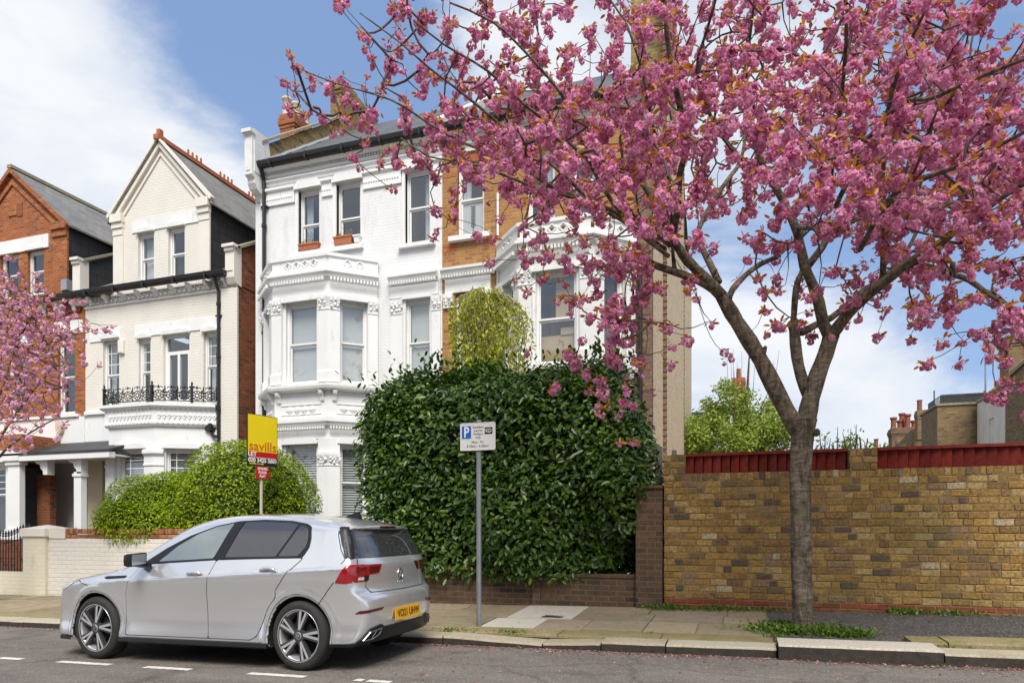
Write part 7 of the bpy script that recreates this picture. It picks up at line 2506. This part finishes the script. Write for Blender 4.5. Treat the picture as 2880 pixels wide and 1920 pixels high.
ang = math.radians(74)          # nearly end on to the street
bp_ = at(734, 1420, 10.22)
EB = thing('agent_board', 'yellow, red and black estate agent letting board on a pale pole by the clipped hedge', 'sign', (bp_.x, 10.22, .1))
xd = Vector((math.cos(ang), math.sin(ang), 0)); ctr = at(734, 1240, 10.22)
zt, zb = at(734, 1170, 10.22).z, at(734, 1309, 10.22).z
BW, BHt = .60, zt - zb
o0 = Vector((ctr.x, 10.22, (zt + zb) / 2)) + Vector((math.sin(ang), -math.cos(ang), 0)) * .05
B0 = basis(o0, xd, (0, 0, 1))
b = MB(); b.tube([(bp_.x, 10.22, .1), (bp_.x + .01, 10.22, zt + .02)], .026, 8); b.build('pole', M['pole_wood'], EB)
b = MB(B0); b.box(-BW / 2 - .012, BW / 2 + .012, -BHt / 2 - .012, BHt / 2 + .012, -.02, 0); fr = b.build('board', M['sign_black'], EB)
b = MB(B0); b.box(-BW / 2, BW / 2, -BHt / 2 + .27 * BHt, BHt / 2, .001, .004); b.build('yellow_panel', M['sign_yellow'], fr)
b = MB(B0); b.box(-BW / 2, BW / 2, -BHt / 2 + .155 * BHt, -BHt / 2 + .268 * BHt, .001, .004); b.build('red_panel', M['sign_red'], fr)
b = MB(B0); b.box(-BW / 2 + .02, BW / 2 - .03, -BHt / 2 + .147 * BHt, -BHt / 2 + .155 * BHt, .001, .005); b.build('white_rule', M['white_letter'], fr)
T_ = lambda x, y: B0 @ Matrix.Translation((x, y, .006))
lettering('lettering', 'savills', .235, M['orange_letter'], fr, T_(.0, -BHt / 2 + .375 * BHt), bold=.003, width=.56)
lettering('lettering', 'LET', .10, M['white_letter'], fr, T_(-.215, -BHt / 2 + .213 * BHt), bold=.003, width=.17)
lettering('lettering', '020 3425 5601', .10, M['white_letter'], fr, T_(0, -BHt / 2 + .095 * BHt), bold=.003, width=.58)
lettering('lettering', 'savills.co.uk', .05, M['sign_yellow'], fr, T_(-.13, -BHt / 2 + .030 * BHt), bold=.001, width=.30)
o1 = Vector((bp_.x, 10.22, (at(734, 1312, 10.22).z + at(734, 1346, 10.22).z) / 2)) + Vector((math.sin(ang), -math.cos(ang), 0)) * .045
hs = (at(734, 1312, 10.22).z - at(734, 1346, 10.22).z) / 2
B1 = basis(o1, xd, (0, 0, 1))
b = MB(B1); b.box(-.13, .13, -hs, hs, -.01, 0); sl_ = b.build('small_board', M['sign_red'], EB)
for i, tx in enumerate(('GROUND', 'FLOOR', 'FLAT')):
    lettering('lettering', tx, .065, M['white_letter'], sl_, B1 @ Matrix.Translation((.0, hs * .62 - i * hs * .62, .003)), bold=.002, width=(.20, .17, .12)[i])

# ------------------------------------------------------------------ parking sign
ps = at(1347, 1761, 8.3)
gzp = pz(ps.x, 8.3) - .02
PS = thing('parking_sign', 'white residents parking sign with blue P on a grey steel post', 'sign', (ps.x, 8.3, gzp))
pt, pb = at(1347, 1189, 8.28).z, at(1347, 1266, 8.28).z
xl, xr = at(1297, 1220, 8.28).x, at(1395, 1220, 8.28).x
b = MB(); b.tube([(ps.x, 8.3, gzp), (ps.x, 8.3, pt + .015)], .033, 14); b.lathe([(.036, 0), (.036, .02), (.02, .03), (0, .032)], (ps.x, 8.3, pt + .012), n=12, cap=False)
soft_edges(b.build('post', M['galv'], PS), 40)
b = MB()
cx, cz, hw, hh_ = (xl + xr) / 2, (pt + pb) / 2, (xr - xl) / 2, (pt - pb) / 2
rp_ = round_poly([(-hw, -hh_), (hw, -hh_), (hw, hh_), (-hw, hh_)], .02)
b.prism([(cx + x, cz + z) for x, z in rp_], 8.252, 8.262)
b.box(cx - hw + .02, cx + hw - .02, 8.262, 8.285, cz + .09, cz + .13); b.box(cx - hw + .02, cx + hw - .02, 8.262, 8.285, cz - .13, cz - .09)
pan = b.build('panel', M['sign_white'], PS)
b = MB(); fr_ = round_poly([(-hw + .002, -hh_ + .002), (hw - .002, -hh_ + .002), (hw - .002, hh_ - .002), (-hw + .002, hh_ - .002)], .018)
b.tube([(cx + x, 8.252, cz + z) for x, z in fr_ + fr_[:1]], .004, 4, cap=False); b.build('edge', M['white_letter'], pan)
b = MB(); b.box(cx - hw * .90, cx - hw * .38, 8.248, 8.2519, cz - hh_ * .12, cz + hh_ * .78); blue = b.build('blue_field', M['sign_blue'], pan)
b = MB(); b.box(cx + hw * .41, cx + hw * .84, 8.248, 8.2519, cz + hh_ * .16, cz + hh_ * .64); blk = b.build('black_field', M['letter_black'], pan)
def TS(x, z, y=8.2475): return basis((cx + x * hw, y, cz + z * hh_), (1, 0, 0), (0, 0, 1))
lettering('lettering', 'P', .19, M['white_letter'], blue, TS(-.64, .30), bold=.004, width=.07, ext=.0008)
lettering('lettering', 'KD', .07, M['white_letter'], blk, TS(.625, .385), bold=.001, width=.078, ext=.0008)
for i, tx in enumerate(('Resident', 'permit', 'holders', 'only')):
    lettering('lettering', tx, .043, M['letter_black'], pan, TS(.03, .68 - .25 * i, 8.251), bold=0, ext=.0008)
lettering('lettering', 'Mon - Fri', .045, M['letter_black'], pan, TS(.0, -.42, 8.251), bold=0, ext=.0008)
lettering('lettering', '8.30am - 6.30pm', .045, M['letter_black'], pan, TS(.0, -.70, 8.251), bold=0, ext=.0008)

# ------------------------------------------------------------------ beyond the wall
M['tree_leaf'] = leaf_mat('spring_leaf', [(0, (.14, .22, .035)), (.5, (.30, .40, .06)), (1, (.52, .58, .14))], rough=.5, trans=.4, nscale=1.2, nvar=.45)
GT = thing('garden_tree', 'bright green bushy tree beyond the garden wall, beside the pale side wall', 'tree', (-.1, 25.5, .2))
tk = MB()
limb(tk, [(-.1, 25.5, .1), (-.15, 25.5, 2.2), (.1, 25.4, 4.2), (.3, 25.4, 7.5)], .16, .02, 8, .05)
P = []; N = []
for k in range(120):
    a = rng.uniform(0, 6.28); r = 2.0 * rng.random() ** .5; x, y = -.1 + r * math.cos(a), 25.5 + r * .8 * math.sin(a)
    z = 2.6 + 3.9 * rng.random() * (1 - .45 * (r / 2) ** 2)
    tk.tube([(-.1 + .1 * rng.normal(), 25.5, z * .45), ((x - .1) / 2, 25.5 + (y - 25.5) / 2, z * .78), (x, y, z)], [.03, .018, .006], 4) if k < 60 else None
    c = rng.uniform(.30, .60); m = 190
    d = unit(m) * (rng.random(m) ** .45)[:, None] * c
    P.append(np.array([x, y, z]) + d); N.append(d + np.array([0, 0, .2]))
for k in range(9):
    x = rng.normal(.25, .5); tk.tube([(x * .4, 25.5, 5), (x, 25.5, 6.2), (x * 1.15, 25.5, rng.uniform(6.6, 7.9))], [.02, .010, .004], 4)
P = np.concatenate(P); N = np.concatenate(N)
tk.build('trunk', M['twig'], GT)
scatter('crown', LEAF_T[0], LEAF_T[1], P, frames(N + rng.normal(size=P.shape) * .4), rng.uniform(.09, .17, len(P)), M['tree_leaf'], GT)
def wall_shrub(label, px, top, n, spread, Y=11.6, size=.07):
    b_ = at(px, 1262, Y); t_ = at(px, top, Y).z
    t = thing('garden_shrub', label, 'shrub', (b_.x, Y, .3), 'shrub tops showing over the garden wall')
    tk = MB(); P = []
    for k in range(n):
        x = b_.x + rng.normal() * spread; y = Y + rng.normal() * .2; h = b_.z + (t_ - b_.z) * rng.uniform(.25, 1) ** 1.3 if k else t_
        tk.tube([(b_.x + (x - b_.x) * .3, Y, .3), (x, y, b_.z - .2), (x + rng.normal() * .05, y, h)], [.02, .012, .004], 4)
        for j in range(26): P.append((x + rng.normal() * .045, y + rng.normal() * .045, h - rng.random() * .75))
    P = np.array(P)
    tk.build('stems', M['twig'], t)
    scatter('foliage', LEAF_T[0], LEAF_T[1], P, frames(unit(len(P)), tangent=unit(len(P)) + np.array([0, 0, .6])), rng.uniform(size * .5, size * 1.2, len(P)), M['tree_leaf'], t)
wall_shrub('thin leafy shrub tops just right of the cherry trunk above the wall', 2328, 1225, 9, .16)
wall_shrub('taller spire of leaves above the red boarded panel left of the middle pier', 2394, 1192, 10, .10)
wall_shrub('broad spiky shrub tips behind the middle brick pier', 2442, 1228, 14, .20, size=.09)

def blockbox(parent, name, mat, x0, x1, y0, y1, z0, z1):
    b = MB(); b.box(x0, x1, y0, y1, z0, z1); return b.build(name, mat, parent)
# cream rendered wing on the right
SW = thing('rendered_house', 'stained cream rendered rear wing with a small window at the right edge', 'house', (12, 33.6, 0))
xw = 10.0; ya, yb = 35.4, 31.85
zr = 6.95
b = MB(Matrix(((0, 1, 0, xw), (-1, 0, 0, 0), (0, 0, 1, 0), (0, 0, 0, 1))))     # local x -> -Y
hole = (-33.9, -33.3, 4.95, 6.0)
b.wall(-ya, -yb, -1, zr, [hole], .2)
b.build('wall', M['render_wall'], SW)
Mw = Matrix(((0, 1, 0, xw), (-1, 0, 0, 0), (0, 0, 1, 0), (0, 0, 0, 1)))
sash(SW, *hole, Mx=Mw, depth=.12)
b = MB(); b.prism_yz([(ya, zr), (yb, zr), (yb, zr + .14), (ya, zr + .14)], xw - .06, xw + .4); b.build('coping', M['stone_cap'], SW)
blockbox(SW, 'back_wall', M['render_wall'], xw + .05, xw + 6, yb + .02, ya, -1, zr - .02)
b = MB(); b._add([(xw + .3, ya + 5, zr + .1), (xw + .3, yb - 6, zr + .1), (xw + 4, yb - 6, zr + 3.0), (xw + 4, ya + 5, zr + 3.0)], [(0, 1, 2, 3)]); b.build('roof', M['slate'], SW)
BR = thing('brown_brick_house', 'brown brick house wall with a white framed window behind the blossom at the right edge', 'house', (12, 28, 0))
b = MB(); b.prism_yz([(31.85, -1), (31.85, 7.15), (26.0, 7.9), (26, -1)], xw - .05, xw + 6); b.build('wall', M['brown_brick'], BR)
b = MB(); b.prism_yz([(31.9, 7.17), (26.0, 7.92), (26.0, 8.05), (31.9, 7.30)], xw - .12, xw + .6); b.build('coping', M['stone_cap'], BR)
b = MB(); b.box(xw - .10, xw - .052, 28.6, 29.7, 4.2, 6.1); wn = b.build('window', M['white'], BR)
b = MB(); b.box(xw - .112, xw - .101, 28.7, 29.6, 4.3, 5.1); b.box(xw - .112, xw - .101, 28.7, 29.6, 5.2, 6.0); b.build('pane', M['car_glass_dark'], wn)
b = MB(); b.box(xw + .8, xw + 3.2, 29.0, 30.6, 7.2, 9.7); dm = b.build('dormer', M['lead'], BR)
b = MB(); b.box(xw + .74, xw + .80, 29.2, 30.4, 7.7, 9.4); b.build('dormer_window', M['white'], dm)
b = MB(); stack(b, xw + .3, xw + 1.3, 32.6, 33.6, 6.5, 9.2); b.build('chimney', M['brown_brick'], BR)
p = MB(); p.tube([(xw + .2, 35.0, 7), (xw + .2, 35.0, 10.3)], .035, 5); p.build('mast', M['lead'], BR)
BB = thing('brick_rear_wing', 'square brown brick rear wing with flat parapet and grey roof box', 'house', (9.2, 37, 0))
b = MB(); b.box(8.5, xw + 4, 35.6, 38.5, -1, 6.95); b.build('wall', M['brown_brick'], BB)
b = MB(); b.box(8.44, xw + 4, 35.54, 38.56, 6.95, 7.05); b.build('parapet_coping', M['stone_cap'], BB)
b = MB(); b.box(8.9, 10.8, 36.6, 39, 7.05, 7.62); gb = b.build('roof_box', M['slate_hung'], BB)
b = MB(); b.box(8.86, 8.90, 36.8, 37.6, 7.12, 7.55); b.build('window', M['white'], gb)
p = MB(); p.tube([(8.75, 37.2, 7), (8.75, 37.2, 7.95)], .03, 5); p.build('vent_pipe', M['iron'], BB)
ch = MB(); stack(ch, 8.75, 9.15, 40.4, 41.0, 6, 7.55, .04); cs = ch.build('chimney', M['brown_brick'], BB)
b = MB(); b.lathe([(.12, 0), (.12, .5), (.15, .55)], (8.9, 40.7, 7.55), n=10); b.build('chimney_pot', M['red_pot'], cs)
TR = thing('terrace_row', 'far brick terrace end with a cluster of red chimney pots above the wall', 'house', (9, 45, 0))
b = MB(); b.prism_yz([(41.5, -1), (41.5, 6.7), (46.5, 6.1), (46.5, -1)], 8.7, 13); b.build('wall', M['brown_brick'], TR)
b = MB(); stack(b, 8.6, 10.6, 46.0, 47.0, 3, 7.4); cs = b.build('chimney', M['dark_stock'], TR)
for i, (x, y, h) in enumerate([(8.75, 46.3, .7), (9.15, 46.6, .55), (9.5, 46.3, .85), (9.9, 46.6, .5), (10.3, 46.3, .6), (9.3, 46.8, 1.0)]):
    b = MB(); b.lathe([(.16, 0), (.19, .06), (.15, .12), (.15, h - .15), (.20, h - .1), (.20, h)], (x, y, 7.38), n=10); b.build('chimney_pot', M['red_pot'], cs, smooth=False)
b = MB(); b._add([(8.0, 46, 4.2), (8.0, 52, 4.2), (9.8, 52, 6.2), (9.8, 46, 6.2), (8, 46, -1), (9.8, 46, -1)], [(0, 1, 2, 3), (4, 5, 3, 0)]); b.build('roof', M['slate_hung'], TR)
b = MB(); b.lathe([(.15, 0), (.12, 2.1), (.16, 2.2)], (8.35, 49.5, 5), n=10); b.build('chimney_pot', M['red_pot'], cs)
b = MB(); b.lathe([(.2, 0), (.18, 1.3), (.2, 1.4)], (8.05, 51.5, 4.8), n=10); b.build('chimney_pot', M['cream_pot'], cs)
FH = thing('far_house', 'distant pale house with white windows and an orange chimney behind the garden tree', 'house', (-1.6, 42, 0))
b = MB(); b.box(-8.0, -1.4, 42, 44, -1, 7.5); b.build('wall', M['brown_brick'], FH)
b = MB(); b.box(-8.1, -1.3, 41.9, 44, 7.5, 8.3); b.build('roof', M['slate_hung'], FH)
b = MB(); b.box(-2.9, -1.7, 41.94, 42, 5.3, 7.3); wn = b.build('window', M['white'], FH)
b = MB(); b.box(-2.8, -2.35, 41.92, 41.94, 5.5, 7.1); b.box(-2.25, -1.8, 41.92, 41.94, 5.5, 7.1); b.build('pane', M['car_glass_dark'], wn)
b = MB(); stack(b, -.45, .25, 42, 42.8, 6, 10.2, .05); cs = b.build('chimney', M['red_brick'], FH)
b = MB(); b.lathe([(.14, 0), (.12, .6)], (-.1, 42.4, 10.2), n=8); b.build('chimney_pot', M['red_pot'], cs)
# ------------------------------------------------------------------ the other side of the street (seen only in the glass and the car's paint)
def opposite_house(i, x0, w, mat, label):
    t = thing('opposite_house', label, 'house', (x0 + w / 2, -13, 0), 'houses across the street')
    b = MB(); b.box(x0 + .01, x0 + w - .01, -21, -13, -.6, 7.2); b.build('wall', mat, t)
    b = MB(); b._add([(x0, -12.8, 7.2), (x0 + w, -12.8, 7.2), (x0 + w, -17, 10.2), (x0, -17, 10.2), (x0, -21.2, 7.2), (x0 + w, -21.2, 7.2)], [(0, 1, 2, 3), (3, 2, 5, 4)])
    rf = b.build('roof', M['slate'], t)
    b = MB(); stack(b, x0 - .3, x0 + .4, -17.6, -16.6, 8, 11.6); b.build('chimney', M['red_brick'], rf)
    for cx in (.3, .7):
        for z0 in (1.0, 4.3):
            b = MB(); b.box(x0 + w * cx - .65, x0 + w * cx + .65, -12.995, -12.93, z0, z0 + 1.9); wn = b.build('window', M['white'], t)
            b = MB(); b.box(x0 + w * cx - .55, x0 + w * cx + .55, -12.925, -12.90, z0 + .1, z0 + 1.8); b.build('pane', M['car_glass_dark'], wn)
    return t
for i, (x0, mat, lb) in enumerate([(-27.0, 'red_brick', 'red brick house across the street, opposite the red gabled house'), (-21.0, 'white_brick', 'white painted house across the street'), (-15.0, 'red_brick', 'red brick house across the street, opposite the parked car'),
                                   (-9.0, 'brown_brick', 'brown brick house across the street'), (-3.0, 'red_brick', 'red brick house across the street behind the viewpoint'), (3.0, 'yellow_facade', 'yellow brick house across the street, opposite the garden wall')]):
    opposite_house(i, x0, 5.98, M[mat], lb)
def bare_tree(x, y, label):
    t = thing('bare_tree', label, 'tree', (x, y, gz(x)), 'bare trees across the street')
    tk = MB()
    def br(p, d, L, r, k):
        e = p + d * L; tk.tube([p, p + d * L * .5 + Vector(rng.normal(size=3) * .05 * L), e], [r, r * .85, r * .65], 6 if k < 2 else 4)
        if k >= 5: return
        for _ in range(3 if k < 3 else 2):
            nd_ = (d + Vector(rng.normal(size=3)) * .55 + Vector((0, 0, .15))).normalized(); br(e, nd_, L * rng.uniform(.6, .8), r * .6, k + 1)
    br(Vector((x, y, gz(x) - .1)), Vector((0, 0, 1)), 3.1, .17, 0)
    tk.build('trunk', M['twig'], t, split=False)
bare_tree(-14.2, -7.2, 'bare street tree across the road, reflected in the car window')
bare_tree(-18.2, -6.8, 'bare street tree across the road, opposite the cream house')
